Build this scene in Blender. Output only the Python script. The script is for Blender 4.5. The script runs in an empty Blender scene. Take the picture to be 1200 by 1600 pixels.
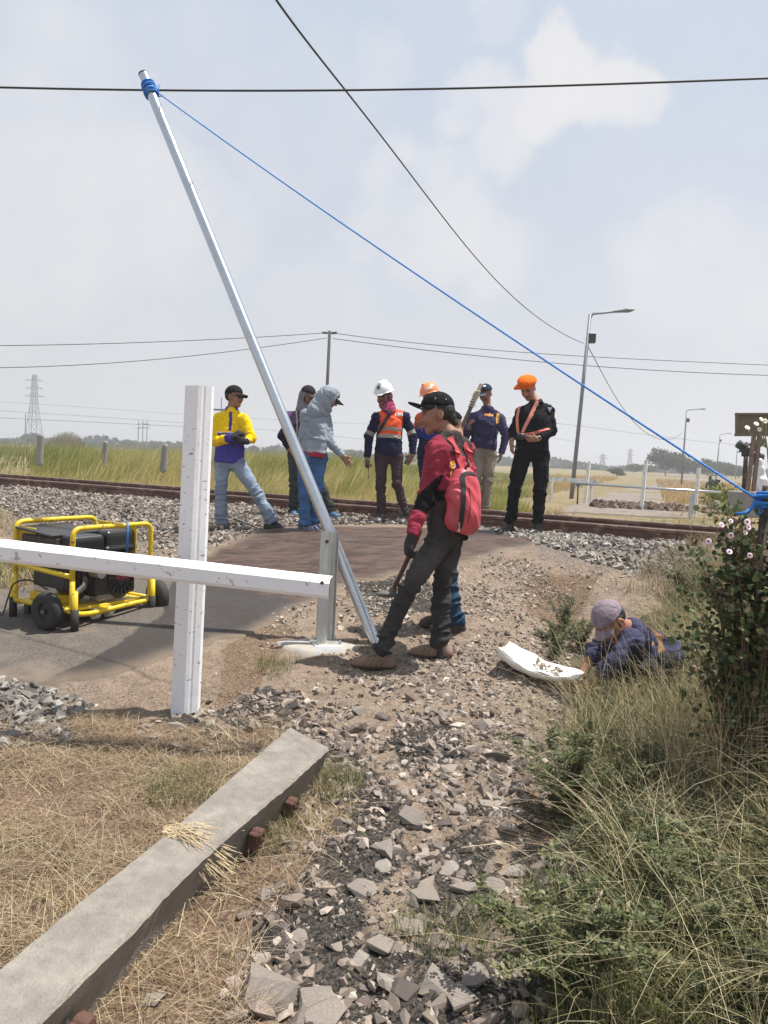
import bpy, math, random
import numpy as np
from mathutils import Vector, Matrix
from mathutils.bvhtree import BVHTree
rng=np.random.default_rng(7); random.seed(7)
scene=bpy.context.scene
col=scene.collection
# ---------------------------------------------------------------- camera
HC=1.5; FPX=1155.0; PITCH=math.radians(4.25); ROLL=math.radians(2.5)
_f=np.array([0,math.cos(PITCH),-math.sin(PITCH)]); _u0=np.array([0,math.sin(PITCH),math.cos(PITCH)]); _r0=np.array([1.,0,0])
CR=math.cos(ROLL)*_r0+math.sin(ROLL)*_u0; CU=-math.sin(ROLL)*_r0+math.cos(ROLL)*_u0; CF=_f; CC=np.array([0,0,HC])
cam=bpy.data.objects.new('camera',bpy.data.cameras.new('camera')); col.objects.link(cam)
cam.data.sensor_fit='VERTICAL'; cam.data.sensor_height=36; cam.data.lens=36*FPX/1600; cam.data.clip_end=6000; cam.data.clip_start=.05
M=Matrix(((CR[0],CU[0],-CF[0],0),(CR[1],CU[1],-CF[1],0),(CR[2],CU[2],-CF[2],HC),(0,0,0,1))); cam.matrix_world=M
scene.camera=cam
# ---------------------------------------------------------------- sun and sky
SUN_EL=math.radians(68); SUN_AZ=math.radians(73)      # azimuth from +y (view direction) towards +x
scene.view_settings.view_transform='Standard'; scene.view_settings.look='None'; scene.view_settings.exposure=0.64; scene.view_settings.gamma=1
sl=bpy.data.lights.new('sun','SUN'); sl.energy=5.0; sl.angle=math.radians(.6); sl.color=(1,.955,.88)
so=bpy.data.objects.new('sun',sl); col.objects.link(so)
sd=Vector((math.sin(SUN_AZ)*math.cos(SUN_EL),math.cos(SUN_AZ)*math.cos(SUN_EL),math.sin(SUN_EL)))
so.rotation_euler=sd.to_track_quat('Z','Y').to_euler(); so.location=(20,3,50)
def P(px,py,D): return CC+D*(CF+(px-600)/FPX*CR+(800-py)/FPX*CU)
def raydir(px,py):
    d=CF+(px-600)/FPX*CR+(800-py)/FPX*CU
    return d/np.linalg.norm(d)
class NT:
    def __init__(s,nt): s.nt=nt
    def n(s,t,**kw):
        o=s.nt.nodes.new(t)
        for k,v in kw.items():
            if k in o.inputs: o.inputs[k].default_value=v
            else: setattr(o,k,v)
        return o
    def l(s,a,b): s.nt.links.new(a,b)
    def math(s,op,a,b=None,c=None,clamp=False):
        o=s.nt.nodes.new('ShaderNodeMath'); o.operation=op; o.use_clamp=clamp
        for i,x in enumerate((a,b,c)):
            if x is None: continue
            if isinstance(x,(int,float)): o.inputs[i].default_value=x
            else: s.l(x,o.inputs[i])
        return o.outputs[0]
    def mix(s,f,a,b,bt='MIX'):
        o=s.nt.nodes.new('ShaderNodeMix'); o.data_type='RGBA'; o.blend_type=bt
        for i,x in ((0,f),(6,a),(7,b)):
            if isinstance(x,(int,float)): o.inputs[i].default_value=x
            elif isinstance(x,(tuple,list)): o.inputs[i].default_value=tuple(x)+((1,) if len(x)==3 else ())
            else: s.l(x,o.inputs[i])
        return o.outputs[2]
    def smooth(s,x,a,b):
        o=s.nt.nodes.new('ShaderNodeMapRange'); o.interpolation_type='SMOOTHSTEP'
        s.l(x,o.inputs[0]); o.inputs[1].default_value=a; o.inputs[2].default_value=b
        return o.outputs[0]
    def noise(s,vec,scale,detail=4,rough=.55,dim='3D'):
        o=s.nt.nodes.new('ShaderNodeTexNoise'); o.inputs['Scale'].default_value=scale; o.inputs['Detail'].default_value=detail; o.inputs['Roughness'].default_value=rough
        if vec is not None: s.l(vec,o.inputs['Vector'])
        return o
world=bpy.data.worlds.new('World'); scene.world=world; world.use_nodes=True
wt=world.node_tree; wt.nodes.clear(); W=NT(wt)
sky=W.n('ShaderNodeTexSky',sky_type='NISHITA',sun_disc=False,sun_elevation=SUN_EL,sun_rotation=SUN_AZ,altitude=0,air_density=1.2,dust_density=4.0,ozone_density=1.5)
tc=W.n('ShaderNodeTexCoord'); gen=tc.outputs['Generated']
skyv=W.mix(1.0,sky.outputs[0],(.085,.085,.085),'MULTIPLY')
sep=W.n('ShaderNodeSeparateXYZ'); W.l(gen,sep.inputs[0]); zz=sep.outputs[2]
# haze veil: grey-white near the horizon thinning to a pale blue higher up
veil=W.mix(W.smooth(zz,.0,.62),(.585,.592,.635),(.47,.55,.665))
base=W.mix(.82,skyv,veil)
n1=W.noise(gen,2.6,6,.6); n2=W.noise(gen,7.0,7,.62)
sc=W.n('ShaderNodeVectorMath',operation='SCALE'); sb=W.n('ShaderNodeVectorMath',operation='SUBTRACT'); W.l(n2.outputs['Color'],sb.inputs[0]); sb.inputs[1].default_value=(.5,.5,.5)
W.l(sb.outputs[0],sc.inputs[0]); sc.inputs['Scale'].default_value=.13
ad=W.n('ShaderNodeVectorMath',operation='ADD'); W.l(gen,ad.inputs[0]); W.l(sc.outputs[0],ad.inputs[1])
nrm=W.n('ShaderNodeVectorMath',operation='NORMALIZE'); W.l(ad.outputs[0],nrm.inputs[0])
tot=None
for (px,py,rad,st) in ((880,112,.062,1.0),(950,128,.055,.95),(830,160,.055,.9),(770,160,.055,.75),(785,205,.06,.7),(995,150,.045,.8),(735,185,.05,.6),(770,25,.045,.5),(600,95,.06,.45),(60,330,.20,.62),(210,320,.15,.66),(320,360,.10,.5),(60,130,.16,.55),(170,160,.12,.45),(430,170,.17,.42),(300,110,.12,.4),(690,360,.11,.72),(610,350,.08,.6),(760,400,.09,.6),(1080,410,.12,.55),(1180,440,.12,.5),(240,515,.06,.4),(500,480,.10,.4),(1150,200,.16,.25)):
    d=raydir(px,py); dp=W.n('ShaderNodeVectorMath',operation='DOT_PRODUCT'); W.l(nrm.outputs[0],dp.inputs[0]); dp.inputs[1].default_value=tuple(d)
    m=W.smooth(dp.outputs['Value'],math.cos(rad*1.05),math.cos(rad*.35)); m=W.math('MULTIPLY',m,st)
    tot=m if tot is None else W.math('MAXIMUM',tot,m)
broad=W.math('MULTIPLY',W.smooth(n1.outputs[0],.46,.72),.18)
edge=W.math('MULTIPLY_ADD',n2.outputs[0],1.15,-.575); cl=W.math('MULTIPLY',W.smooth(W.math('ADD',tot,edge),.05,.85),W.math('MULTIPLY_ADD',tot,.62,.30),clamp=True); cl=W.math('MAXIMUM',cl,broad)
skyc=W.mix(cl,base,(.67,.66,.67))
bg=W.n('ShaderNodeBackground'); W.l(skyc,bg.inputs[0]); bg.inputs[1].default_value=.79
wo=W.n('ShaderNodeOutputWorld'); W.l(bg.outputs[0],wo.inputs[0])
# ---------------------------------------------------------------- noise / terrain
def vnoise(x,y,z=None,seed=0):
    x=np.asarray(x,float); y=np.asarray(y,float); z=np.zeros_like(x) if z is None else np.asarray(z,float)
    xi,yi,zi=np.floor(x).astype(np.int64),np.floor(y).astype(np.int64),np.floor(z).astype(np.int64)
    fx,fy,fz=x-xi,y-yi,z-zi; fx=fx*fx*(3-2*fx); fy=fy*fy*(3-2*fy); fz=fz*fz*(3-2*fz)
    def h(a,b,c):
        n=(a*374761393+b*668265263+c*2147483647+seed*974634777)&0xffffffff
        n=((n^(n>>13))*1274126177)&0xffffffff; n=((n^(n>>16))*2246822519)&0xffffffff
        return ((n^(n>>15))&0xffff)/65535.0
    r=0
    for dx in (0,1):
        for dy in (0,1):
            for dz in (0,1):
                r=r+h(xi+dx,yi+dy,zi+dz)*(fx if dx else 1-fx)*(fy if dy else 1-fy)*(fz if dz else 1-fz)
    return r
def fbm(x,y,oct=4,seed=0):
    r=0;a=.5;s=0
    for i in range(oct): r=r+a*vnoise(np.asarray(x)*2**i,np.asarray(y)*2**i,None,seed+i); s+=a; a*=.5
    return r/s
def sst(x,a,b):
    t=np.clip((np.asarray(x,float)-a)/(b-a),0,1); return t*t*(3-2*t)
def height(x,y):
    x=np.asarray(x,float); y=np.asarray(y,float); s=y+.5*x
    z=np.interp(s,[-50,2.2,3.3,4.0,5.0,6.0,7.0,8.0,8.8,9.6,12.8,16,30,60,2500],[0,0,.06,.13,.21,.29,.40,.54,.62,.64,.64,.5,.40,.15,0])
    bank=sst(x,2.0,2.8)+sst(-x,2.6,3.4)
    z=z-.16*np.clip(bank,0,1)*sst(s,5.0,6.6)*(1-sst(s,7.4,9.1))
    z=z-.26*sst(x,.75,1.7)*(1-sst(s,6.6,8.0))
    e=1.12+.36*np.maximum(0,y-2.2); z=z+.50*sst(x,e,e+.9)*(1-sst(s,6.0,7.4))
    return z
def ground(x,y):
    x=np.asarray(x,float); y=np.asarray(y,float); near=1-sst(y,12,20)
    s=y+.5*x
    rd=roadmask(x,y)
    amp=(.10*(1-rd)+.012*rd)*near
    z=height(x,y)+amp*(fbm(x*1.7,y*1.7,3,3)-.5)*.8
    z=z+(1-rd)*near*(.045*(fbm(x*6,y*6,3,11)-.5)+.03*(fbm(x*22,y*22,2,17)-.5))
    z=z+sst(y,14,30)*.25*(fbm(x*.15,y*.15,3,5)-.5)
    return z
def Gh(px,py,zf=None):
    zf=zf or height; d=CF+(px-600)/FPX*CR+(800-py)/FPX*CU
    ts=np.concatenate([np.arange(.8,20,.02),np.arange(20,400,.5)]); p=CC+ts[:,None]*d
    g=p[:,2]-zf(p[:,0],p[:,1]); k=np.argmax(g<0)
    if k==0: return p[-1]
    a=g[k-1]/(g[k-1]-g[k]); t=ts[k-1]+a*(ts[k]-ts[k-1]); return CC+t*d
def plan(pts): return np.array([Gh(a,b)[:2] for a,b in pts])
def sdpoly(x,y,poly):       # signed distance, negative inside
    x=np.asarray(x,float); y=np.asarray(y,float); d=np.full(x.shape,1e9); ins=np.zeros(x.shape,bool); n=len(poly)
    for i in range(n):
        ax,ay=poly[i]; bx,by=poly[(i+1)%n]; ex,ey=bx-ax,by-ay
        t=np.clip(((x-ax)*ex+(y-ay)*ey)/(ex*ex+ey*ey+1e-12),0,1)
        d=np.minimum(d,np.hypot(x-ax-t*ex,y-ay-t*ey))
        c=((ay>y)!=(by>y)); xx=ax+(y-ay)*ex/(ey if abs(ey)>1e-12 else 1e-12); ins^=c&(x<xx)
    return np.where(ins,-d,d)
ROAD_NEAR=plan([(-330,1085),(-120,1080),(0,1070),(110,1066),(240,1040),(340,1012),(400,985),(455,955),(520,930),(570,912),(625,902),(700,885),(770,872),(835,852),(850,835)])
ROAD_FAR=plan([(-330,930),(-120,925),(0,918),(90,915),(180,905),(255,893),(320,868),(365,845),(410,830),(455,824),(520,822),(590,824),(660,826),(740,829),(790,828)])
ROADPOLY=np.vstack([ROAD_NEAR,ROAD_FAR[::-1]])
def roadmask(x,y): return 1-sst(sdpoly(x,y,ROADPOLY),-.02,.14)
# ---------------------------------------------------------------- mesh helpers
def mk(name,V,faces,mat=None,parent=None,origin=None,smooth=False,cols=None,local=False,mats=None,midx=None):
    V=np.asarray(V,float).reshape(-1,3)
    if parent is not None and not local: V=V-np.array(parent['_o']) if '_o' in parent else V
    if parent is None and origin is not None: V=V-np.asarray(origin)
    me=bpy.data.meshes.new(name)
    fl=[np.asarray(f) for f in (faces if isinstance(faces,list) and len(faces) and isinstance(faces[0],np.ndarray) else group(faces))]
    fl=[f for f in fl if len(f)]
    me.vertices.add(len(V)); me.vertices.foreach_set('co',V.astype(np.float32).ravel())
    nl=sum(f.size for f in fl); npo=sum(len(f) for f in fl)
    me.loops.add(nl); me.polygons.add(npo)
    me.loops.foreach_set('vertex_index',np.concatenate([f.ravel() for f in fl]).astype(np.int32))
    tot=np.concatenate([np.full(len(f),f.shape[1]) for f in fl]); st=np.concatenate([[0],np.cumsum(tot)[:-1]])
    me.polygons.foreach_set('loop_start',st.astype(np.int32)); me.polygons.foreach_set('loop_total',tot.astype(np.int32))
    me.polygons.foreach_set('use_smooth',np.full(npo,bool(smooth)))
    if midx is not None: me.polygons.foreach_set('material_index',np.asarray(midx,np.int32))
    if cols is not None:
        cols=np.asarray(cols,float)
        if cols.ndim==1: cols=np.tile(cols,(len(V),1))
        a=me.color_attributes.new('col','FLOAT_COLOR','POINT'); c=np.ones((len(V),4),np.float32); c[:,:3]=cols[:,:3]
        if cols.shape[1]==4: c[:,3]=cols[:,3]
        a.data.foreach_set('color',c.ravel())
    me.update(calc_edges=True); me.validate()
    for m in (mats or ([mat] if mat else [])): me.materials.append(m)
    o=bpy.data.objects.new(name,me); col.objects.link(o)
    if parent is not None: o.parent=parent; 
    elif origin is not None: o.location=tuple(origin); o['_o']=[float(q) for q in origin]
    if parent is not None and '_o' in parent: o['_o']=parent['_o']
    return o
def group(faces):
    d={}
    for f in faces: d.setdefault(len(f),[]).append(f)
    return [np.array(v) for v in d.values()]
def empty(name,loc,rz=0):
    o=bpy.data.objects.new(name,None); o.empty_display_size=.2; o.location=tuple(float(q) for q in loc); o.rotation_euler=(0,0,rz); col.objects.link(o); o['_o']=[float(q) for q in loc]; return o
def tag(o,label=None,cat=None,grp=None,kind=None):
    if label: o['label']=label
    if cat: o['category']=cat
    if grp: o['group']=grp
    if kind: o['kind']=kind
    return o
def copytree(o,parent=None):
    c=o.copy(); col.objects.link(c)
    if parent is not None: c.parent=parent
    for ch in list(o.children): copytree(ch,c)
    return c
def nz(v): v=np.asarray(v,float); return v/(np.linalg.norm(v)+1e-12)
class MB:
    def __init__(s): s.V=[];s.F=[];s.n=0
    def add(s,V,F):
        V=np.asarray(V,float); s.V.append(V); s.F+= [tuple(int(i)+s.n for i in f) for f in F]; s.n+=len(V); return s
    def box(s,c,h,ax=None,bev=0.0):
        c=np.asarray(c,float); ax=np.eye(3) if ax is None else np.asarray(ax,float)
        h=np.asarray(h,float)
        if bev<=0:
            v=[[x,y,z] for x in(-1,1) for y in(-1,1) for z in(-1,1)]; V=np.array(v)*h
            F=[(0,1,3,2),(4,6,7,5),(0,4,5,1),(2,3,7,6),(0,2,6,4),(1,5,7,3)]
        else:
            b=min(bev,h.min()*.9); V=[];idx={}
            for sx in(-1,1):
                for sy in(-1,1):
                    for sz in(-1,1):
                        for a in range(3):
                            q=np.array([sx,sy,sz])*(h-b); q[a]+= (sx,sy,sz)[a]*b; idx[(sx,sy,sz,a)]=len(V); V.append(q)
            V=np.array(V);F=[]
            for a in range(3):
                o1,o2=[k for k in range(3) if k!=a]
                for sg in(-1,1):
                    r=[]
                    for (p,q) in((-1,-1),(1,-1),(1,1),(-1,1)):
                        t=[0,0,0];t[a]=sg;t[o1]=p;t[o2]=q;r.append(idx[(*t,a)])
                    flip=(sg>0)==(a==1); F.append(tuple(r[::-1] if flip else r))
            for a in range(3):
                o1,o2=[k for k in range(3) if k!=a]
                for p in(-1,1):
                    for q in(-1,1):
                        t0=[0,0,0];t1=[0,0,0];t0[a]=-1;t1[a]=1
                        for t in(t0,t1): t[o1]=p;t[o2]=q
                        f=[idx[(*t0,o1)],idx[(*t1,o1)],idx[(*t1,o2)],idx[(*t0,o2)]]
                        n=np.cross(V[f[1]]-V[f[0]],V[f[2]]-V[f[1]]); 
                        if n@(V[f].mean(0))<0: f=f[::-1]
                        F.append(tuple(f))
            for sx in(-1,1):
                for sy in(-1,1):
                    for sz in(-1,1):
                        f=[idx[(sx,sy,sz,a)] for a in range(3)]
                        n=np.cross(V[f[1]]-V[f[0]],V[f[2]]-V[f[1]])
                        if n@(V[f].mean(0))<0: f=f[::-1]
                        F.append(tuple(f))
        return s.add(V@ax+c,F)
    def tube(s,pts,r,n=8,caps=True,sq=None):
        pts=np.asarray(pts,float); m=len(pts); r=np.broadcast_to(np.asarray(r,float),(m,))
        T=np.gradient(pts,axis=0); T/= np.linalg.norm(T,axis=1)[:,None]+1e-12
        up=np.array([0,0,1.]) if abs(T[0][2])<.9 else np.array([1.,0,0]); N=nz(np.cross(T[0],up)); V=[]
        for i in range(m):
            N=nz(N-T[i]*(N@T[i])); B=np.cross(T[i],N)
            a=np.linspace(0,2*np.pi,n,endpoint=False)
            V.append(pts[i]+r[i]*(np.cos(a)[:,None]*N+np.sin(a)[:,None]*B))
        F=[]
        for i in range(m-1):
            for j in range(n): k=(j+1)%n; F.append((i*n+j,i*n+k,(i+1)*n+k,(i+1)*n+j))
        if caps: F.append(tuple(range(n))[::-1]); F.append(tuple((m-1)*n+j for j in range(n)))
        return s.add(np.vstack(V),F)
    def lathe(s,prof,c,ax,n=20):
        ax=nz(ax); up=np.array([0,0,1.]) if abs(ax[2])<.9 else np.array([1.,0,0]); N=nz(np.cross(ax,up)); B=np.cross(ax,N); c=np.asarray(c,float)
        V=[];F=[];m=len(prof)
        for (r,h) in prof:
            a=np.linspace(0,2*np.pi,n,endpoint=False); V.append(c+ax*h+max(r,1e-4)*(np.cos(a)[:,None]*N+np.sin(a)[:,None]*B))
        for i in range(m-1):
            for j in range(n): k=(j+1)%n; F.append((i*n+j,i*n+k,(i+1)*n+k,(i+1)*n+j))
        return s.add(np.vstack(V),F)
    def prism(s,poly,a,b,X,Y):   # poly 2D extruded from a to b
        a=np.asarray(a,float); b=np.asarray(b,float); X=np.asarray(X,float);Y=np.asarray(Y,float)
        q=np.array([p[0]*X+p[1]*Y for p in poly]); n=len(q); F=[tuple(range(n))[::-1],tuple(range(n,2*n))]
        for j in range(n): k=(j+1)%n; F.append((j,k,n+k,n+j))
        return s.add(np.vstack([q+a,q+b]),F)
    def build(s,name,mat,parent=None,origin=None,smooth=False,cols=None,local=False,shade_angle=None):
        o=mk(name,np.vstack(s.V),s.F,mat,parent,origin,smooth,cols,local)
        if shade_angle:
            import bmesh
            bm=bmesh.new(); bm.from_mesh(o.data); bmesh.ops.recalc_face_normals(bm,faces=bm.faces)
            for e in bm.edges: e.smooth=not(len(e.link_faces)==2 and e.calc_face_angle(0)>shade_angle)
            for f in bm.faces: f.smooth=True
            bm.to_mesh(o.data); bm.free()
        return o
def arc(pts,r=.05,n=5):      # rounded polyline
    pts=[np.asarray(p,float) for p in pts]; out=[pts[0]]
    for i in range(1,len(pts)-1):
        a,b,c=pts[i-1:i+2]; d1=nz(a-b); d2=nz(c-b); rr=min(r,np.linalg.norm(a-b)*.45,np.linalg.norm(c-b)*.45)
        p0=b+d1*rr; p2=b+d2*rr
        for t in np.linspace(0,1,n): out.append((1-t)**2*p0+2*t*(1-t)*b+t*t*p2)
    out.append(pts[-1]); return np.array(out)
# ---------------------------------------------------------------- materials
MATS={}
def mat(name,c=(.5,.5,.5),rough=.7,metal=0,var=.25,scale=8,bump=.0,bscale=60,attr=False,spec=.5,c2=None,c2scale=5,c2lo=.5,c2hi=.6,tr=0,stretch=None,coat=0):
    if name in MATS: return MATS[name]
    m=bpy.data.materials.new(name); m.use_nodes=True; N=NT(m.node_tree); b=m.node_tree.nodes['Principled BSDF']
    t=N.n('ShaderNodeTexCoord'); vec=t.outputs['Object']
    if stretch:
        mp=N.n('ShaderNodeMapping'); mp.inputs['Scale'].default_value=stretch; N.l(vec,mp.inputs[0]); vec=mp.outputs[0]
    if attr: a=N.n('ShaderNodeVertexColor',layer_name='col'); bc=a.outputs[0]
    else: bc=c
    if c2 is not None:
        n=N.noise(vec,c2scale,6,.65); bc=N.mix(N.smooth(n.outputs[0],c2lo,c2hi),bc,c2)
    n=N.noise(vec,scale,5,.6)
    v=N.math('MULTIPLY_ADD',n.outputs[0],2*var,1-var)
    cm=N.n('ShaderNodeCombineXYZ'); 
    for i in range(3): N.l(v,cm.inputs[i])
    out=N.mix(1.0,bc,cm.outputs[0],'MULTIPLY'); N.l(out,b.inputs['Base Color'])
    b.inputs['Roughness'].default_value=rough; b.inputs['Metallic'].default_value=metal; b.inputs['Specular IOR Level'].default_value=spec
    if coat: b.inputs['Coat Weight'].default_value=coat
    if bump:
        nb=N.noise(vec,bscale,4,.6)
        if name.startswith('cloth_'):
            nb2=N.noise(vec,17,3,.55); nb2.inputs['Distortion'].default_value=1.2; b2=N.n('ShaderNodeBump'); b2.inputs['Strength'].default_value=.75; b2.inputs['Distance'].default_value=.022; N.l(nb2.outputs[0],b2.inputs['Height'])
        bb=N.n('ShaderNodeBump'); bb.inputs['Strength'].default_value=min(1,bump); bb.inputs['Distance'].default_value=.01; N.l(nb.outputs[0],bb.inputs['Height'])
        if name.startswith('cloth_'): N.l(b2.outputs[0],bb.inputs['Normal'])
        N.l(bb.outputs[0],b.inputs['Normal'])
    if tr:
        tl=N.n('ShaderNodeBsdfTranslucent'); N.l(out,tl.inputs[0]); mx=N.n('ShaderNodeMixShader'); mx.inputs[0].default_value=tr
        N.l(b.outputs[0],mx.inputs[1]); N.l(tl.outputs[0],mx.inputs[2]); N.l(mx.outputs[0],m.node_tree.nodes['Material Output'].inputs[0])
    MATS[name]=m; return m
# ---------------------------------------------------------------- ground and road
def axis_coords(a,b,step,lo,hi,n=26):
    core=np.arange(a,b+1e-6,step); g=np.geomspace(.08,hi-b,n); h=np.geomspace(.08,a-lo,n)
    return np.concatenate([(a-h)[::-1],core,b+g])
def build_ground():
    xs=axis_coords(-5.2,5.2,.035,-1800,1800); ys=axis_coords(.9,13.5,.035,-60,3000)
    X,Y=np.meshgrid(xs,ys,indexing='ij'); Z=ground(X,Y)
    nx,ny=X.shape; V=np.stack([X,Y,Z],-1).reshape(-1,3); I=np.arange(nx*ny).reshape(nx,ny)
    F=np.stack([I[:-1,:-1],I[1:,:-1],I[1:,1:],I[:-1,1:]],-1).reshape(-1,4)
    x,y=V[:,0],V[:,1]
    def msk(polys,soft=.12):
        r=np.zeros(len(V))
        for p in polys: r=np.maximum(r,1-sst(sdpoly(x,y,plan(p)),-soft,soft))
        return r
    tar=msk([[(330,1110),(420,1070),(520,1150),(560,1180),(640,1250),(500,1290),(440,1200),(400,1150)],
             [(430,1250),(620,1230),(640,1350),(560,1420),(600,1560),(560,1600),(380,1600),(360,1480)],
             [(640,1330),(760,1290),(780,1420),(700,1480),(640,1440)],[(600,1150),(700,1110),(740,1190),(640,1220)],[(230,1120),(300,1100),(350,1140),(260,1160)],
             [(800,1330),(1000,1330),(1000,1480),(860,1500)],[(520,1480),(900,1500),(900,1600),(520,1600)],[(530,900),(660,890),(690,960),(560,960)]])
    straw=msk([[(-400,1130),(150,1105),(300,1130),(440,1130),(520,1210),(560,1280),(400,1460),(370,1620),(-400,1620)],[(350,1010),(430,960),(470,985),(400,1080),(330,1110)],[(820,1230),(900,1240),(880,1330),(800,1300)],[(820,890),(940,900),(900,980),(820,960)]])
    grs=msk([[(860,1000),(1060,950),(1100,840),(1300,820),(1500,1600),(900,1600),(1010,1460),(880,1260),(900,1100)]])
    grv=msk([[(-100,752),(330,775),(560,795),(700,800),(880,805),(1120,830),(1130,880),(1000,905),(860,880),(700,812),(430,825),(330,850),(280,870),(-100,800)],[(-100,1065),(125,1075),(110,1160),(-100,1180)]],.2)
    far=sst(y+.5*x,12.5,14)
    field=far*(1-.0*x)
    cols=np.stack([tar,np.maximum(straw*.8,0),grs,np.clip(grv,0,1)],-1)
    m=bpy.data.materials.new('ground_earth'); m.use_nodes=True; N=NT(m.node_tree); b=m.node_tree.nodes['Principled BSDF']
    t=N.n('ShaderNodeTexCoord'); vec=t.outputs['Object']; a=N.n('ShaderNodeVertexColor',layer_name='col')
    sp=N.n('ShaderNodeSeparateColor'); N.l(a.outputs[0],sp.inputs[0])
    big=N.noise(vec,1.3,6,.6); med=N.noise(vec,9,6,.65); fin=N.noise(vec,70,4,.7)
    dirt=N.mix(N.smooth(med.outputs[0],.35,.68),(.21,.15,.11),(.35,.265,.20))
    dirt=N.mix(N.smooth(fin.outputs[0],.42,.7),dirt,(.40,.33,.26))
    mm=N.math('MULTIPLY_ADD',med.outputs[0],1.0,-.5); 
    def th(o,lo=.42,hi=.58): return N.smooth(N.math('ADD',o,mm),lo,hi)
    tarc=N.mix(N.smooth(fin.outputs[0],.42,.62),(.03,.027,.025),(.12,.105,.092))
    bn=N.noise(vec,6,5,.7); tm=N.math('MULTIPLY',th(sp.outputs[0]),N.smooth(bn.outputs[0],.28,.42))
    c=N.mix(tm,dirt,tarc)
    c=N.mix(th(sp.outputs[1]),c,N.mix(N.smooth(fin.outputs[0],.4,.65),(.15,.10,.068),(.34,.245,.17)))
    c=N.mix(th(sp.outputs[2]),c,N.mix(N.smooth(med.outputs[0],.4,.65),(.055,.045,.025),(.16,.13,.075)))
    c=N.mix(N.math('MULTIPLY',a.outputs[1],.8),c,N.mix(N.smooth(fin.outputs[0],.42,.6),(.10,.085,.075),(.36,.31,.27)))
    # far fields: dry grass tones by position
    sx=N.n('ShaderNodeSeparateXYZ'); N.l(vec,sx.inputs[0]); s=N.math('MULTIPLY_ADD',sx.outputs[0],.5,sx.outputs[1])
    fn=N.noise(vec,.25,5,.6); fld=N.mix(N.smooth(fn.outputs[0],.4,.62),(.27,.21,.12),(.19,.17,.08)); fld=N.mix(N.smooth(N.noise(vec,3,4,.6).outputs[0],.45,.7),fld,(.36,.29,.17))
    c=N.mix(N.smooth(s,14.5,17),c,fld)
    c=N.mix(1.0,c,(.74,.73,.72),'MULTIPLY')
    N.l(c,b.inputs['Base Color']); b.inputs['Roughness'].default_value=.95; b.inputs['Specular IOR Level'].default_value=.2
    bu=N.n('ShaderNodeBump'); bu.inputs['Strength'].default_value=.9; bu.inputs['Distance'].default_value=.02; hb=N.math('ADD',N.math('MULTIPLY',fin.outputs[0],.6),N.noise(vec,28,5,.7).outputs[0]); N.l(hb,bu.inputs['Height']); N.l(bu.outputs[0],b.inputs['Normal'])
    o=mk('ground',V,[F],m,smooth=True,cols=cols); tag(o,kind='structure')
build_ground()
def resample(p,n):
    p=np.asarray(p,float); d=np.concatenate([[0],np.cumsum(np.linalg.norm(np.diff(p,axis=0),axis=1))]); t=np.linspace(0,d[-1],n)
    return np.stack([np.interp(t,d,p[:,i]) for i in range(p.shape[1])],-1)
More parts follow.
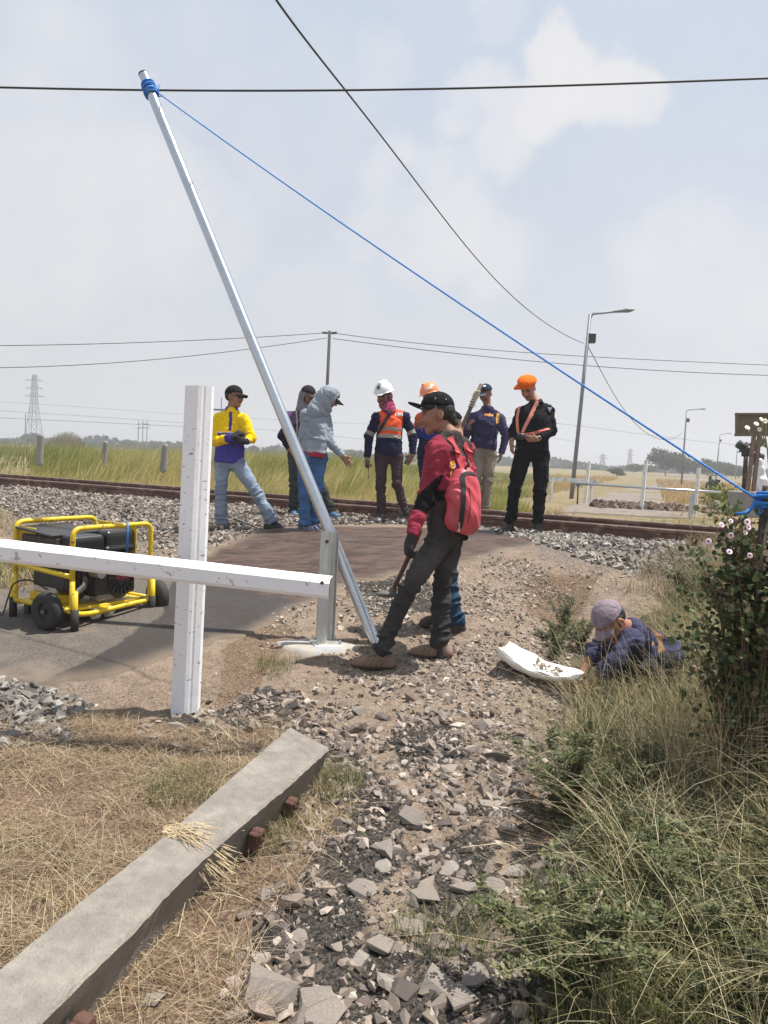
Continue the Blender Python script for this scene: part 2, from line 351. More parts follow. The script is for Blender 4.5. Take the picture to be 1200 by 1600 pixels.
def build_road():
    n=260; m=70; A=resample(ROAD_NEAR,n); B=resample(ROAD_FAR,n)
    jn=(fbm(np.arange(n)*.13,np.zeros(n),4,31)-.5)*.28; jf=(fbm(np.arange(n)*.13,np.zeros(n)+9,4,37)-.5)*.22
    dirn=(B-A); L=np.linalg.norm(dirn,axis=1)[:,None]; dirn=dirn/L; A=A+dirn*jn[:,None]; B=B-dirn*jf[:,None]
    t=np.linspace(0,1,m)[None,:,None]; Q=A[:,None]*(1-t)+B[:,None]*t
    z=ground(Q[...,0],Q[...,1])+.014-.03*(np.abs(t[...,0]-.5)>.492)
    V=np.concatenate([Q,z[...,None]],-1).reshape(-1,3); I=np.arange(n*m).reshape(n,m)
    F=np.stack([I[:-1,:-1],I[1:,:-1],I[1:,1:],I[:-1,1:]],-1).reshape(-1,4)[:,::-1].copy()
    if np.cross(V[F[0][1]]-V[F[0][0]],V[F[0][2]]-V[F[0][1]])[2]<0: F=F[:,::-1].copy()
    wet=plan([(322,868),(360,848),(410,828),(455,822),(520,820),(590,822),(700,822),(800,822),(860,850),(770,885),(620,915),(560,925),(470,955),(420,985),(310,1005),(150,1075),(60,1075),(180,1010),(255,960),(270,905)])
    w=1-sst(sdpoly(V[:,0],V[:,1],wet),-.12,.12)
    brown=1-sst(sdpoly(V[:,0],V[:,1],plan([(300,890),(330,850),(410,815),(900,815),(880,860),(620,920),(560,925),(470,945),(400,925)])),-.3,.3)
    ed=np.minimum(np.broadcast_to(t[...,0],z.shape),1-np.broadcast_to(t[...,0],z.shape)).ravel()
    cols=np.stack([w,brown,1-sst(ed,0,.1)],-1)
    mt=bpy.data.materials.new('road_asphalt'); mt.use_nodes=True; N=NT(mt.node_tree); b=mt.node_tree.nodes['Principled BSDF']
    vec=N.n('ShaderNodeTexCoord').outputs['Object']; a=N.n('ShaderNodeVertexColor',layer_name='col'); sp=N.n('ShaderNodeSeparateColor'); N.l(a.outputs[0],sp.inputs[0])
    med=N.noise(vec,3.2,6,.65); fin=N.noise(vec,90,4,.75); mm=N.math('MULTIPLY_ADD',med.outputs[0],1.3,-.65)
    wm=N.smooth(N.math('ADD',sp.outputs[0],mm),.40,.62)
    dry=N.mix(N.smooth(fin.outputs[0],.4,.66),(.12,.105,.09),(.28,.24,.205)); dry=N.mix(N.smooth(med.outputs[0],.48,.7),dry,(.29,.235,.185))
    dk=N.mix(N.smooth(fin.outputs[0],.35,.7),(.045,.038,.034),(.092,.076,.068))
    mp=N.n('ShaderNodeMapping'); mp.inputs['Scale'].default_value=(1.0,3.2,1); mp.inputs['Rotation'].default_value=(0,0,.45); N.l(vec,mp.inputs[0]); sw=N.noise(mp.outputs[0],3.5,7,.72)
    bw=N.mix(N.smooth(sw.outputs[0],.38,.62),(.062,.036,.028),(.165,.10,.075))
    wetc=N.mix(N.smooth(N.math('ADD',sp.outputs[1],mm),.4,.6),dk,bw)
    c=N.mix(wm,dry,wetc); c=N.mix(N.math('MULTIPLY',sp.outputs[2],.7),c,(.33,.25,.18)); c=N.mix(1.0,c,(.62,.62,.62),'MULTIPLY'); N.l(c,b.inputs['Base Color'])
    r=N.math('MULTIPLY_ADD',N.smooth(N.noise(vec,2.1,5,.6).outputs[0],.42,.6),-.30,.80); rr=N.mix(wm,(.92,.92,.92),(.45,.45,.45)); rm=N.math('MULTIPLY',N.math('SUBTRACT',1.0,wm),.3)
    N.l(N.math('ADD',r,rm,clamp=True),b.inputs['Roughness']); b.inputs['Specular IOR Level'].default_value=.35
    bu=N.n('ShaderNodeBump'); bu.inputs['Strength'].default_value=.7; bu.inputs['Distance'].default_value=.012; N.l(N.math('ADD',fin.outputs[0],N.noise(vec,22,5,.7).outputs[0]),bu.inputs['Height']); N.l(bu.outputs[0],b.inputs['Normal'])
    tag(mk('road',V,[F],mt,smooth=True,cols=cols),kind='structure')
    # far road beyond the crossing
    la=plan([(860,800),(905,778),(960,765),(1030,752),(1080,748)]); lb=plan([(1090,812),(1130,790),(1135,772),(1130,756),(1110,748.5)])
    la=np.vstack([la,[[95,260]]]); lb=np.vstack([lb,[[99,260]]])
    A=resample(la,60); B=resample(lb,60)
    A,B=la,lb
    n2=90; tt=np.linspace(0,1,n2)**2.2*(len(la)-1); A=np.stack([np.interp(tt,np.arange(len(la)),la[:,i]) for i in(0,1)],-1); B=np.stack([np.interp(tt,np.arange(len(lb)),lb[:,i]) for i in(0,1)],-1)
    t=np.linspace(0,1,14)[None,:,None]; Q=A[:,None]*(1-t)+B[:,None]*t; z=ground(Q[...,0],Q[...,1])+.03; z[:,0]-=.06; z[:,-1]-=.06; z[0]-=.12
    V=np.concatenate([Q,z[...,None]],-1).reshape(-1,3); I=np.arange(n2*14).reshape(n2,14); F=np.stack([I[:-1,:-1],I[:-1,1:],I[1:,1:],I[1:,:-1]],-1).reshape(-1,4)
    if np.cross(V[F[0][1]]-V[F[0][0]],V[F[0][2]]-V[F[0][1]])[2]<0: F=F[:,::-1].copy()
    tag(mk('far_road',V,[F],mat('far_road_dust',(.19,.155,.125),.95,c2=(.14,.12,.10),c2scale=1.2,bump=.3,bscale=20),smooth=True),kind='structure')
build_road()
# ---------------------------------------------------------------- stones
def stone_variants(n,npt,seed):
    r=np.random.default_rng(seed)
    import bmesh
    out=[]
    for i in range(n):
        p=r.normal(size=(npt,3)) if i%3==0 else np.vstack([np.array([[x,y,z] for x in(-1,1) for y in(-1,1) for z in(-1,1)])*.9+r.normal(size=(8,3))*.27,r.normal(size=(max(npt-8,0),3))]); p=p/np.linalg.norm(p,axis=1)[:,None] if i%3==0 else p*.72; p=p*r.uniform(.75,1.12,(len(p),1)); p*=np.array([1.15,r.uniform(.65,1.0),r.uniform(.36,.66)])
        bm=bmesh.new()
        for q in p: bm.verts.new(q)
        bmesh.ops.convex_hull(bm,input=bm.verts); lv=[v for v in bm.verts if not v.link_faces]; bmesh.ops.delete(bm,geom=lv,context='VERTS'); bmesh.ops.triangulate(bm,faces=bm.faces); bm.verts.index_update()
        out.append((np.array([v.co[:] for v in bm.verts]),np.array([[v.index for v in f.verts] for f in bm.faces]))); bm.free()
    return out
HI=stone_variants(28,10,1); LO=stone_variants(28,8,2)
m_stone=mat('stone_chips',attr=True,rough=.95,var=.28,scale=40,bump=.10,bscale=200,spec=.15)
def randrot(n,r,flat=1.0):
    q=r.normal(size=(n,4)); q[:,1:3]*=flat; q/=np.linalg.norm(q,axis=1)[:,None]; w,x,y,z=q.T
    return np.stack([1-2*(y*y+z*z),2*(x*y-z*w),2*(x*z+y*w),2*(x*y+z*w),1-2*(x*x+z*z),2*(y*z-x*w),2*(x*z-y*w),2*(y*z+x*w),1-2*(x*x+y*y)],-1).reshape(n,3,3)
def stones_mesh(name,pts,size,cols,hi=False,flat=.35,seed=3):
    r=np.random.default_rng(seed); var=HI if hi else LO; n=len(pts); vi=r.integers(0,len(var),n); R=randrot(n,r,flat); VV=[];FF=[];C=[];off=0
    for k,(V0,F0) in enumerate(var):
        m=np.where(vi==k)[0]
        if not len(m): continue
        V=np.einsum('nij,kj->nki',R[m],V0)*size[m][:,None,None]+pts[m][:,None]; nv=len(V0)
        VV.append(V.reshape(-1,3)); FF.append((F0[None]+(np.arange(len(m))*nv)[:,None,None]).reshape(-1,3)+off); C.append(np.repeat(cols[m],nv,0)); off+=len(m)*nv
    return np.vstack(VV),np.vstack(FF),np.vstack(C)
def scatter(poly,dens,seed,edge=.12,world=False,mind=None):
    r=np.random.default_rng(seed); pl=poly if world else plan(poly); lo=pl.min(0)-.2; hi=pl.max(0)+.2; n=int(dens*np.prod(hi-lo))
    p=lo+(hi-lo)*r.random((n,2)); d=sdpoly(p[:,0],p[:,1],pl)+(fbm(p[:,0]*5,p[:,1]*5,3,seed)-.5)*edge*3
    p=p[d<0]; return p
def stonecols(n,r,pal,br=.18):
    pal=np.array(pal); c=.80*pal[r.integers(0,len(pal),n)]*(1+br*r.normal(size=(n,1))); return np.clip(c,.02,.75)
PATH=[(.31,.25,.21),(.25,.205,.17),(.37,.305,.26),(.16,.135,.12),(.29,.235,.19),(.42,.36,.31)]
GREY=[(.36,.33,.30),(.29,.27,.25),(.42,.39,.36),(.22,.205,.195),(.33,.29,.25)]
TAN=[(.40,.34,.28),(.33,.27,.215),(.46,.40,.34),(.27,.235,.205),(.36,.30,.235)]
LIGHT=[(.36,.325,.29),(.28,.255,.23),(.43,.39,.35),(.20,.18,.16)]
BAL=[(.30,.26,.23),(.22,.19,.17),(.38,.335,.30),(.16,.14,.13),(.33,.27,.22)]
def stone_field(name,specs,label):
    VV=[];FF=[];CCc=[];off=0
    for (poly,dens,s0,s1,pal,hi,seed) in specs:
        r=np.random.default_rng(seed); p=scatter(poly,dens,seed); n=len(p)
        if not n: continue
        k=vnoise(p[:,0]*2.2,p[:,1]*2.2,None,seed+5); k=.6*k+.4*vnoise(p[:,0]*7,p[:,1]*7,None,seed+6); keep=r.random(n)<(np.clip(2.4*(k-.24),.03,1) if seed>=31 and seed!=41 else np.clip(.25+1.5*k,0,1)); p=p[keep]; n=len(p)
        s=s0+(s1-s0)*r.random(n)**3.2; z=ground(p[:,0],p[:,1])+s*(r.uniform(-.42,.15,n) if seed>=31 and seed<50 and seed!=41 else r.uniform(-.05,.45,n)); 
        V,F,C=stones_mesh(name,np.column_stack([p,z]),s,stonecols(n,r,pal),hi,seed=seed); VV.append(V);FF.append(F+off);CCc.append(C);off+=len(V)
    o=mk(name,np.vstack(VV),[np.vstack(FF)],m_stone,cols=np.vstack(CCc)); tag(o,label,'gravel',kind='stuff'); return o
stone_field('track_ballast',[
  ([(-220,745),(0,753),(330,778),(560,797),(690,806),(690,822),(600,818),(440,822),(340,850),(270,850),(0,800),(-220,790)],800,.018,.048,BAL,False,11),
  ([(700,806),(860,806),(1000,822),(1160,842),(1160,880),(1050,900),(960,885),(860,858),(790,835),(700,818)],900,.018,.05,LIGHT,False,12),
  ([(0,850),(250,850),(290,870),(200,900),(60,905)],260,.012,.035,TAN,False,13),
  ([(240,850),(420,815),(400,835),(330,865),(270,895)],420,.012,.04,TAN,False,15)],'loose grey and brown ballast stones banked along the rails')
# between and beyond rails
def strip(s0,s1,x0,x1,dens,seed,sz,pal):
    r=np.random.default_rng(seed); n=int(dens*(s1-s0)*(x1-x0)); x=r.uniform(x0,x1,n); s=r.uniform(s0,s1,n); y=s-.5*x; z=ground(x,y); sz_=sz*(.6+.9*r.random(n)); 
    return stones_mesh('x',np.column_stack([x,y,z+sz_*.25]),sz_,stonecols(n,r,pal),False,seed=seed)
a=strip(10.42,13.3,-9,6.5,260,21,.032,BAL); b_=strip(9.3,10.18,-9,-1.0,330,22,.034,BAL); c_=strip(9.3,10.18,1.6,6,330,23,.034,LIGHT)
VV=[];FF=[];CX=[];off=0
for V,F,C in(a,b_,c_): VV.append(V);FF.append(F+off);CX.append(C);off+=len(V)
tag(mk('sleeper_ballast',np.vstack(VV),[np.vstack(FF)],m_stone,cols=np.vstack(CX)),'ballast stones packed between and beside the two rails','gravel',kind='stuff')
stone_field('path_rubble',[
  ([(560,930),(640,900),(760,860),(860,900),(900,1000),(900,1100),(910,1180),(840,1240),(700,1180),(600,1110),(500,1060),(460,1040),(560,1000)],2300,.006,.026,PATH+TAN,False,31),
  ([(540,900),(700,895),(860,870),(880,930),(700,1000),(560,960)],900,.01,.03,TAN,False,32),
  ([(400,950),(560,930),(580,990),(470,1000),(430,1010)],1100,.01,.035,TAN,False,33),
  ([(100,1080),(280,1060),(430,990),(440,1060),(330,1110),(120,1130)],900,.003,.014,TAN,True,43),
  ([(60,930),(300,900),(420,990),(280,1050),(40,1060)],110,.004,.011,GREY,False,44),
  ([(860,880),(1080,900),(1060,1000),(900,960)],500,.01,.035,TAN,False,34),
  ([(560,1040),(900,1010),(920,1180),(820,1250),(640,1150)],1300,.010,.034,PATH,True,36),
  ([(360,1080),(900,1060),(960,1620),(360,1620),(440,1230)],420,.022,.045,PATH,True,49),
  ([(190,1130),(300,1110),(420,1070),(560,1100),(600,1250),(480,1260),(400,1160),(250,1190)],1500,.007,.036,PATH,True,37),
  ([(440,1230),(600,1130),(860,1200),(830,1330),(960,1400),(940,1620),(360,1620),(380,1450)],1700,.005,.030,PATH,True,38),([(440,1230),(860,1200),(960,1400),(940,1620),(360,1620),(380,1450)],1100,.004,.016,[(.09,.08,.072),(.13,.115,.10),(.2,.17,.15)],True,48),
  ([(380,1250),(900,1250),(960,1640),(330,1640)],5000,.002,.008,[(.05,.045,.042),(.12,.10,.09),(.2,.17,.145)],False,39),
  ([(330,1070),(900,1080),(900,1260),(400,1260)],3000,.003,.009,TAN,False,40),
  ([(-120,1068),(60,1066),(125,1085),(110,1150),(20,1185),(-120,1190)],1500,.018,.042,[(.27,.255,.235),(.21,.195,.18),(.31,.29,.265),(.15,.14,.13)],True,41)],'broken stones and crumbs of old asphalt strewn over the path')
# larger chunks, one by one
def chunks():
    r=np.random.default_rng(77); spots=[]
    fixed=[(720,1262,.05),(640,1275,.075),(600,1330,.06),(700,1360,.055),(570,1390,.06),(660,1290,.045),(760,1255,.04),(730,1390,.05),(815,1360,.07),(870,1390,.075),(925,1440,.085),(590,1240,.035),(470,1465,.035),(415,1398,.03),(455,1480,.028),(640,1450,.06),(620,1545,.06),(690,1545,.07),(740,1530,.055),(560,1500,.04),(505,1580,.09),(420,1560,.09),(240,1560,.04),(720,1560,.06),(610,1200,.03),(560,1110,.07),(630,1110,.035),(470,1090,.03),(775,1385,.05),(660,1400,.06),(600,1355,.05),(540,1285,.035),(600,1160,.03),(760,1200,.03),(400,1130,.04),(245,1150,.045),(275,1165,.04),(220,1145,.03),(330,1130,.04),(600,1480,.05)]
    for i,(px,py,s) in enumerate(fixed):
        g=Gh(px,py,ground); spots.append((g,s*1.0))
    var=stone_variants(8,13,5); protos=[]
    mt=mat('asphalt_chunk',(.20,.175,.155),.95,var=.3,scale=14,bump=.2,bscale=90,c2=(.25,.21,.17),c2scale=12,spec=.2); mt2=mat('pale_chunk',(.26,.235,.205),.95,var=.25,scale=20,bump=.2,bscale=90,c2=(.2,.17,.14),c2scale=9,spec=.2)
    for i in range(8):
        V,F0=var[i]; V=V*np.array([1,.95,.75 if i%2 else .6]); me=mk('broken_chunk',V,[F0],mt if i%3 else mt2,origin=(0,0,0)); protos.append(me)
    for i,(g,s) in enumerate(spots):
        o=protos[i] if i<8 else protos[i%8].copy()
        if i>=8: col.objects.link(o)
        o.scale=(s,s,s); o.location=(g[0],g[1],g[2]+s*.08); o.rotation_euler=(r.normal()*.15,r.normal()*.15,r.uniform(0,6.28)); big=s>.058; tag(o,('large ' if big else 'small ')+('dark grey' if i%3 else 'pale')+' broken chunk half sunk in the stony path','rubble',('large ' if big else 'small ')+('dark' if i%3 else 'pale')+' chunks lying in the foreground path')
chunks()
# ---------------------------------------------------------------- rails
m_rust=mat('rail_rust',(.115,.058,.042),.75,var=.3,scale=12,bump=.3,bscale=90,c2=(.20,.12,.09),c2scale=6)
m_railtop=mat('rail_head_steel',(.30,.25,.23),.42,metal=.6,var=.2)
def rail(s,label):
    pr=[(-.062,0),(.062,0),(.062,.011),(.012,.026),(.008,.085),(.034,.098),(.034,.128),(.026,.136),(-.026,.136),(-.034,.128),(-.034,.098),(-.008,.085),(-.012,.026),(-.062,.011)]
    d=nz([1,-.5,0]); nrm_=np.array([.5,1,0])/np.linalg.norm([.5,1]); zb=.665
    a=np.array([-60,s+30,zb-.0]); b=np.array([9,s-4.5,zb]); X=nrm_; Y=np.array([0,0,1.])
    root=empty('rail',(0,s,zb)); tag(root,label,'rail','the two rusty rails of the railway track')
    n=24; mb=MB()
    for i in range(n):
        mb.prism(pr,a+(b-a)*i/n,a+(b-a)*(i+.998)/n,X,Y)
    mb.build('rail_web',m_rust,root)
    mb=MB(); mb.box((a+b)/2+np.array([0,0,.1365]),(np.linalg.norm(b-a)/2,.021,.0015),np.array([d,nrm_,[0,0,1]])); mb.build('rail_head',m_railtop,root)
    mb=MB()
    L=np.linalg.norm(b-a)
    for t in np.arange(L-22,L,0.6):
        c=a+d*t
        for sg in(-1,1): mb.box(c+nrm_*sg*.07+np.array([0,0,.015]),(.04,.03,.016),np.array([d,nrm_,[0,0,1]]),.006)
    q=mb.build('rail_clip',m_rust,root); q['kind']='stuff'
rail(10.3,'nearer rusty brown rail running behind the feet of the workers')
rail(11.49,'farther rusty brown rail, the one beside the tall golden grass')
# a second rail laid loose on the right (double line in the photo) is part of the same track
# ---------------------------------------------------------------- grass blades
def blades(name,pts,h,w,lean,cols,label,seed=1,segs=3,curl=.5,mt=None,cat='grass',droop=None,flatz=1.0):
    r=np.random.default_rng(seed); n=len(pts); az=r.uniform(0,2*np.pi,n); h=np.broadcast_to(h,n)*r.uniform(.55,1.15,n); w=np.broadcast_to(w,n)
    ld=np.stack([np.cos(az),np.sin(az)],-1)*r.uniform(0,curl,n)[:,None]+np.asarray(lean)
    side=np.stack([-np.sin(az),np.cos(az)],-1)
    V=[];k=segs+1; t=np.linspace(0,1,k)
    for tt in t:
        off=ld*(h*tt**1.6)[:,None]; z=h*(tt-(0 if droop is None else droop*tt**3))*flatz
        c=np.column_stack([pts[:,0]+off[:,0],pts[:,1]+off[:,1],pts[:,2]+z]); ww=w*(1-.85*tt)
        s3=np.column_stack([side*ww[:,None]*.5,np.zeros(n)]); V+= [c-s3,c+s3]
    V=np.stack(V,1); m=2*k; F=[]
    for i in range(segs): F.append([2*i,2*i+1,2*i+3,2*i+2])
    F=(np.array(F)[None]+(np.arange(n)*m)[:,None,None]).reshape(-1,4); C=np.repeat(cols,m,0)
    o=mk(name,V.reshape(-1,3),[F],mt or m_grass,cols=C); tag(o,label,cat,kind='stuff'); return o
m_grass=mat('grass_blades',attr=True,rough=.8,var=.15,scale=3,tr=.3,spec=.25)
m_straw=mat('dry_straw',attr=True,rough=.85,var=.15,scale=3,tr=.15,spec=.25)
STRAW=[(.39,.275,.17),(.48,.355,.235),(.24,.16,.10),(.56,.45,.32),(.32,.22,.14),(.21,.175,.09)]
def gp(p): return np.column_stack([p,ground(p[:,0],p[:,1])-.01])
LEFTSTRAW=[(-400,1140),(150,1110),(260,1150),(330,1130),(430,1130),(530,1230),(545,1290),(410,1450),(370,1640),(-400,1640)]
sg=np.random.default_rng(5)
def strawfield(name,poly,dens,h,w,label,seed,pal=STRAW,edge=.1,fl=.35):
    p=scatter(poly,dens,seed,edge); k=.6*vnoise(p[:,0]*4,p[:,1]*4,None,seed)+.4*vnoise(p[:,0]*11,p[:,1]*11,None,seed+2); p=p[sg.random(len(p))<np.clip(3.0*(k-.36),0.03,1)]
    blades(name,gp(p),h,w,(0,0),stonecols(len(p),sg,pal,.16),label,seed,4,1.3,m_straw,'dry grass',.35,fl)
strawfield('dry_grass',LEFTSTRAW,9500,.20,.0022,'flattened dry straw grass around the fallen concrete sleeper',51,fl=.40)
strawfield('dry_grass',LEFTSTRAW,1400,.30,.0034,'longer bent straw stalks lying over the flattened grass',58,[(.5,.4,.25),(.4,.3,.17),(.6,.5,.34)],fl=.22)
strawfield('dry_grass',[(330,1010),(420,955),(470,990),(400,1060),(340,1105),(230,1130),(120,1110),(300,1050)],5000,.07,.0026,'thin dry grass at the road edge by the white post',52)
strawfield('dry_grass',[(800,1220),(900,1230),(900,1330),(960,1480),(1000,1640),(860,1640),(880,1480),(800,1320)],6000,.10,.0025,'dry grass strands beside the weeds on the right of the path',53)
strawfield('dry_grass',[(60,1080),(200,1060),(330,1020),(340,1110),(150,1125),(110,1150)],1600,.09,.0024,'sparse dry grass on the bare earth left of the white post',57)
strawfield('dry_grass',[(780,880),(960,880),(1000,950),(920,1010),(830,990)],2200,.10,.004,'patch of brown dry grass behind the crouching worker',54,[(.45,.32,.18),(.5,.38,.24),(.38,.25,.14)])
strawfield('dry_grass',[(-250,820),(0,800),(60,850),(110,905),(60,925),(-250,935)],1700,.30,.006,'pale dry grass behind the yellow generator',55,[(.55,.42,.28),(.62,.48,.33),(.45,.33,.2),(.33,.33,.13)],fl=.85)
p=scatter([(-200,905),(0,890),(90,880),(100,912),(-200,925)],900,56); blades('green_grass',gp(p),.26,.008,(.02,0),stonecols(len(p),sg,[(.12,.17,.05),(.2,.24,.08),(.3,.3,.12)]),'green grass tuft behind the generator at the road edge',56)
# green tufts
for i,(poly,h) in enumerate([([(470,1190),(535,1210),(545,1260),(500,1280),(470,1240)],.10),([(230,1210),(330,1190),(330,1260),(250,1270)],.08),([(400,1280),(440,1240),(480,1260),(430,1330)],.09),([(640,1440),(760,1420),(760,1520),(650,1510)],.07),([(820,1400),(1000,1400),(1010,1640),(840,1640)],.12),([(480,1030),(420,1020),(380,1050),(440,1060)],.06)]):
    p=scatter(poly,6500,60+i); blades('green_grass',gp(p),h,.003,(0,0),stonecols(len(p),sg,[(.13,.16,.05),(.2,.22,.08),(.33,.31,.15),(.42,.36,.2),(.09,.12,.04)],.2),['green grass tuft at the far end of the concrete sleeper','green weeds in the straw left of the sleeper','green tuft under the rusty sleeper clips','low green grass in the middle of the stony path','short green grass at the lower right of the path','little green weeds near the guard post pad'][i],60+i,3,1.2)
# tall field grass beyond the track
def field():
    r=np.random.default_rng(8); P_=[];H=[];Wd=[];C=[]
    n=120000; D=13.8+ (r.random(n)**1.9)*75; px=r.uniform(-180,1500,n); x=(px-600)/FPX*D; s=D+.5*x
    thin=vnoise(x*.35,D*.35,None,3); k=(s>13.6)
    dirt=(px>880)&(D<45)&(x>D*.24)&(r.random(n)>.06)              # bare crossing apron and road on the right
    road=(x-(4.0+.36*(D-16)))**2<(2.2)**2
    k&=~(dirt&(D<24)); k&=~((D>14)&road&(x>3))
    bare=(px<45)&(D>20)&(D<60)&(r.random(n)>.1); k&=~bare
    x,D,px,thin=x[k],D[k],px[k],thin[k]; n=len(x); s=D+.5*x
    tall=sst(D-(13.6-.5*x),.8,4.5); left=1-sst(px,560,760)
    h=(.16+.85*tall*left*(.45+.95*thin)+.25*tall*(1-left)*thin)
    w=np.maximum(.010,.0011*D)
    g=vnoise(x*.22+5,D*.16,None,9)*.7+.3*vnoise(x*1.1,D*.8,None,19); c=np.where((g<.40)[:,None],np.array([.17,.205,.05]),np.where((g<.62)[:,None],np.array([.29,.29,.08]),np.array([.45,.385,.16])))
    rt=sst(px,780,900); c=c*(1-rt[:,None])+np.array([.50,.35,.165])*rt[:,None]
    c=c*(1+.22*r.normal(size=(n,1))); c=np.clip(c,.03,.7)
    blades('field_grass',np.column_stack([x,D,ground(x,D)-.02]),h,w,(.35,.0),c,'tall golden green grass of the field beyond the rails',8,3,.55)
field()
# ---------------------------------------------------------------- solid modelling with distance fields
GS=1.0
def cone(a,b,ra,rb,sq=None,cuts=(),k=.02,sub=False,tag='',cap=True):
    return dict(t='c',a=np.asarray(a,float),b=np.asarray(b,float),ra=ra*GS,rb=rb*GS,sq=sq,cuts=cuts,k=k,sub=sub,tag=tag)
def ell(c,r,ax=None,cuts=(),k=.02,sub=False,tag=''):
    return dict(t='e',a=np.asarray(c,float),r=np.asarray(r,float)*GS,ax=np.eye(3) if ax is None else np.asarray(ax,float),cuts=cuts,k=k,sub=sub,tag=tag)
def rbox(c,h,r=.01,ax=None,cuts=(),k=.01,sub=False,tag=''):
    return dict(t='b',a=np.asarray(c,float),h=np.asarray(h,float),r=r,ax=np.eye(3) if ax is None else np.asarray(ax,float),cuts=cuts,k=k,sub=sub,tag=tag)
def pdist(q,p,wt=False):
    t=None
    if q['t']=='c':
        pa=p-q['a']; ba=q['b']-q['a']; s=1
        if q['sq']:
            n,s=nz(q['sq'][0]),q['sq'][1]; pa=pa+(1/s-1)*(pa@n)[...,None]*n; ba=ba+(1/s-1)*(ba@n)*n
        t=np.clip((pa@ba)/(ba@ba+1e-12),0,1); d=np.linalg.norm(pa-t[...,None]*ba,axis=-1)-(q['ra']+(q['rb']-q['ra'])*t); d=d*min(1,(1+s)/2) if s<1 else d
    elif q['t']=='e':
        v=(p-q['a'])@q['ax'].T; l=np.linalg.norm(v/q['r'],axis=-1); l2=np.linalg.norm(v/q['r']**2,axis=-1)+1e-9; d=l*(l-1)/l2
        d=np.where(l<.3,-q['r'].min()*.7,d)
    else:
        v=np.abs((p-q['a'])@q['ax'].T)-(q['h']-q['r']); d=np.linalg.norm(np.maximum(v,0),axis=-1)+np.minimum(v.max(-1),0)-q['r']
    for (c,n) in q['cuts']: d=np.maximum(d,(p-np.asarray(c))@nz(n))
    return (d,t) if wt else d
def pbox(q,m):
    if q['t']=='c':
        r=max(q['ra'],q['rb']); lo=np.minimum(q['a'],q['b'])-r; hi=np.maximum(q['a'],q['b'])+r
    elif q['t']=='e': r=q['r'].max(); lo=q['a']-r; hi=q['a']+r
    else: r=np.linalg.norm(q['h']); lo=q['a']-r; hi=q['a']+r
    return lo-m,hi+m
def sdf(prims,h,relax=1):
    B=[pbox(q,q['k']+3*h) for q in prims]; lo=np.min([b[0] for b in B],0)-2*h; hi=np.max([b[1] for b in B],0)+2*h
    n=np.ceil((hi-lo)/h).astype(int)+1; F=np.full(n,1.0,np.float32)
    for q,(a,b) in zip(prims,B):
        i0=np.maximum(((a-lo)/h).astype(int),0); i1=np.minimum(((b-lo)/h).astype(int)+2,n)
        g=np.stack(np.meshgrid(*[lo[k]+h*np.arange(i0[k],i1[k]) for k in range(3)],indexing='ij'),-1); d=pdist(q,g)
        sl_=tuple(slice(i0[k],i1[k]) for k in range(3)); f=F[sl_]; kk=q['k']
        if q['sub']:
            hh=np.clip(.5-.5*(f+d)/kk,0,1); F[sl_]=f*(1-hh)+(-d)*hh+kk*hh*(1-hh)
        else:
            hh=np.clip(.5+.5*(d-f)/kk,0,1); F[sl_]=d*(1-hh)+f*hh-kk*hh*(1-hh)
    S=F<0; c=sum(S[a:n[0]-1+a,b:n[1]-1+b,e:n[2]-1+e].astype(np.int8) for a in(0,1) for b in(0,1) for e in(0,1))
    act=(c>0)&(c<8); ijk=np.argwhere(act); idx=-np.ones(act.shape,int); idx[act]=np.arange(len(ijk))
    O=np.array([[a,b,e] for a in(0,1) for b in(0,1) for e in(0,1)]); vals=np.stack([F[ijk[:,0]+o[0],ijk[:,1]+o[1],ijk[:,2]+o[2]] for o in O],1)
    acc=np.zeros((len(ijk),3)); cnt=np.zeros(len(ijk))
    for i in range(8):
        for j in range(i+1,8):
            if np.abs(O[i]-O[j]).sum()==1:
                m=(vals[:,i]<0)!=(vals[:,j]<0); t=np.where(m,vals[:,i]/np.where(m,vals[:,i]-vals[:,j],1),0)
                acc+=m[:,None]*(O[i]+t[:,None]*(O[j]-O[i])); cnt+=m
    V=lo+h*(ijk+acc/cnt[:,None]); Q=[]
    for ax,(u,v) in enumerate(((1,2),(2,0),(0,1))):
        sa=[slice(None)]*3; sa[ax]=slice(None,-1); sb_=[slice(None)]*3; sb_[ax]=slice(1,None)
        A=S[tuple(sa)]; Bq=S[tuple(sb_)]; e=np.argwhere(A!=Bq); e=e[(e[:,u]>0)&(e[:,v]>0)]
        cs=[]
        for (du,dv) in((-1,-1),(0,-1),(0,0),(-1,0)):
            k=e.copy(); k[:,u]+=du; k[:,v]+=dv; cs.append(idx[k[:,0],k[:,1],k[:,2]])
        q=np.stack(cs,1); fl=~A[e[:,0],e[:,1],e[:,2]]; q[fl]=q[fl][:,::-1]; Q.append(q)
    Q=np.vstack(Q)
    for _ in range(relax): V=laplace(V,Q)
    return V,Q
def laplace(V,Q,w=.5):
    e=np.vstack([Q[:,[0,1]],Q[:,[1,2]],Q[:,[2,3]],Q[:,[3,0]]]); s=np.zeros_like(V); n=len(V)
    c=np.bincount(e[:,0],minlength=n)
    for k in range(3): s[:,k]=np.bincount(e[:,0],V[e[:,1],k],minlength=n)
    return V*(1-w)+w*s/np.maximum(c,1)[:,None]
def vnorm(V,Q):
    fn=np.cross(V[Q[:,2]]-V[Q[:,0]],V[Q[:,3]]-V[Q[:,1]]); N=np.zeros_like(V)
    for i in range(4):
        for k in range(3): N[:,k]+=np.bincount(Q[:,i],fn[:,k],minlength=len(V))
    return N/(np.linalg.norm(N,axis=1)[:,None]+1e-12)
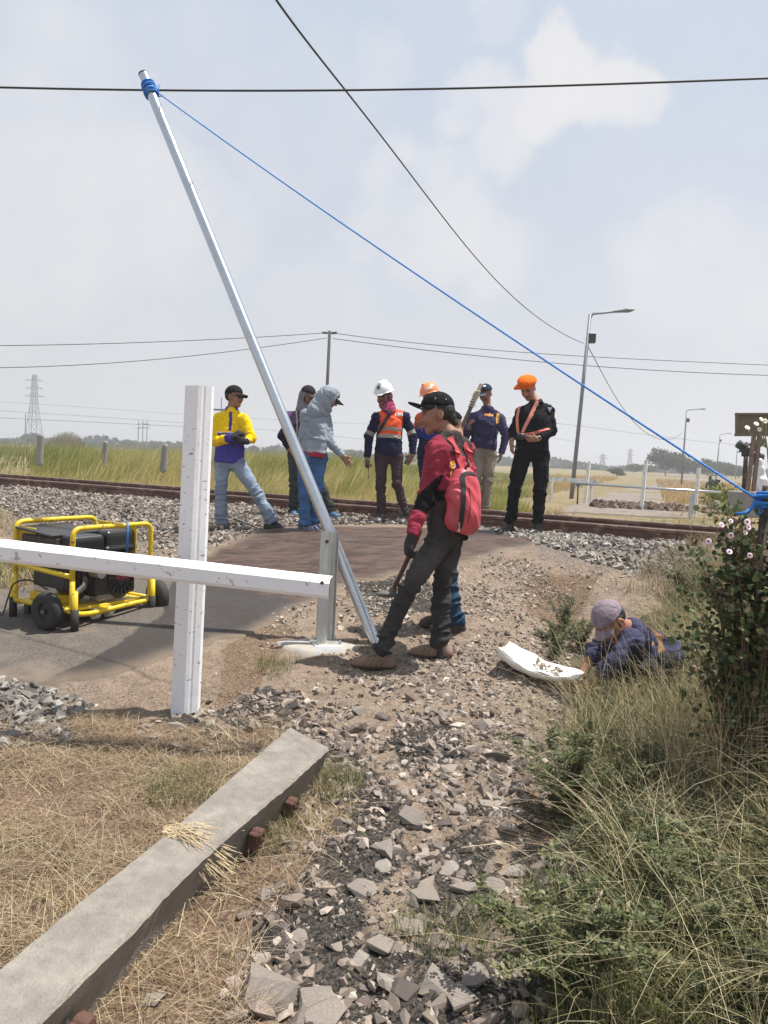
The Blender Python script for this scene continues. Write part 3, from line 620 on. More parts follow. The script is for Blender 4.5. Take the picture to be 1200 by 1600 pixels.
def owner(prims,V):
    best=np.full(len(V),1e9); ow=np.zeros(len(V),int); tt=np.zeros(len(V)); pr=[q for q in prims if not q['sub']]
    for i,q in enumerate(pr):
        d,t=pdist(q,V,True); m=d<best; best[m]=d[m]; ow[m]=i
        if t is not None: tt[m]=t[m]
    return np.array([q['tag'] for q in pr])[ow],tt
def wrinkle(V,N,folds,amp,seed):
    d=np.zeros(len(V))
    a=(vnoise(V[:,0]*13,V[:,1]*13,V[:,2]*8,seed)-.5)*2; b=(vnoise(V[:,0]*30,V[:,1]*30,V[:,2]*18,seed+1)-.5)
    d+=amp*(a*1.2+b*.7)
    for (c,ax,am,wl,sg_) in folds:
        r=V-np.asarray(c); ax=nz(ax); s=r@ax; w=np.exp(-(r**2).sum(1)/(2*sg_**2)); q=np.outer(s,ax); pr_=r-q
        wx=(vnoise(V[:,0]*8,V[:,1]*8,V[:,2]*8,seed+7)-.5)*2.2; u_=r/(wl*2.6)+(ax*(s/wl*.75+wx)[:,None]-ax*(s/(wl*2.6))[:,None]) if False else pr_/(wl*3.0)+ax*((s/wl*1.1+wx)[:,None])
        n_=vnoise(u_[:,0]+3,u_[:,1]+5,u_[:,2]+7,seed+11); d+=am*2.3*w*np.maximum(1-np.abs(2*n_-1)*3.0,-.55)
    return V+N*d[:,None]
# ---------------------------------------------------------------- people
def m_cloth(key,var=.14,rough=.88,bump=.35): return mat('cloth_'+key,attr=True,rough=rough,var=var,scale=30,bump=bump,bscale=240,spec=.08)
m_skin=mat('skin',attr=True,rough=.58,var=.22,scale=28,bump=.12,bscale=300,spec=.4)
SK=np.array([.30,.15,.094]); SKD=np.array([.225,.112,.07])
def dirw(v): v=np.asarray(v,float); return nz(v[0]*CR+v[1]*CU-v[2]*CF)      # (right, up, towards camera)
def head_frame(J):
    f=dirw(J['face']); up=np.array(J.get('hup',CU)) ; up=dirw(J['hup']) if 'hup' in J else CU
    s=nz(np.cross(f,up)); up=np.cross(s,f); return s,f,up
def head_prims(c,fr,sc=1.0):
    s,f,u=fr
    def L(x,y,z): return c+sc*(x*s+y*f+z*u)
    A=np.array([s,f,u]); p=[]
    p+=[ell(L(0,-.012,.035),np.array([.073,.093,.083])*sc,A,tag='skull'),cone(L(0,.028,-.02),L(0,.055,-.088),.062*sc,.030*sc,tag='face'),
        ell(L(0,.038,.0),np.array([.062,.058,.07])*sc,A,tag='face'),
        cone(L(-.034,.066,-.03),L(-.03,.03,-.08),.022*sc,.02*sc,tag='face'),cone(L(.034,.066,-.03),L(.03,.03,-.08),.022*sc,.02*sc,tag='face'),
        ell(L(0,.066,-.092),np.array([.022,.018,.016])*sc,A,k=.012,tag='face'),
        cone(L(-.036,.082,.026),L(.036,.082,.026),.012*sc,.012*sc,k=.012,tag='brow')]
    for e in(-1,1): p.append(ell(L(e*.032,.097,.004),np.array([.019,.014,.013])*sc,A,k=.01,sub=True))
    for e in(-1,1): p.append(ell(L(e*.031,.0755,.003),np.array([.0125,.0125,.008])*sc,A,k=.003,tag='eye'))
    p+=[cone(L(0,.088,.008),L(0,.110,-.026),.0075*sc,.012*sc,k=.01,tag='nose'),cone(L(-.013,.096,-.030),L(.013,.096,-.030),.009*sc,.009*sc,k=.006,tag='nose'),
        cone(L(-.021,.083,-.053),L(.021,.083,-.053),.007*sc,.007*sc,(u,.7),k=.007,tag='lip'),cone(L(-.019,.082,-.064),L(.019,.082,-.064),.0075*sc,.0075*sc,(u,.7),k=.007,tag='lip')]
    for e in(-1,1):
        p.append(ell(L(e*.077,-.006,-.004),np.array([.011,.021,.033])*sc,A,k=.008,tag='ear')); p.append(ell(L(e*.086,.0,-.002),np.array([.006,.011,.018])*sc,A,k=.004,sub=True))
    return p
def hand_prims(w,d,n,t,curl=.5,s=1.0,grow=0,thumb=1):
    d=nz(d); n=np.asarray(n,float); n=nz(n-d*(n@d)); t=np.asarray(t,float); t=t-d*(t@d)-n*(t@n); t=nz(t) if np.linalg.norm(t)>1e-3 else nz(np.cross(d,n))
    p=[cone(w-d*.02*s,w+d*.025*s,.028*s+grow,.03*s+grow,(n,.7),tag='hand'),cone(w+d*.03*s,w+d*.075*s,.033*s+grow,.037*s+grow,(n,.42),k=.015,tag='hand'),cone(w+(d*.02+t*.02)*s,w+(d*.055+t*.03)*s,.016*s+grow,.013*s+grow,k=.012,tag='hand')]
    for i in range(4):
        b=w+(d*(.085-.004*abs(i-1))+t*(.030-.0205*i))*s; L=[.072,.08,.074,.058][i]*s; a=curl*(.55+.12*i); q=b; r=[.0092,.0094,.009,.0078][i]*s
        for j,(fr,aa) in enumerate(((.42,a*.6),(.32,a*1.5),(.26,a*2.2))):
            dd=d*math.cos(aa)+n*math.sin(aa)+t*(.05-.04*i)*(1 if curl<.6 else 0); e=q+nz(dd)*L*fr; p.append(cone(q,e,r*(1-.1*j)+grow,r*(.93-.1*j)+grow,k=.004,tag='finger')); q=e
    b=w+(d*.03+t*.03)*s; e=b+nz(d*.6+t*.75+n*.35)*.042*s*thumb; p.append(cone(b,e,.0125*s+grow,.0108*s+grow,k=.008,tag='thumb')); e2=e+nz(d*.85+t*(.35-curl*.4)+n*(.3+.5*curl))*.034*s; p.append(cone(e,e2,.0105*s+grow,.0088*s+grow,k=.004,tag='thumb'))
    return p
def person(label,foot,D,J,cloth,vox=.0068,seed=1,shade=SK,grp=None,build=1.0):
    # J: joints by photo position and depth step -> world
    global GS
    GS=1.0
    def pt(k):
        q=J[k]; return P(q[0],q[1],D+(q[2] if len(q)>2 else 0))
    K={k:pt(k) for k in('head','neck','ls','rs','hip','lh_','rh_','lk','rk','la','ra','le','re','lw','rw') if k in J}
    fr=head_frame(J); s,f,u=fr; td=dirw(J['tdir']); b=build
    K['hl'],K['hr']=K['lh_'],K['rh_']; mid=(K['ls']+K['rs'])/2; spine=nz(mid-K['hip']); hsc=J.get('hs',1.08); K['hsc']=hsc
    base=np.array([foot[0],foot[1],foot[2]])
    limbs={}
    B=head_prims(K['head'],fr,hsc)
    nb=K['neck']; B.append(cone(K['head']-u*.05-f*.018,nb,.053,.058,tag='neck'))
    B.append(cone(nb,mid-spine*.04,.06,.07,tag='torso'))
    B+= [cone(K['ls'],K['rs'],.05,.05,tag='torso'),cone(mid-spine*.14,K['hip'],.12,.105,(td,.6),tag='torso'),cone(K['hl'],K['hr'],.072,.072,tag='torso')]
    for a in('l','r'):
        B+= [cone(K[a+'s'],K[a+'e'],.044,.037,tag='arm'),cone(K[a+'e'],K[a+'w'],.037,.026,tag='arm')]
        hp=K['h'+a]; B+= [cone(hp,K[a+'k'],.062,.045,tag='leg'),cone(K[a+'k'],K[a+'a'],.048,.036,tag='leg'),cone(K[a+'a'],K[a+'a']+nz(np.array([0,0,-1.]))*.05,.035,.035,tag='foot')]
        hd=J['hand'+a]; dd,nn,tt=[dirw(q) for q in hd[:3]]
        hp_=hand_prims(K[a+'w'],dd,nn,tt,hd[3],1.0); B+=hp_
    V,Q=sdf(B,vox,1); tg,t=owner(B,V)
    C=np.tile(shade,(len(V),1)); C[tg=='lip']=shade*[.80,.55,.55]; C[tg=='ear']=shade*1.05
    hl=(V-K['head'])@np.array([s,f,u]).T/hsc
    eye=(tg=='eye'); C[eye]=[.30,.26,.23]; iris=eye&(np.abs(np.abs(hl[:,0])-.031)<.0075)&(hl[:,1]>.07); C[iris]=[.02,.012,.01]
    brow=(np.abs(np.abs(hl[:,0])-.031)<.02)&(np.abs(hl[:,2]-.028-.12*(0.03-np.abs(np.abs(hl[:,0])-.0)))<.0055)&(hl[:,1]>.07); C[brow]=[.03,.02,.016]
    lid=(~eye)&(np.abs(np.abs(hl[:,0])-.031)<.017)&(np.abs(hl[:,2]-.012)<.004)&(hl[:,1]>.07); C[lid]=[.06,.035,.028]
    if cloth.get('stubble'): 
        m=(hl[:,2]<-.045)&(hl[:,1]>.02)&(tg!='lip'); C[m]=C[m]*.75
    body=mk('person',V,[Q],m_skin,origin=base,smooth=True,cols=C); tag(body,label,'person',grp)
    K.update(base=base,frame=fr,td=td,spine=spine,mid=mid,body=body,shirtbvh=None,D=D)
    # trousers
    tr=cloth['trousers']; fit=tr.get('fit',1.0); hem=tr.get('hem',.065); pr=[]
    waist=K['hip']+spine*.07
    pr.append(cone(K['hip']+spine*.04,K['hip']-spine*.01,.140*b,.142*b,(td,.74),cuts=[(waist,spine)],tag='pelvis'))
    pr.append(cone(K['hl'],K['hr'],.094*b,.094*b,k=.03,tag='pelvis'))
    folds=[]
    for a in('l','r'):
        kn,an,hp=K[a+'k'],K[a+'a'],K['h'+a]; sh=nz(an-kn); end=an-sh*(tr.get('up',.0)-.03)
        pr.append(cone(hp,kn,.092*fit*b,.063*fit,k=.03,tag='thigh'+a)); pr.append(cone(kn,end,.064*fit,hem,k=.02,cuts=[(end+sh*.02,sh)],tag='shin'+a))
        folds+= [(kn,nz(kn-hp),.008,.045,.085),(an,sh,.010,.04,.085),(hp,nz(kn-hp)+.5*CR,.005,.05,.11),((kn+an)/2,sh+.4*CR,.004,.07,.12)]
        if tr.get('pocket'):
            side=nz(np.cross(kn-hp,td))*(1 if a=='r' else -1); side=side if side@((1 if a=='r' else -1)*CR)>0 else -side
            cpt=hp*.45+kn*.55+side*.07; ax=np.array([side,nz(np.cross(side,kn-hp)),nz(kn-hp)]); pr.append(rbox(cpt,(.022,.08,.095),.012,ax,k=.012,tag='thigh'+a))
    V,Q=sdf(pr,vox*1.1,1); N=vnorm(V,Q); V=wrinkle(V,N,folds,.006,seed+3); tg,t=owner(pr,V)
    C=tr['col'](V,tg,t,K) if callable(tr['col']) else np.tile(tr['col'],(len(V),1))
    to=mk('trousers',V,[Q],tr.get('mat') or m_cloth('twill'),parent=body,smooth=True,cols=C); K['trousers']=(V,Q)
    # shirt
    st=cloth['shirt']; sf=st.get('fit',1.0); hemd=st.get('len',.06); pr=[]; folds=[]
    hem_c=K['hip']-spine*hemd; top=mid+spine*.0
    hn=-spine if 'hemn' not in st else dirw(st['hemn'])
    pr.append(cone(mid-spine*.14,K['hip'],.172*sf*b,.168*sf*b,(td,.66),cuts=[(hem_c,hn)],k=.03,tag='torso'))
    pr.append(cone(K['hip']+spine*.05,hem_c-spine*.06,.168*sf*b,.180*sf*b,(td,.74),cuts=[(hem_c,hn)],k=.03,tag='torso'))
    pr.append(cone(K['ls'],K['rs'],.066,.066,k=.05,tag='torso')); pr.append(cone(nb-spine*.01,mid-spine*.05,.078,.095,(td,.9),k=.04,cuts=[(nb+spine*.012+s*0,spine)],tag='torso'))
    for a in('l','r'):
        S_,E,Wp=K[a+'s'],K[a+'e'],K[a+'w']; fd=nz(Wp-E); en=Wp-fd*st.get('sl'+a,st.get('sl',.0)); r=st.get('arm',1.0)
        pr.append(cone(S_,E,.066*r,.052*r,k=.03,tag='uarm'+a)); pr.append(cone(E,en,.051*r,.040*r,k=.02,cuts=[(en,fd)],tag='farm'+a))
        pr.append(cone(nb-spine*.012,S_,.056,.060,k=.045,cuts=[(nb+spine*.016,spine)],tag='torso'))
        folds+= [(E,fd,.007,.035,.06),(S_,nz(E-S_)+.6*CR,.006,.05,.08),((E+en)/2,fd,.004,.04,.06),((S_+E)/2,nz(E-S_)+.5*CU,.004,.055,.08)]
    folds+= [(K['hip']+spine*.08,spine+.3*CR,.008*st.get('wr',1),.055,.12),(mid*.6+K['hip']*.4,spine+.9*CR,.006*st.get('wr',1),.08,.14),(mid*.8+K['hip']*.2,spine-.9*CR,.005*st.get('wr',1),.08,.12)]
    V,Q=sdf(pr,vox*1.05,1); N=vnorm(V,Q); V=wrinkle(V,N,folds,.008,seed+9); tg,t=owner(pr,V)
    C=st['col'](V,tg,t,K) if callable(st['col']) else np.tile(st['col'],(len(V),1))
    so_=mk(st.get('name','shirt'),V,[Q],st.get('mat') or m_cloth('knit'),parent=body,smooth=True,cols=C); K['shirt']=(V,Q); K['bvh']=BVHTree.FromPolygons([Vector(v) for v in V],[tuple(q) for q in Q.tolist()])
    if st.get('collar') is not None:
        cc=nb+spine*.018; mb=MB(); ring=[]
        for a in np.linspace(-2.5,2.5,15):
            dd=f*0; fw=nz(td-spine*(td@spine)); sd_=np.cross(fw,spine); ring.append(cc+.070*(math.cos(a)*-fw*1.0+math.sin(a)*sd_)-spine*.03*(math.cos(a)<-.3)*0)
        V2=[];F2=[]
        for i,q in enumerate(ring):
            o_=nz(q-cc); V2+= [q+spine*.032-o_*.004,q+o_*.022-spine*.014,q+spine*.026-o_*.012,]
        for i in range(len(ring)-1): F2+=[(3*i,3*i+1,3*i+4,3*i+3),(3*i+3,3*i+5,3*i+2,3*i)]
        mk('collar',V2,F2,m_cloth('collar'),parent=body,smooth=True,cols=np.array(st['collar']))
    # shoes
    for a in('l','r'):
        an=K[a+'a']; tq=J[a+'t']; toe=P(tq[0],tq[1],D+(tq[2] if len(tq)>2 else 0)); fd=toe-an; fd[2]=0; L=cloth.get('shoeL',.27); fd=nz(fd) if 'td'+a not in J else dirw(J['td'+a]); fd[2]=0; fd=nz(fd)
        zf=K[a+'a'][2]-.085 if cloth.get('zfree') else float(ground(toe[0],toe[1]))*.5+float(ground(an[0],an[1]))*.5-.004
        zf=min(zf,an[2]-.05)
        hc=np.array([an[0],an[1],zf])-fd*.045; z=np.array([0,0,1.]); sidev=np.cross(fd,z)
        cut=[(np.array([0,0,zf]),-z)]
        pr=[cone(hc+z*.03,hc+fd*.16+z*.028,.038,.046,cuts=cut,k=.02,tag='sole'),cone(hc+fd*.13+z*.03,hc+fd*(L-.075)+z*.022,.046,.036,cuts=cut,k=.02,tag='upper'),
            cone(hc+z*.04+fd*.005,np.array([an[0],an[1],zf+.09]),.037,.042,cuts=cut,k=.02,tag='upper'),cone(hc+fd*.06+z*.06,hc+fd*.15+z*.035,.038,.034,k=.02,cuts=cut,tag='upper')]
        if cloth.get('boot'): pr.append(cone(np.array([an[0],an[1],zf+.07]),np.array([an[0],an[1],zf+.07])+nz(K[a+'k']-an)*cloth['boot'],.046,.052,k=.015,tag='upper'))
        V,Q=sdf(pr,.006,1); zc=V[:,2]-zf; sc_=cloth.get('sole',(.05,.045,.04)); uc=np.array(cloth['shoe'])
        C=np.where((zc<.022)[:,None],np.array(sc_),uc); along=(V-hc)@fd; lat=np.abs((V-hc)@sidev)
        lc=(along>.07)&(along<.15)&(lat<.028)&(zc>.05); C[lc]=np.where(((along[lc]*55)%1<.45)[:,None],np.array(cloth.get('lace',(.03,.03,.03))),uc)
        if cloth.get('stripe') is not None:
            sm=(zc>.03)&(zc<.07)&(along>.04)&(along<.17)&(((along*28+zc*18)%1)<.25); C[sm]=cloth['stripe']
        mk('boot' if cloth.get('boot') else 'shoe',V,[Q],mat('shoe_leather',attr=True,rough=cloth.get('shr',.7),var=.18,scale=30,bump=.2,bscale=160) if not cloth.get('boot') else mat('boot_leather',attr=True,rough=.42,var=.15,bump=.2,bscale=90),parent=body,smooth=True,cols=C)
    # gloves
    for a in cloth.get('glove',''):
        hd=J['hand'+a]; dd,nn,tt=[dirw(q) for q in hd[:3]]; hp_=hand_prims(K[a+'w'],dd,nn,tt,hd[3],1.06,.0035); hp_.append(cone(K[a+'w']-nz(K[a+'w']-K[a+'e'])*.05,K[a+'w'],.034,.031,k=.01,tag='cuff'))
        V,Q=sdf(hp_,.006,1); mk('glove',V,[Q],mat('glove_knit',attr=True,rough=.9,var=.2,bump=.4,bscale=200),parent=body,smooth=True,cols=np.array(cloth.get('glovec',(.02,.02,.022))))
    GS=hsc
    return K
def hl_(K,x,y,z,sc=1): s,f,u=K['frame']; return P_(K,x,y,z)
def P_(K,x,y,z): s,f,u=K['frame']; return np.asarray(K['head'])+K['hsc']*(x*s+y*f+z*u)
def cap(K,c,brim=.075,bc=None,flat=False,front=None,up=.0,name='cap',panel=None,tilt=0):
    s,f,u=K['frame']; A=np.array([s,f,u]); L=lambda x,y,z:P_(K,x,y,z)
    bt=L(0,0,.045+up)
    un=nz(u-.12*f)
    pr=[ell(L(0,-.008,.045+up),(.089,.109,.096),A,cuts=[(bt,-un)],k=.003,tag='dome'),ell(L(0,-.008,.045+up),(.078,.098,.081),A,k=.003,sub=True,cuts=[(bt-un*.03,-un)])]
    V,Q=sdf(pr,.0055,1); q=(V-L(0,0,0))@A.T
    C=np.tile(np.array(c,float),(len(V),1))
    ang=np.arctan2(q[:,0],q[:,1]); seam=np.abs(((ang/(np.pi/3)+.5)%1)-.5)<.035; C[seam]*=.6
    if front is not None: m=(np.abs(ang)<front[1])&(q[:,2]<front[2]); C[m]=front[0]
    o=mk(name,V,[Q],m_cloth('cap'),parent=K['body'],smooth=True,cols=C)
    if brim:
        V=[];F=[];n=13
        for j,rr in enumerate(np.linspace(0,1,5)):
            for i,a in enumerate(np.linspace(-1.05,1.05,n)):
                x=math.sin(a)*(.080); y=.02+math.cos(a)*.078+rr*brim*math.cos(a*.95)**.6; z=.043+up+(tilt*(y-.08)/.1 if flat else -.022*rr-.030*(x/.08)**2+tilt*rr)
                for dz in(.0025,-.0025): V.append(L(x*(1 if rr<.6 else 1-.15*(rr-.6)),y,z+dz))
        for j in range(4):
            for i in range(n-1):
                a=(j*n+i)*2;b=a+2;c_=a+2*n;d=c_+2; F+=[(a,b,d,c_),(a+1,c_+1,d+1,b+1)]
        for i in range(n-1): a=(4*n+i)*2; F.append((a,a+2,a+3,a+1))
        for j in range(4):
            a=(j*n)*2; F.append((a,a+2*n,a+2*n+1,a+1)); a=(j*n+n-1)*2; F.append((a,a+1,a+2*n+1,a+2*n))
        mk('brim',V,F,m_cloth('cap'),parent=o,smooth=True,cols=np.array(bc if bc is not None else c,float))
    mk('button',*[x for x in ball(L(0,-.008,.135+up),.008)],m_cloth('cap'),parent=o,smooth=True,cols=np.array(c,float)); return o
def ball(c,r,sq=(1,1,1)):
    V=[];F=[];n=10;m=6
    for i in range(m+1):
        for j in range(n):
            a=math.pi*i/m; b=2*math.pi*j/n; V.append(np.asarray(c)+np.array([math.sin(a)*math.cos(b)*sq[0],math.sin(a)*math.sin(b)*sq[1],math.cos(a)*sq[2]])*r)
    for i in range(m):
        for j in range(n): k=(j+1)%n; F.append((i*n+j,(i+1)*n+j,(i+1)*n+k,i*n+k))
    return V,F
def helmet(K,c,logo=None):
    A=np.array(K['frame']); s,f,u=A; L=lambda x,y,z:P_(K,x,y,z); bt=L(0,0,.035); un=nz(u-.05*f)
    pr=[ell(L(0,-.005,.05),(.112,.134,.125),A,cuts=[(bt,-un)],k=.004,tag='d'),cone(L(0,-.09,.150),L(0,.07,.156),.022,.022,(s,1.2),k=.02,tag='ridge'),
        cone(L(0,-.01,.040),L(0,.012,.040),.136,.136,(u,.07),k=.012,tag='rim'),cone(L(0,.07,.034),L(0,.125,.026),.075,.052,(u,.10),k=.012,tag='peak'),
        ell(L(0,-.005,.03),(.096,.118,.10),A,k=.004,sub=True)]
    pr[2]=cone(L(0,-.012,.042),L(0,.006,.040),.128,.128,(u,.07),k=.012,tag='rim')
    V,Q=sdf(pr,.0055,1); o=mk('hard_hat',V,[Q],mat('helmet_plastic',attr=True,rough=.3,var=.05,coat=.3),parent=K['body'],smooth=True,cols=np.array(c,float)); K['hatbvh']=BVHTree.FromPolygons([Vector(v) for v in V],[tuple(q) for q in Q.tolist()]); return o
def hair(K,prims_,c=(.012,.011,.011),name='hair'):
    V,Q=sdf(prims_,.0055,0); N=vnorm(V,Q); V=V+N*((vnoise(V[:,0]*120,V[:,1]*120,V[:,2]*50,4)-.5)*.007)[:,None]
    return mk(name,V,[Q],mat('hair_black',attr=True,rough=.5,var=.4,scale=80,bump=.6,bscale=150),parent=K['body'],smooth=True,cols=np.array(c,float))
# ---- things laid on cloth by casting the camera's own rays onto the real surface
def hit(bvh,px,py):
    d=Vector(raydir(px,py)); h,n,i,_=bvh.ray_cast(Vector(CC),d); 
    return (None,None) if h is None else (np.array(h),np.array(n))
def ribbon(K,bvh,pts,w,name,mt,c=None,off=.006,n=24,parent=None,th=.003):
    pts=resample(np.array(pts,float),n); H=[hit(bvh,*p) for p in pts]; H=[h for h in H if h[0] is not None]
    if len(H)<3: return None
    C_=np.array([h[0] for h in H]); N=np.array([h[1] for h in H])
    for _ in range(3): C_[1:-1]=(C_[:-2]+2*C_[1:-1]+C_[2:])/4; N[1:-1]=(N[:-2]+2*N[1:-1]+N[2:])/4
    N/=np.linalg.norm(N,axis=1)[:,None]+1e-9; T=np.gradient(C_,axis=0); T/=np.linalg.norm(T,axis=1)[:,None]+1e-9; S_=np.cross(T,N); S_/=np.linalg.norm(S_,axis=1)[:,None]+1e-9
    V=[];F=[];m=len(C_)
    for i in range(m):
        for (a,b) in((-1,off),(1,off),(1,off-th-.004),(-1,off-th-.004)): V.append(C_[i]+S_[i]*a*w/2+N[i]*b)
    for i in range(m-1):
        for j in range(4): k=(j+1)%4; F.append((4*i+j,4*i+k,4*i+4+k,4*i+4+j))
    F+=[(0,1,2,3),(4*m-1,4*m-2,4*m-3,4*m-4)]
    return mk(name,V,F,mt,parent=parent or K['body'],cols=None if c is None else np.array(c,float))
def patch(K,bvh,outline,name,mt,c=None,off=.004,parent=None,sub=5):
    o=np.array(outline,float); c0=o.mean(0); o=resample(np.vstack([o,o[:1]]),24)[:-1]; V=[];F=[];n=len(o)
    for r in range(sub+1):
        for p in o:
            q=c0+(p-c0)*max(r/sub,.02); h,nn=hit(bvh,*q)
            if h is None: return None
            V.append(h+nn*off)
    for r in range(sub):
        for j in range(n): k=(j+1)%n; F.append((r*n+j,r*n+k,(r+1)*n+k,(r+1)*n+j))
    return mk(name,V,F,mt,parent=parent or K['body'],smooth=True,cols=None if c is None else np.array(c,float))
def lettering(K,bvh,text,px,py,hpx,mt,name='lettering',ang=0,off=.005,parent=None,bold=.0):
    cu=bpy.data.curves.new('t','FONT'); cu.body=text; cu.size=1; cu.resolution_u=2; cu.offset=bold; tmp=bpy.data.objects.new('t',cu); col.objects.link(tmp)
    dg=bpy.context.evaluated_depsgraph_get(); me=bpy.data.meshes.new_from_object(tmp.evaluated_get(dg)); V=np.array([v.co[:] for v in me.vertices]); F=[tuple(p.vertices) for p in me.polygons]
    bpy.data.objects.remove(tmp); bpy.data.curves.remove(cu)
    if not len(V): return
    ca,sa=math.cos(ang),math.sin(ang); out=[]
    for v in V:
        x,y=v[0]*hpx*1.4,-v[1]*hpx*1.4; h,nn=hit(bvh,px+x*ca-y*sa,py+x*sa+y*ca)
        if h is None: return
        out.append(h+nn*off)
    return mk(name,out,F,mt,parent=parent or K['body'])
# ---------------------------------------------------------------- the people
def dep(p): return float((np.asarray(p)-CC)@CF)
def onground(px,py): g=Gh(px,py,ground); return g,dep(g)
def sel(tg,*names): return np.isin(tg,names)
def tcoord(V,K):
    fw=nz(K['td']-K['spine']*(K['td']@K['spine'])); sd_=nz(np.cross(fw,K['spine'])); r=V-K['mid']; return r@sd_, r@K['spine'], r@fw
m_strap=mat('webbing',attr=True,rough=.8,var=.15,bump=.2,bscale=200)
m_plain=mat('trim_plain',attr=True,rough=.6,var=.08)
m_black=mat('black_plastic',(.018,.018,.02),.45,var=.15)
m_white=mat('print_white',(.75,.75,.75),.7,var=.05); m_orangep=mat('print_orange',(.75,.33,.05),.7,var=.05); m_yellowp=mat('print_yellow',(.8,.62,.08),.7,var=.05)
m_reflect=mat('reflective_tape',(.36,.34,.30),.5,var=.15,scale=40)
G_GROUP='workers gathered at the level crossing'
def denim(c,lo=.75,hi=1.35):
    c=np.array(c)
    def fn(V,tg,t,K):
        n=vnoise(V[:,0]*9,V[:,1]*9,V[:,2]*7,5)*.6+.4*vnoise(V[:,0]*34,V[:,1]*34,V[:,2]*20,6); th=np.isin(tg,('thighl','thighr')); f=lo+(hi-lo)*n+.25*np.exp(-((t-.45)/.3)**2)*th
        return c*f[:,None]
    return fn
# 1 yellow and blue shirt
def p1():
    g,D=onground(385,826)
    def shirt(V,tg,t,K):
        x,y,z=tcoord(V,K); Y=np.array([.86,.57,.012]); B=np.array([.075,.06,.30]); C=np.tile(B,(len(V),1))
        m=(sel(tg,'torso')&(y>-.155))|sel(tg,'uarml','uarmr')|(sel(tg,'farml','farmr')&(t<.72)); C[m]=Y
        C[sel(tg,'farmr')&(t<.9)]=Y
        C[sel(tg,'torso')&(np.abs(x)<.018)&(y>-.13)&(z>0)&(y<.1)]=B*.8
        w=sel(tg,'torso')&(np.abs(y+.155)<.006); C[w]=[.75,.75,.7]
        return C
    J=dict(head=(366,621,0),neck=(362,642),ls=(341,657,.03),rs=(381,658,-.03),hip=(359,714),lh_=(348,724),rh_=(371,724),lk=(345,766,-.03),rk=(400,768,-.02),la=(346,812),ra=(423,811,-.05),
        lt=(344,823,-.25),rt=(442,820,-.05),le=(336,690,-.05),re=(393,684,-.06),lw=(363,683,-.24),rw=(384,690,-.22),face=(.93,-.06,.36),tdir=(.15,0,1),
        handl=((.75,.55,-.1),(.5,-.2,-.8),(.1,.5,.8),1.0),handr=((-.75,.1,.2),(-.3,-.1,-.9),(0,.9,.3),1.0))
    K=person('man in yellow and blue long sleeved shirt and black cap standing by the white post',g,D,J,dict(
        trousers=dict(col=denim((.20,.25,.32)),fit=1.08,hem=.075,up=-.02,mat=m_cloth('denim')),shirt=dict(col=shirt,fit=1.03,len=.07,arm=1.12,collar=(.09,.08,.25)),shoe=(.02,.02,.022),glove='lr'),seed=11,grp=G_GROUP,build=.98)
    cap(K,(.017,.016,.017),.075,name='cap')
    s,f,u=K['frame']; hc=K['head']; A=np.array(K['frame'])
    hair(K,[ell(P_(K,0,-.03,.03),(.079,.085,.085),A,cuts=[(P_(K,0,.045,0),f),(P_(K,0,0,-.055),-u)],k=.003,tag='h')])
    mb=MB()
    for e in(-1,1): mb.add(*ball(P_(K,e*.033,.088,.003),.019,(1,1,.85)))
    mb.tube([P_(K,-.082,.0,.012),P_(K,-.066,.07,.012),P_(K,0,.101,.010),P_(K,.066,.07,.012),P_(K,.082,.0,.012)],.0035,6); mb.build('sunglasses',m_black,K['body'],smooth=True)
    return K
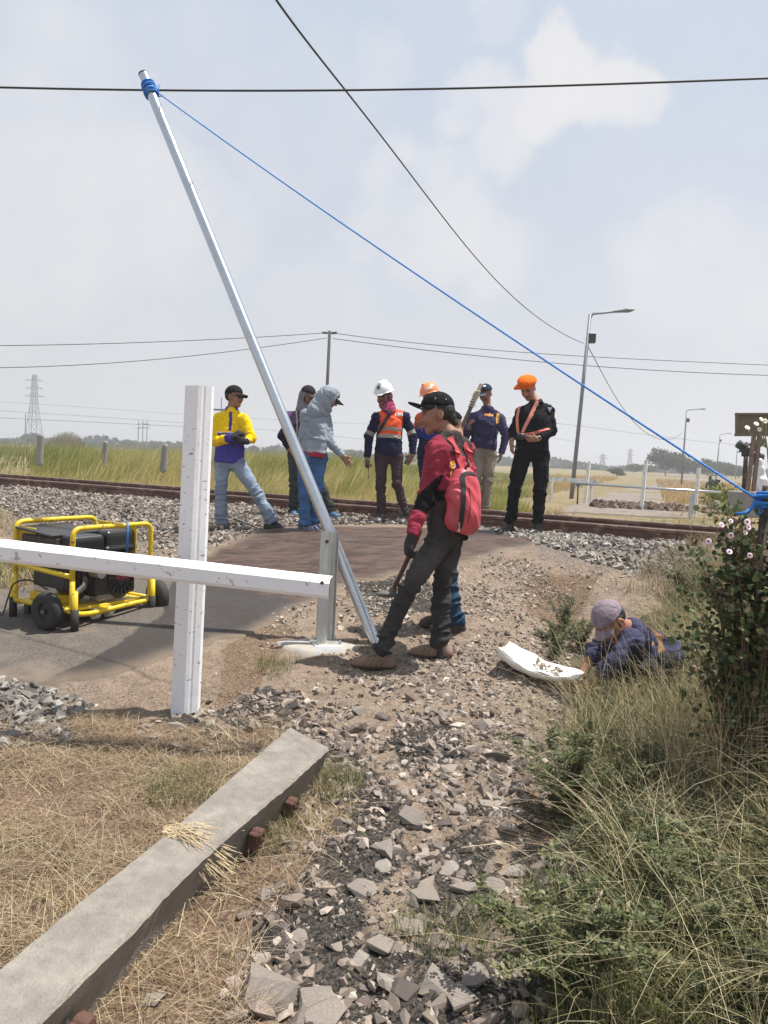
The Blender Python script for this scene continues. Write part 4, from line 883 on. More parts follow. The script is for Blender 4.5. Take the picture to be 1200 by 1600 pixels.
# 2 dark purple shirt with printed cap, behind the hooded man
def p2():
    g,D=onground(490,806); 
    def shirt(V,tg,t,K):
        x,y,z=tcoord(V,K); C=np.tile(np.array([.035,.026,.085]),(len(V),1)); m=(y>-.10)&sel(tg,'torso','uarml','uarmr')&(np.abs(x)>.10); C[m]=[.12,.075,.16]; C[sel(tg,'uarml')&(t<.25)]=[.17,.11,.18]; C[sel(tg,'farml')]=[.012,.01,.022]
        C[(np.abs(np.abs(x)-.10)<.008)&(y>-.25)&sel(tg,'torso')]=[.45,.35,.2]; return C
    J=dict(head=(481,619,0),neck=(475,640),ls=(452,653,.0),rs=(492,653,.02),hip=(469,706),lh_=(461,712),rh_=(481,712),lk=(460,752,-.02),rk=(500,756,-.02),la=(459,795),ra=(516,793),
        lt=(460,806,-.2),rt=(528,799,-.12),le=(441,681,.02),re=(500,682,-.1),lw=(452,702,-.12),rw=(488,700,-.2),face=(.72,-.35,.6),tdir=(.45,0,.9),
        handl=((.5,-.6,.4),(.6,.2,-.5),(.3,.6,.6),.7),handr=((-.8,-.2,.2),(-.3,0,-.9),(0,.9,.3),.7))
    K=person('man in faded purple shirt and printed dark cap half hidden behind the hooded man',g,D,J,dict(trousers=dict(col=denim((.045,.05,.048)),fit=1.12,hem=.068),shirt=dict(col=shirt,fit=1.0,len=.04),shoe=(.04,.11,.22),sole=(.3,.36,.42)),seed=21,shade=SKD,grp=G_GROUP)
    A=np.array(K['frame']); s,f,u=K['frame']
    V,Q=sdf([ell(P_(K,0,-.025,-.01),(.098,.10,.125),A,cuts=[(P_(K,0,.04,0),f)],k=.01),cone(P_(K,0,-.04,-.10),K['neck'],.085,.105,k=.03),ell(P_(K,0,.03,-.02),(.078,.12,.10),A,k=.006,sub=True)],.0065,1); V=wrinkle(V,vnorm(V,Q),[],.006,3)
    mk('hood',V,[Q],m_cloth('knit'),parent=K['body'],smooth=True,cols=np.array([.19,.18,.21]))
    c=cap(K,(.035,.026,.034),.07,bc=(.075,.06,.065)); 
    bv=BVHTree.FromPolygons([c.matrix_world@v.co for v in c.data.vertices],[tuple(p.vertices) for p in c.data.polygons])
    v=[Vector(np.array(v.co)+K['base']) for v in c.data.vertices]; bv=BVHTree.FromPolygons(v,[tuple(p.vertices) for p in c.data.polygons])
    patch(K,bv,[(477,613),(482,611),(489,613),(488,616),(478,616)],'cap_print',m_plain,(.55,.53,.55),.003,sub=2)
# 3 grey hoodie seen from behind
def p3():
    g,D=onground(485,829)
    def shirt(V,tg,t,K):
        C=np.tile(np.array([.265,.30,.35]),(len(V),1)); x,y,z=tcoord(V,K); n=vnoise(V[:,0]*12,V[:,1]*12,V[:,2]*8,2); C*=(.88+.24*n)[:,None]
        hy=(V-K['hip'])@K['spine']; C[(hy<.035)&sel(tg,'torso')]=[.40,.385,.42]; return C
    J=dict(head=(514,622,0),neck=(500,637,.02),ls=(478,650,-.03),rs=(508,655,.05),hip=(488,709),lh_=(478,716,-.02),rh_=(498,716,.02),lk=(475,766,-.02),rk=(494,763,.0),la=(476,814,-.04),ra=(493,810,.06),
        lt=(494,826,-.04),rt=(508,818,.05),le=(474,685,.0),re=(514,689,-.02),lw=(489,700,.24),rw=(536,713,-.05),face=(.83,-.5,-.25),hup=(.5,.83,0),tdir=(.62,0,-.78),
        handl=((.8,-.3,-.3),(0,0,-1),(.2,.9,0),.5),handr=((.55,-.75,.05),(-.3,.2,.9),(.75,.6,.1),.15))
    K=person('man in pale grey hooded sweater seen from behind with one hand held out',g,D,J,dict(trousers=dict(col=denim((.055,.12,.245)),fit=1.12,hem=.066,mat=m_cloth('denim')),shirt=dict(col=shirt,fit=1.06,len=-.01,arm=1.12,wr=1.3,name='hooded_sweater'),shoe=(.07,.08,.13),sole=(.35,.33,.33),stripe=(.6,.6,.65)),seed=31,grp=G_GROUP,build=1.02)
    A=np.array(K['frame']); s,f,u=K['frame']
    pr=[ell(P_(K,0,-.01,.02),(.108,.128,.128),A,cuts=[(P_(K,0,.085,0),f)],k=.03),cone(P_(K,0,-.035,-.05),K['neck']-K['spine']*.02,.105,.125,k=.05),cone(P_(K,0,.045,-.10),P_(K,0,.0,-.11),.06,.07,k=.04),cone(K['neck']-K['td']*.04,K['neck']-K['td']*.07-K['spine']*.05,.09,.10,k=.05),ell(P_(K,0,.05,.0),(.082,.11,.11),A,k=.012,sub=True)]
    V,Q=sdf(pr,.0065,1); V=wrinkle(V,vnorm(V,Q),[(P_(K,0,-.02,-.08),u+.5*f,.008,.05,.10),(P_(K,0,-.05,.05),f,.005,.06,.09)],.006,8)
    mk('hood',V,[Q],m_cloth('knit'),parent=K['body'],smooth=True,cols=np.array([.285,.32,.37]))
    cap(K,(.02,.02,.022),.085,name='cap')
    hip=K['hip']; sp=K['spine']; V,Q=sdf([cone(hip+sp*.02,hip-sp*.045,.160,.162,(K['td'],.74),cuts=[(hip-sp*.045,-sp),(hip+sp*.02,sp)],k=.01)],.007,1); V=wrinkle(V,vnorm(V,Q),[],.006,9); mk('undershirt',V,[Q],m_cloth('knit'),parent=K['body'],smooth=True,cols=np.array([.40,.035,.06]))
# 4 white hard hat, hi-vis
def p4():
    g,D=onground(608,816)
    NV=np.array([.017,.017,.045]); OR=np.array([.82,.115,.045])
    def shirt(V,tg,t,K):
        x,y,z=tcoord(V,K); C=np.tile(NV,(len(V),1)); m=sel(tg,'torso')&(y>-.25)&(np.abs(x)<.165); C[m]=OR
        C[(np.abs(y+.16)<.022)&sel(tg,'torso')&(np.abs(x)<.175)]=[.33,.30,.27]; C[(np.abs(y+.255)<.024)&sel(tg,'torso')&(np.abs(x)<.19)]=[.36,.33,.28]
        for a in 'lr': C[sel(tg,'uarm'+a)&(t>.72)&(t<.92)]=[.30,.28,.26]
        return C
    J=dict(head=(600,617,0),neck=(608,641),ls=(589,653,-.02),rs=(632,652,.02),hip=(607,704),lh_=(596,713),rh_=(619,713),lk=(595,757,-.03),rk=(621,756,-.04),la=(596,797,-.02),ra=(632,798,-.0),
        lt=(588,812,-.24),rt=(626,816,-.24),le=(576,682,.0),re=(645,681,.03),lw=(574,714,-.06),rw=(645,710,-.04),face=(-.42,-.35,.84),tdir=(-.18,0,1),
        handl=((.05,-1,.1),(1,0,0),(.2,.1,.9),1.1),handr=((-.45,-.85,.15),(-.4,.2,-.9),(-.7,.5,.4),.55))
    K=person('man in white hard hat and orange and navy reflective jacket with purple face scarf',g,D,J,dict(trousers=dict(col=denim((.055,.037,.040),.8,1.2),fit=.98,hem=.052,up=.0),shirt=dict(col=shirt,fit=1.0,len=.07,arm=1.08,collar=NV,name='work_jacket'),shoe=(.085,.078,.072),sole=(.06,.055,.05),boot=.08),seed=41,shade=SKD,grp=G_GROUP)
    A=np.array(K['frame']); s,f,u=K['frame']; helmet(K,(.78,.79,.80))
    V,Q=sdf([ell(P_(K,0,-.03,-.02),(.086,.082,.10),A,k=.02,cuts=[(P_(K,0,0,.05),u)]),cone(P_(K,0,.03,-.07),P_(K,0,.02,-.1),.055,.05,k=.03),cone(P_(K,0,-.01,-.09),K['neck']-K['spine']*.02,.078,.095,k=.03),ell(P_(K,0,.085,.0),(.055,.06,.052),A,k=.006,sub=True)],.0065,1)
    V=wrinkle(V,vnorm(V,Q),[(P_(K,0,-.01,-.09),u+.6*s,.012,.045,.10)],.006,5); n=vnoise(V[:,0]*28,V[:,1]*28,V[:,2]*28,3); C=np.where((n<.5)[:,None],np.array([.30,.05,.115]),np.array([.14,.02,.06])); C[np.abs(n-.62)<.035]=[.45,.25,.3]
    mk('face_scarf',V,[Q],m_cloth('scarf'),parent=K['body'],smooth=True,cols=C)
    mb=MB()
    for e in(-1,1): mb.add(*ball(P_(K,e*.033,.086,.003),.020,(1,1,.8)))
    mb.tube([P_(K,-.082,.0,.012),P_(K,-.066,.07,.012),P_(K,0,.101,.010),P_(K,.066,.07,.012),P_(K,.082,.0,.012)],.0035,6); mb.build('sunglasses',m_black,K['body'],smooth=True)
    ribbon(K,K['bvh'],[(617,637),(606,652),(597,666),(589,680)],.045,'cross_strap',m_strap,(.015,.015,.018),.008)
    lettering(K,K['bvh'],'PBG',617,650,5,m_white,ang=.0,bold=.03); lettering(K,K['bvh'],'ABB',589,652,3,mat('print_navy',(.03,.03,.1),.7),bold=.02)
    patch(K,K['hatbvh'],[(589,603),(594,602),(594,608),(589,609)],'helmet_emblem',mat('emblem_green',(.02,.16,.09),.5),off=.003,sub=2)
    # held things
    h=K['lw']; a=h-CU*.09; mb=MB(); mb.box(a,(.028,.018,.055),np.array([CR,-CF,CU]),.008); r=mb.build('walkie_talkie',m_black,origin=a); tag(r,'black walkie talkie with long aerial hanging from the hand of the white helmet man','radio')
    mb=MB(); mb.tube([a+CR*.015-CU*.05,a+CR*.017-CU*.14,a+CR*.015-CU*.21],[.006,.004,.003],6); o=mb.build('antenna',m_black,r)
    h=K['rw']-CU*.07-CR*.055; mb=MB(); mb.box(h,(.038,.006,.07),np.array([nz(CR*.7-CU*.3),nz(-CF),nz(CU*.8+CR*.4)]),.004); r=mb.build('smartphone',m_black,origin=h); tag(r,'dark smartphone held low in the left hand of the white helmet man','phone')
    mb=MB(); mb.box(h-CF*.0075,(.033,.001,.064),np.array([nz(CR*.7-CU*.3),nz(-CF),nz(CU*.8+CR*.4)])); mb.build('screen',mat('phone_glass',(.10,.12,.13),.12,var=.05),r)
# 5 orange helmet, behind the red man
def p5():
    g,D=onground(668,813)
    def shirt(V,tg,t,K):
        x,y,z=tcoord(V,K); C=np.tile(np.array([.03,.05,.26]),(len(V),1)); C[(y>-.14)&sel(tg,'torso')]=[.62,.13,.05]; C[sel(tg,'uarml','uarmr')&(t<.8)]=[.62,.13,.05]; C[(y<-.30)&sel(tg,'torso')]=[.02,.025,.06]; return C
    J=dict(head=(672,619,0),neck=(674,641),ls=(657,654,.0),rs=(693,654,.02),hip=(672,708),lh_=(663,716),rh_=(683,716),lk=(664,757,-.03),rk=(684,757,-.04),la=(665,799),ra=(686,799),
        lt=(660,812,-.2),rt=(686,812,-.2),le=(651,679,-.05),re=(700,682,.0),lw=(654,668,-.26),rw=(694,700,-.2),face=(-.8,-.25,.5),tdir=(-.3,0,1),
        handl=((.25,.8,.2),(.6,.1,.6),(-.5,.3,.6),1.0),handr=((-.8,-.2,.2),(0,0,-1),(0,.9,.2),.6))
    K=person('man in orange hard hat and orange shirt mostly hidden behind the front man',g,D,J,dict(trousers=dict(col=denim((.02,.025,.055)),fit=1.0),shirt=dict(col=shirt,fit=1.0,len=.02),shoe=(.05,.04,.035)),seed=51,shade=SKD,grp=G_GROUP)
    helmet(K,(.80,.25,.10)); patch(K,K['hatbvh'],[(664,607),(674,603),(676,606),(665,610)],'helmet_label',m_plain,(.7,.6,.5),.003,sub=2)
    h=K['lw']+CU*.05; mb=MB(); mb.tube([h-CR*.05,h+CR*.12-CU*.01],.006,6); r=mb.build('pen',m_black,origin=h); tag(r,'thin dark stick held up in the hand of the orange helmet man','stick')
# 6 the man in red with backpack
def p6():
    gf,Df=onground(600,1035); D=Df-.02
    RED=np.array([.30,.038,.066]); BK=np.array([.014,.012,.013]); GY=np.array([.055,.045,.045])
    def shirt(V,tg,t,K):
        x,y,z=tcoord(V,K); C=np.tile(BK,(len(V),1)); C[sel(tg,'uarml','uarmr')]=RED; 
        nn_=vnoise(V[:,0]*11,V[:,1]*11,V[:,2]*5,77)
        hy=(V-K['hip'])@K['spine']; m=sel(tg,'torso')&(y>-.27); C[m]=RED
        C[sel(tg,'torso')&(y>-.04)&(np.abs(x)<.14)&(z<.05)]=GY*1.1
        C[sel(tg,'torso')&(y<=-.27)]=BK; C[sel(tg,'torso')&(y<=-.34)&(x<-.02)]=GY
        C[sel(tg,'torso')&(hy<-.035)&(x>.06)]=RED
        if True:
            e=K['le']; r=V-e; d1=nz(K['le']-K['ls']); L=r@d1
            la=sel(tg,'uarml'); fa=sel(tg,'farml')
            lat=r@CR
            blk=(la&(L>-.055-lat*1.1))|(fa&(t<.42)); C[blk]=BK; C[fa&(t>=.42)]=RED
            C[sel(tg,'farmr')]=RED
            rm=C[:,0]>.2; C[rm]*=(.72+.75*nn_[rm])[:,None]
            edge=(la)&(np.abs(r@nz(CR-.2*CU)-.045)<.008)&(L>-.2)
        return C
    def jean(V,tg,t,K):
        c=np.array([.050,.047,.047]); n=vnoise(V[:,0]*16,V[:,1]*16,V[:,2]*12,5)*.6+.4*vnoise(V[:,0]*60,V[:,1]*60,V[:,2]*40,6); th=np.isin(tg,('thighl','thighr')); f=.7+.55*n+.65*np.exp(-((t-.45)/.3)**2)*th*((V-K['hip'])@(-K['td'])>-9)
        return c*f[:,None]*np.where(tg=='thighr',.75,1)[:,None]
    J=dict(head=(683,649,0),neck=(702,681,.0),ls=(683,706,-.10),rs=(722,703,.15),hip=(700,826,.0),lh_=(688,842,-.06),rh_=(703,842,.07),lk=(637,922,-.12),rk=(690,926,.06),la=(600,1008,-.12),ra=(688,1015,.04),
        lt=(536,1030,-.10),rt=(643,1024,.06),le=(664,778,-.14),re=(735,770,.2),lw=(644,836,-.22),rw=(700,815,.38),hs=1.03,face=(-.985,-.10,.12),hup=(-.06,1,0),tdir=(-.80,0,-.60),
        handl=((-.28,-.95,.1),(.7,-.2,-.4),(-.5,0,-.9),1.25),handr=((-.8,-.5,-.1),(0,0,1),(0,.9,0),.6))
    K=person('young man in faded red and black sweater and black cap in front, seen side on',gf,D,J,dict(
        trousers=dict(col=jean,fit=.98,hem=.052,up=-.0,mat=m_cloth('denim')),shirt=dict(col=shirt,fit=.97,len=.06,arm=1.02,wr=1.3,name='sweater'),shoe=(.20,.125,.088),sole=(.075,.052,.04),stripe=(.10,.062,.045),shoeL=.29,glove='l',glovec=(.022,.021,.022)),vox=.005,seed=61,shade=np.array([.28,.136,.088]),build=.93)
    s,f,u=K['frame']; A=np.array(K['frame'])
    o=cap(K,(.014,.014,.016),.080,flat=True,tilt=.045,up=.01,name='cap')
    L=lambda x,y,z:P_(K,x,y,z)
    hair(K,[ell(L(0,-.03,.03),(.081,.088,.088),A,cuts=[(L(0,.05,0),nz(f)),(L(0,0,-.05),-u)],k=.004),cone(L(0,-.085,-.03),L(0,-.105,-.055),.042,.025,(s,1),k=.02),ell(L(0,.05,.05),(.078,.045,.03),A,k=.01)])
    # eyelets and cap logo
    for (x,y,z) in((-.086,.018,.085),(-.078,-.05,.075),(.086,.018,.085)): mb=MB(); mb.add(*ball(L(x,y,z+.01),.0045)); mb.build('eyelet',mat('eyelet_metal',(.5,.5,.5),.4,metal=.8),o,smooth=True)
    # backpack
    m_pack=mat('pack_nylon',attr=True,rough=.48,var=.14,scale=22,bump=.25,bscale=120); sp=K['spine']; td=nz(K['td']-sp*(K['td']@sp)); sd_=nz(np.cross(td,sp))   # sd_: his right
    up_=nz(P(735,732,D)-P(719,831,D)); c0=P(726,783,D-.13)
    A2=np.array([sd_,td,up_]); lc=lambda x,y,z:c0+x*sd_+y*td+z*up_
    pr=[ell(lc(0,-.005,.01),(.112,.076,.200),A2,k=.04),rbox(lc(0,.02,-.03),(.120,.055,.16),.05,A2,k=.05),rbox(lc(0,.02,.09),(.088,.045,.09),.045,A2,k=.05),ell(lc(.0,-.03,-.06),(.108,.076,.13),A2,k=.05),ell(lc(-.085,.0,-.135),(.05,.05,.06),A2,k=.03)]
    V,Q=sdf(pr,.006,1); N=vnorm(V,Q); V=wrinkle(V,N,[(lc(-.10,-.02,.02),up_+.8*sd_,.007,.07,.12),(lc(.04,-.06,-.1),sd_+.3*up_,.004,.06,.14)],.004,4)
    q=(V-c0)@A2.T; C=np.array([.44,.052,.070])*(.85+.5*vnoise(V[:,0]*16,V[:,1]*16,V[:,2]*10,4))[:,None]
    pk=mk('backpack',V,[Q],m_pack,origin=c0,smooth=True,cols=C); tag(pk,'red backpack with black zips worn by the man in the red sweater','backpack')
    pb=BVHTree.FromPolygons([Vector(v) for v in V],[tuple(x) for x in Q.tolist()]); KB=dict(K); KB['body']=pk
    ribbon(KB,pb,[(722,744),(724,760),(724,785),(721,812),(718,825)],.030,'zip_band',m_strap,(.015,.012,.013),.006,30)
    ribbon(KB,pb,[(722,743),(729,739),(738,740),(745,744)],.022,'top_zip',m_strap,(.02,.015,.015),.006,16)
    ribbon(KB,pb,[(733,762),(735,780),(734,800),(731,818)],.004,'seam',m_strap,(.16,.01,.02),.003,20)
    ribbon(KB,pb,[(717,816),(717,824),(716,829)],.012,'zip_puller',mat('zip_metal',(.45,.45,.45),.35,metal=.8),None,.010,6)
    mb=MB(); a=P(723,737,D-.17); mb.tube(arc([a,a+up_*.055-td*.03+sd_*.015,a+up_*.08+sd_*.03,a+up_*.05+sd_*.05-td*.01,a+sd_*.03],.03,5),.007,8); mb.build('carry_handle',m_black,pk,smooth=True)
    # shoulder straps on the sweater
    for pts in([(702,684),(709,697),(716,714),(722,740)],[(724,694),(730,706),(733,722),(734,741)]):
        ribbon(KB,K['bvh'],pts,.048,'shoulder_strap',m_strap,(.50,.06,.075),.012,20)
    def loop(sgn,sh):
        pts=[]; base_=sh
        out=[]
        for (x,y,z) in((.0,-.11,-.02),(.0,-.05,.03),(.0,.02,.055),(.0,.085,.02),(.01,.115,-.06),(.02,.10,-.16),(.04,.03,-.26),(.05,-.06,-.30),(.03,-.13,-.30)):
            out.append(sh+sgn*sd_*x+td*y+sp*z)
        return resample(arc(out,.04,4),26)
    for sgn,sh in((-1,K['ls']*.72+K['rs']*.28),(1,K['rs']*.78+K['ls']*.22)):
        pts=loop(sgn,sh); V=[];F=[]; 
        for i,q in enumerate(pts):
            t_=nz(pts[min(i+1,len(pts)-1)]-pts[max(i-1,0)]); n_=nz(np.cross(sd_,t_)); w=.024 if i<16 else .012
            for a,b in((-1,.004),(1,.004),(1,-.004),(-1,-.004)): V.append(q+sd_*a*w+n_*b)
        for i in range(len(pts)-1):
            for j in range(4): k=(j+1)%4; F.append((4*i+j,4*i+k,4*i+4+k,4*i+4+j))
        mk('shoulder_strap',V,F,m_strap,parent=pk,cols=np.array([.50,.06,.075]))
    # badge on the back of the sweater
    patch(K,K['bvh'],[(703,722),(708,719),(711,724),(711,731),(706,733),(702,729)],'back_print',m_plain,(.80,.42,.06),.004,sub=3)
    patch(K,K['bvh'],[(706,727),(710,726),(709,730)],'back_print',m_plain,(.05,.06,.30),.0055,sub=2)
    patch(K,K['bvh'],[(712,728),(715,726),(713,740),(711,739)],'back_print',m_plain,(.05,.08,.40),.0045,sub=2)
    lettering(K,K['bvh'],'Up',702,743,7,m_yellowp,ang=.35,bold=.04)
    # the hoe he holds
    top=K['lw']+CU*-.06-CR*.01; a=P(607,927,D+.35); 
    top=P(648,848,D-.12); low=P(612,926,D+.22); mb=MB(); mb.tube([top+nz(top-low)*.12,top,(top+low)/2+CR*.004,low],[.016,.016,.015,.015],10); h=mb.build('hoe_handle',mat('old_wood',(.10,.055,.035),.8,var=.35,scale=20,stretch=(1,1,.2)),origin=low,smooth=True); h.name='hoe'; tag(h,'worn hoe with wooden handle held down beside the leg of the man in red','hoe')
    dl=nz(low-top); bl=low+dl*.0; mb=MB(); w=nz(np.cross(dl,CF)); bc=P(612,928,dep(low)); 
    V=[];F=[]
    for i,(u_,v_) in enumerate(((-.085,.0),(.045,-.02),(.06,.012),(-.075,.055))):
        pass
    Y=np.array([0,.85,-.5]); mb.prism([(-.10,-.005),(-.03,-.02),(.035,-.018),(.045,.02),(.0,.04),(-.08,.035),(-.105,.02)],bc-CF*.06,bc-CF*.048+CU*.0,CR,nz(-CU)); mb.lathe([(.0,-.03),(.024,-.03),(.024,.03),(0,.03)],low,dl,10)
    V,Q=sdf([ell(bc+CR*-.02,(.085,.06,.022),np.array([nz(CR-.15*CU),CF,CU]),k=.01),cone(low-dl*.04,low+dl*.01,.026,.026,k=.01)],.006,1); mk('hoe_blade',V,[Q],mat('worn_iron',(.13,.12,.11),.6,metal=.3,var=.3),parent=h,smooth=True)
# 7 man behind the red one: only shoes, jeans and a dark cap show
def p7():
    g,D=onground(695,985)
    J=dict(head=(705,668,.1),neck=(711,690,.05),ls=(702,703,-.05),rs=(720,703,.15),hip=(706,815,.05),lh_=(702,830,0),rh_=(709,830,.1),lk=(699,898,-.02),rk=(699,898,.12),la=(711,966,-.05),ra=(692,958,.12),
        lt=(670,982,-.06),rt=(664,974,.08),le=(706,755,-.05),re=(716,755,.15),lw=(690,800,-.1),rw=(692,800,.15),face=(-.9,-.4,.1),tdir=(-.9,0,.1),hs=.9,
        handl=((-.8,-.5,.1),(0,0,-1),(0,.9,0),1),handr=((-.8,-.5,.1),(0,0,1),(0,.9,0),1))
    def shirt(V,tg,t,K):
        C=np.tile(np.array([.02,.02,.035]),(len(V),1)); x,y,z=tcoord(V,K); C[(z<0)&(y>-.25)&sel(tg,'torso')&(y<-.13)]=[.75,.75,.05]; return C
    J['td']=0
    K=person('man in blue jeans and dark shoes standing hidden behind the man in red',g,D,J,dict(trousers=dict(col=denim((.025,.055,.10)),fit=.9,hem=.056,up=-.0),shirt=dict(col=shirt,fit=.78,len=.0,arm=.8),shoe=(.05,.035,.03),sole=(.07,.055,.05)),seed=71,grp=G_GROUP,build=.85)
    cap(K,(.012,.012,.013),.05)
# 8 navy cap and purple shirt with pole
def p8():
    g,D=onground(758,812)
    def shirt(V,tg,t,K):
        x,y,z=tcoord(V,K); C=np.tile(np.array([.040,.036,.088]),(len(V),1)); n=vnoise(V[:,0]*8,V[:,1]*8,V[:,2]*6,4); C*=(.7+.6*n)[:,None]
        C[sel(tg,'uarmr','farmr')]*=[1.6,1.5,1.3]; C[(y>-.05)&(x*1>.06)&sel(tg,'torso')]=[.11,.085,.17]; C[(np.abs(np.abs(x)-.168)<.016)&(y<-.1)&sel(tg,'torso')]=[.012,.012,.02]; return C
    J=dict(hs=1.13,head=(759,616,0),neck=(761,637),ls=(740,654,-.02),rs=(781,654,.02),hip=(754,700),lh_=(745,710),rh_=(765,710),lk=(744,754,-.03),rk=(762,752,-.03),la=(743,798,.05),ra=(757,801,-.0),
        lt=(738,810,-.15),rt=(750,812,-.22),le=(727,680,.0),re=(791,681,.02),lw=(732,668,-.26),rw=(783,709,.0),face=(-.62,-.38,.68),tdir=(-.3,0,1),
        handl=((.2,.75,.1),(.9,.0,.2),(-.3,.2,.9),1.25),handr=((-.2,-.95,.15),(-.8,.1,-.5),(-.5,.2,.8),.6))
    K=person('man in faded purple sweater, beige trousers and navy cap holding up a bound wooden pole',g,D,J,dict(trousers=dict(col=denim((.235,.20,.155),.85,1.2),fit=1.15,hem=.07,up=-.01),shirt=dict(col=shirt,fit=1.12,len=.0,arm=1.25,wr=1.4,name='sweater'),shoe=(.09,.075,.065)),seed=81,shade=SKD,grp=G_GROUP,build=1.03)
    c=cap(K,(.025,.038,.065),.075,bc=(.10,.12,.14)); v=[Vector(np.array(v.co)+K['base']) for v in c.data.vertices]; bv=BVHTree.FromPolygons(v,[tuple(p.vertices) for p in c.data.polygons])
    patch(K,bv,[(755,602),(759,602),(759,604.2),(755,604.2)],'cap_badge',m_plain,(.75,.75,.78),.003,sub=2)
    lettering(K,K['bvh'],'WiRa',756.5,650.5,4.4,m_orangep,bold=.03)
    patch(K,K['bvh'],[(776,646),(780,645),(781,653),(779,661),(775,662),(775,652)],'shoulder_print',m_plain,(.60,.33,.05),.004,sub=2)
    top=P(752,600,D-.40); low=P(690,735,D-.38); end=top+(low-top)*1.42; mb=MB(); mb.tube([top,(top*2+low)/3+CR*.006,low,end],[.026,.03,.031,.03],10); w=mb.build('wooden_pole',mat('old_wood2',(.13,.10,.075),.85,var=.4,scale=14),origin=end,smooth=True); tag(w,'dark wooden pole wrapped in pale cloth strips held before the navy capped man','pole')
    d=nz(low-top); mb=MB(); 
    n=70; t=np.linspace(0,1,n); ctr=top+d*(.10+.28*t)[:,None]; N1=nz(np.cross(d,CU)); N2=np.cross(d,N1); a=t*2*np.pi*7; pts=ctr+.034*(np.cos(a)[:,None]*N1+np.sin(a)[:,None]*N2)+.006*rng.normal(size=(n,3)); mb.tube(pts,.012,6)
    for k in range(5): q=top+d*(.1+.28*rng.random()); mb.tube([q,q+rng.normal(size=3)*.05+CU*.02],[.009,.004],5)
    mb.build('wrapping',mat('pale_cloth_strip',(.46,.44,.34),.9,var=.3,scale=20),w,smooth=True)
# 9 orange beret
def p9():
    g,D=onground(812,834)
    BK=np.array([.012,.012,.015])
    def shirt(V,tg,t,K): return np.tile(BK,(len(V),1))
    J=dict(head=(825,608,0),neck=(838,630),ls=(816,645,-.03),rs=(855,642,.05),hip=(831,698),lh_=(818,709,-.02),rh_=(845,709,.02),lk=(805,763,-.05),rk=(844,766,-.05),la=(797,816,-.0),ra=(840,818,-.03),
        lt=(770,828,-.12),rt=(822,834,-.2),le=(803,672,.0),re=(862,673,.0),lw=(799,692,-.05),rw=(839,686,-.24),face=(-.45,-.58,.70),tdir=(-.35,0,.95),
        handl=((.05,-1,.0),(.8,.1,-.3),(.4,.1,.9),.55),handr=((-.95,.0,.2),(-.2,.3,-.9),(.1,.9,.5),.95))
    K=person('officer in black uniform and orange beret with pale orange vest straps looking down',g,D,J,dict(trousers=dict(col=lambda V,tg,t,K:np.tile(BK*.9,(len(V),1)),fit=1.17,hem=.066,up=.05,pocket=True),shirt=dict(col=shirt,fit=1.08,len=.05,arm=1.15,collar=(.02,.02,.024),name='uniform_jacket',sll=.05,slr=.07),shoe=(.018,.017,.017),boot=.16,shoeL=.29),seed=91,shade=np.array([.33,.165,.105]),grp=G_GROUP,build=1.03)
    s,f,u=K['frame']; A=np.array(K['frame']); L=lambda x,y,z:P_(K,x,y,z)
    V,Q=sdf([ell(L(0,-.005,.06),(.092,.110,.062),A,cuts=[(L(0,0,.04),-u)],k=.02),ell(L(-.01,.0,.105),(.108,.118,.050),np.array([nz(s+.22*u),f,nz(u-.22*s)]),k=.02),ell(L(.07,.05,.07),(.075,.06,.03),np.array([nz(s-.35*u),f,nz(u+.35*s)]),k=.03)],.006,1); V=wrinkle(V,vnorm(V,Q),[],.004,3)
    mk('beret',V,[Q],m_cloth('felt'),parent=K['body'],smooth=True,cols=np.array([.82,.16,.02]))
    hair(K,[ell(L(0,-.03,.02),(.077,.082,.075),A,cuts=[(L(0,.02,0),f),(L(0,0,-.04),-u)],k=.003)])
    VO=(.75,.24,.16)
    ribbon(K,K['bvh'],[(845.5,617),(838,630),(829,650),(822,664),(817,675)],.044,'vest_strap',m_strap,VO,.009); ribbon(K,K['bvh'],[(845.5,617),(838,630),(829,650),(822,664),(817,675)],.012,'reflective_stripe',m_strap,(.72,.42,.36),.0115)
    ribbon(K,K['bvh'],[(817,623),(811,638),(808,655),(809,676)],.034,'vest_strap',m_strap,VO,.009)
    ribbon(K,K['bvh'],[(808,677),(822,679),(835,677),(848,673),(858,670)],.036,'vest_belt',m_strap,(.62,.15,.11),.009)
    patch(K,K['bvh'],[(852,634),(858,631),(865,635),(864,643),(860,649),(855,643)],'sleeve_patch',m_plain,(.10,.09,.32),.004,sub=3); patch(K,K['bvh'],[(855,637),(862,637),(860,642),(859,645)],'sleeve_patch_mark',m_plain,(.35,.38,.6),.0055,sub=2)
    for q in([(841,624),(847,621),(845,627),(842,628)],[(832,640),(836,638),(837,641),(834,643)],[(828,650),(834,646),(833,650),(828,653)]): patch(K,K['bvh'],q,'gold_badge',m_plain,(.75,.42,.05),.005,sub=2)
    patch(K,K['bvh'],[(835,632),(841,630),(842,634),(836,635)],'name_tape',m_plain,(.12,.12,.4),.004,sub=2)
    mb=MB(); w=K['rw']; d=nz(K['rw']-K['re']); mb.lathe([(.034,-.012),(.037,-.01),(.037,.01),(.034,.012)],w-d*.03,d,16); mb.box(w-d*.03-CF*.036,(.02,.008,.018),np.array([CR,-CF,CU]),.006); mb.build('wristwatch',m_black,K['body'])
    h=P(815,682,dep(K['rw'])-.04); mb=MB(); mb.add(*ball(h,.045,(1.1,.6,.95))); mb.box(h-CR*.01,(.045,.02,.03),np.array([CR,-CF,CU]),.01); r=mb.build('handheld_device',m_black,origin=h,smooth=True); tag(r,'black handheld device in the hand of the beret wearing officer','device')
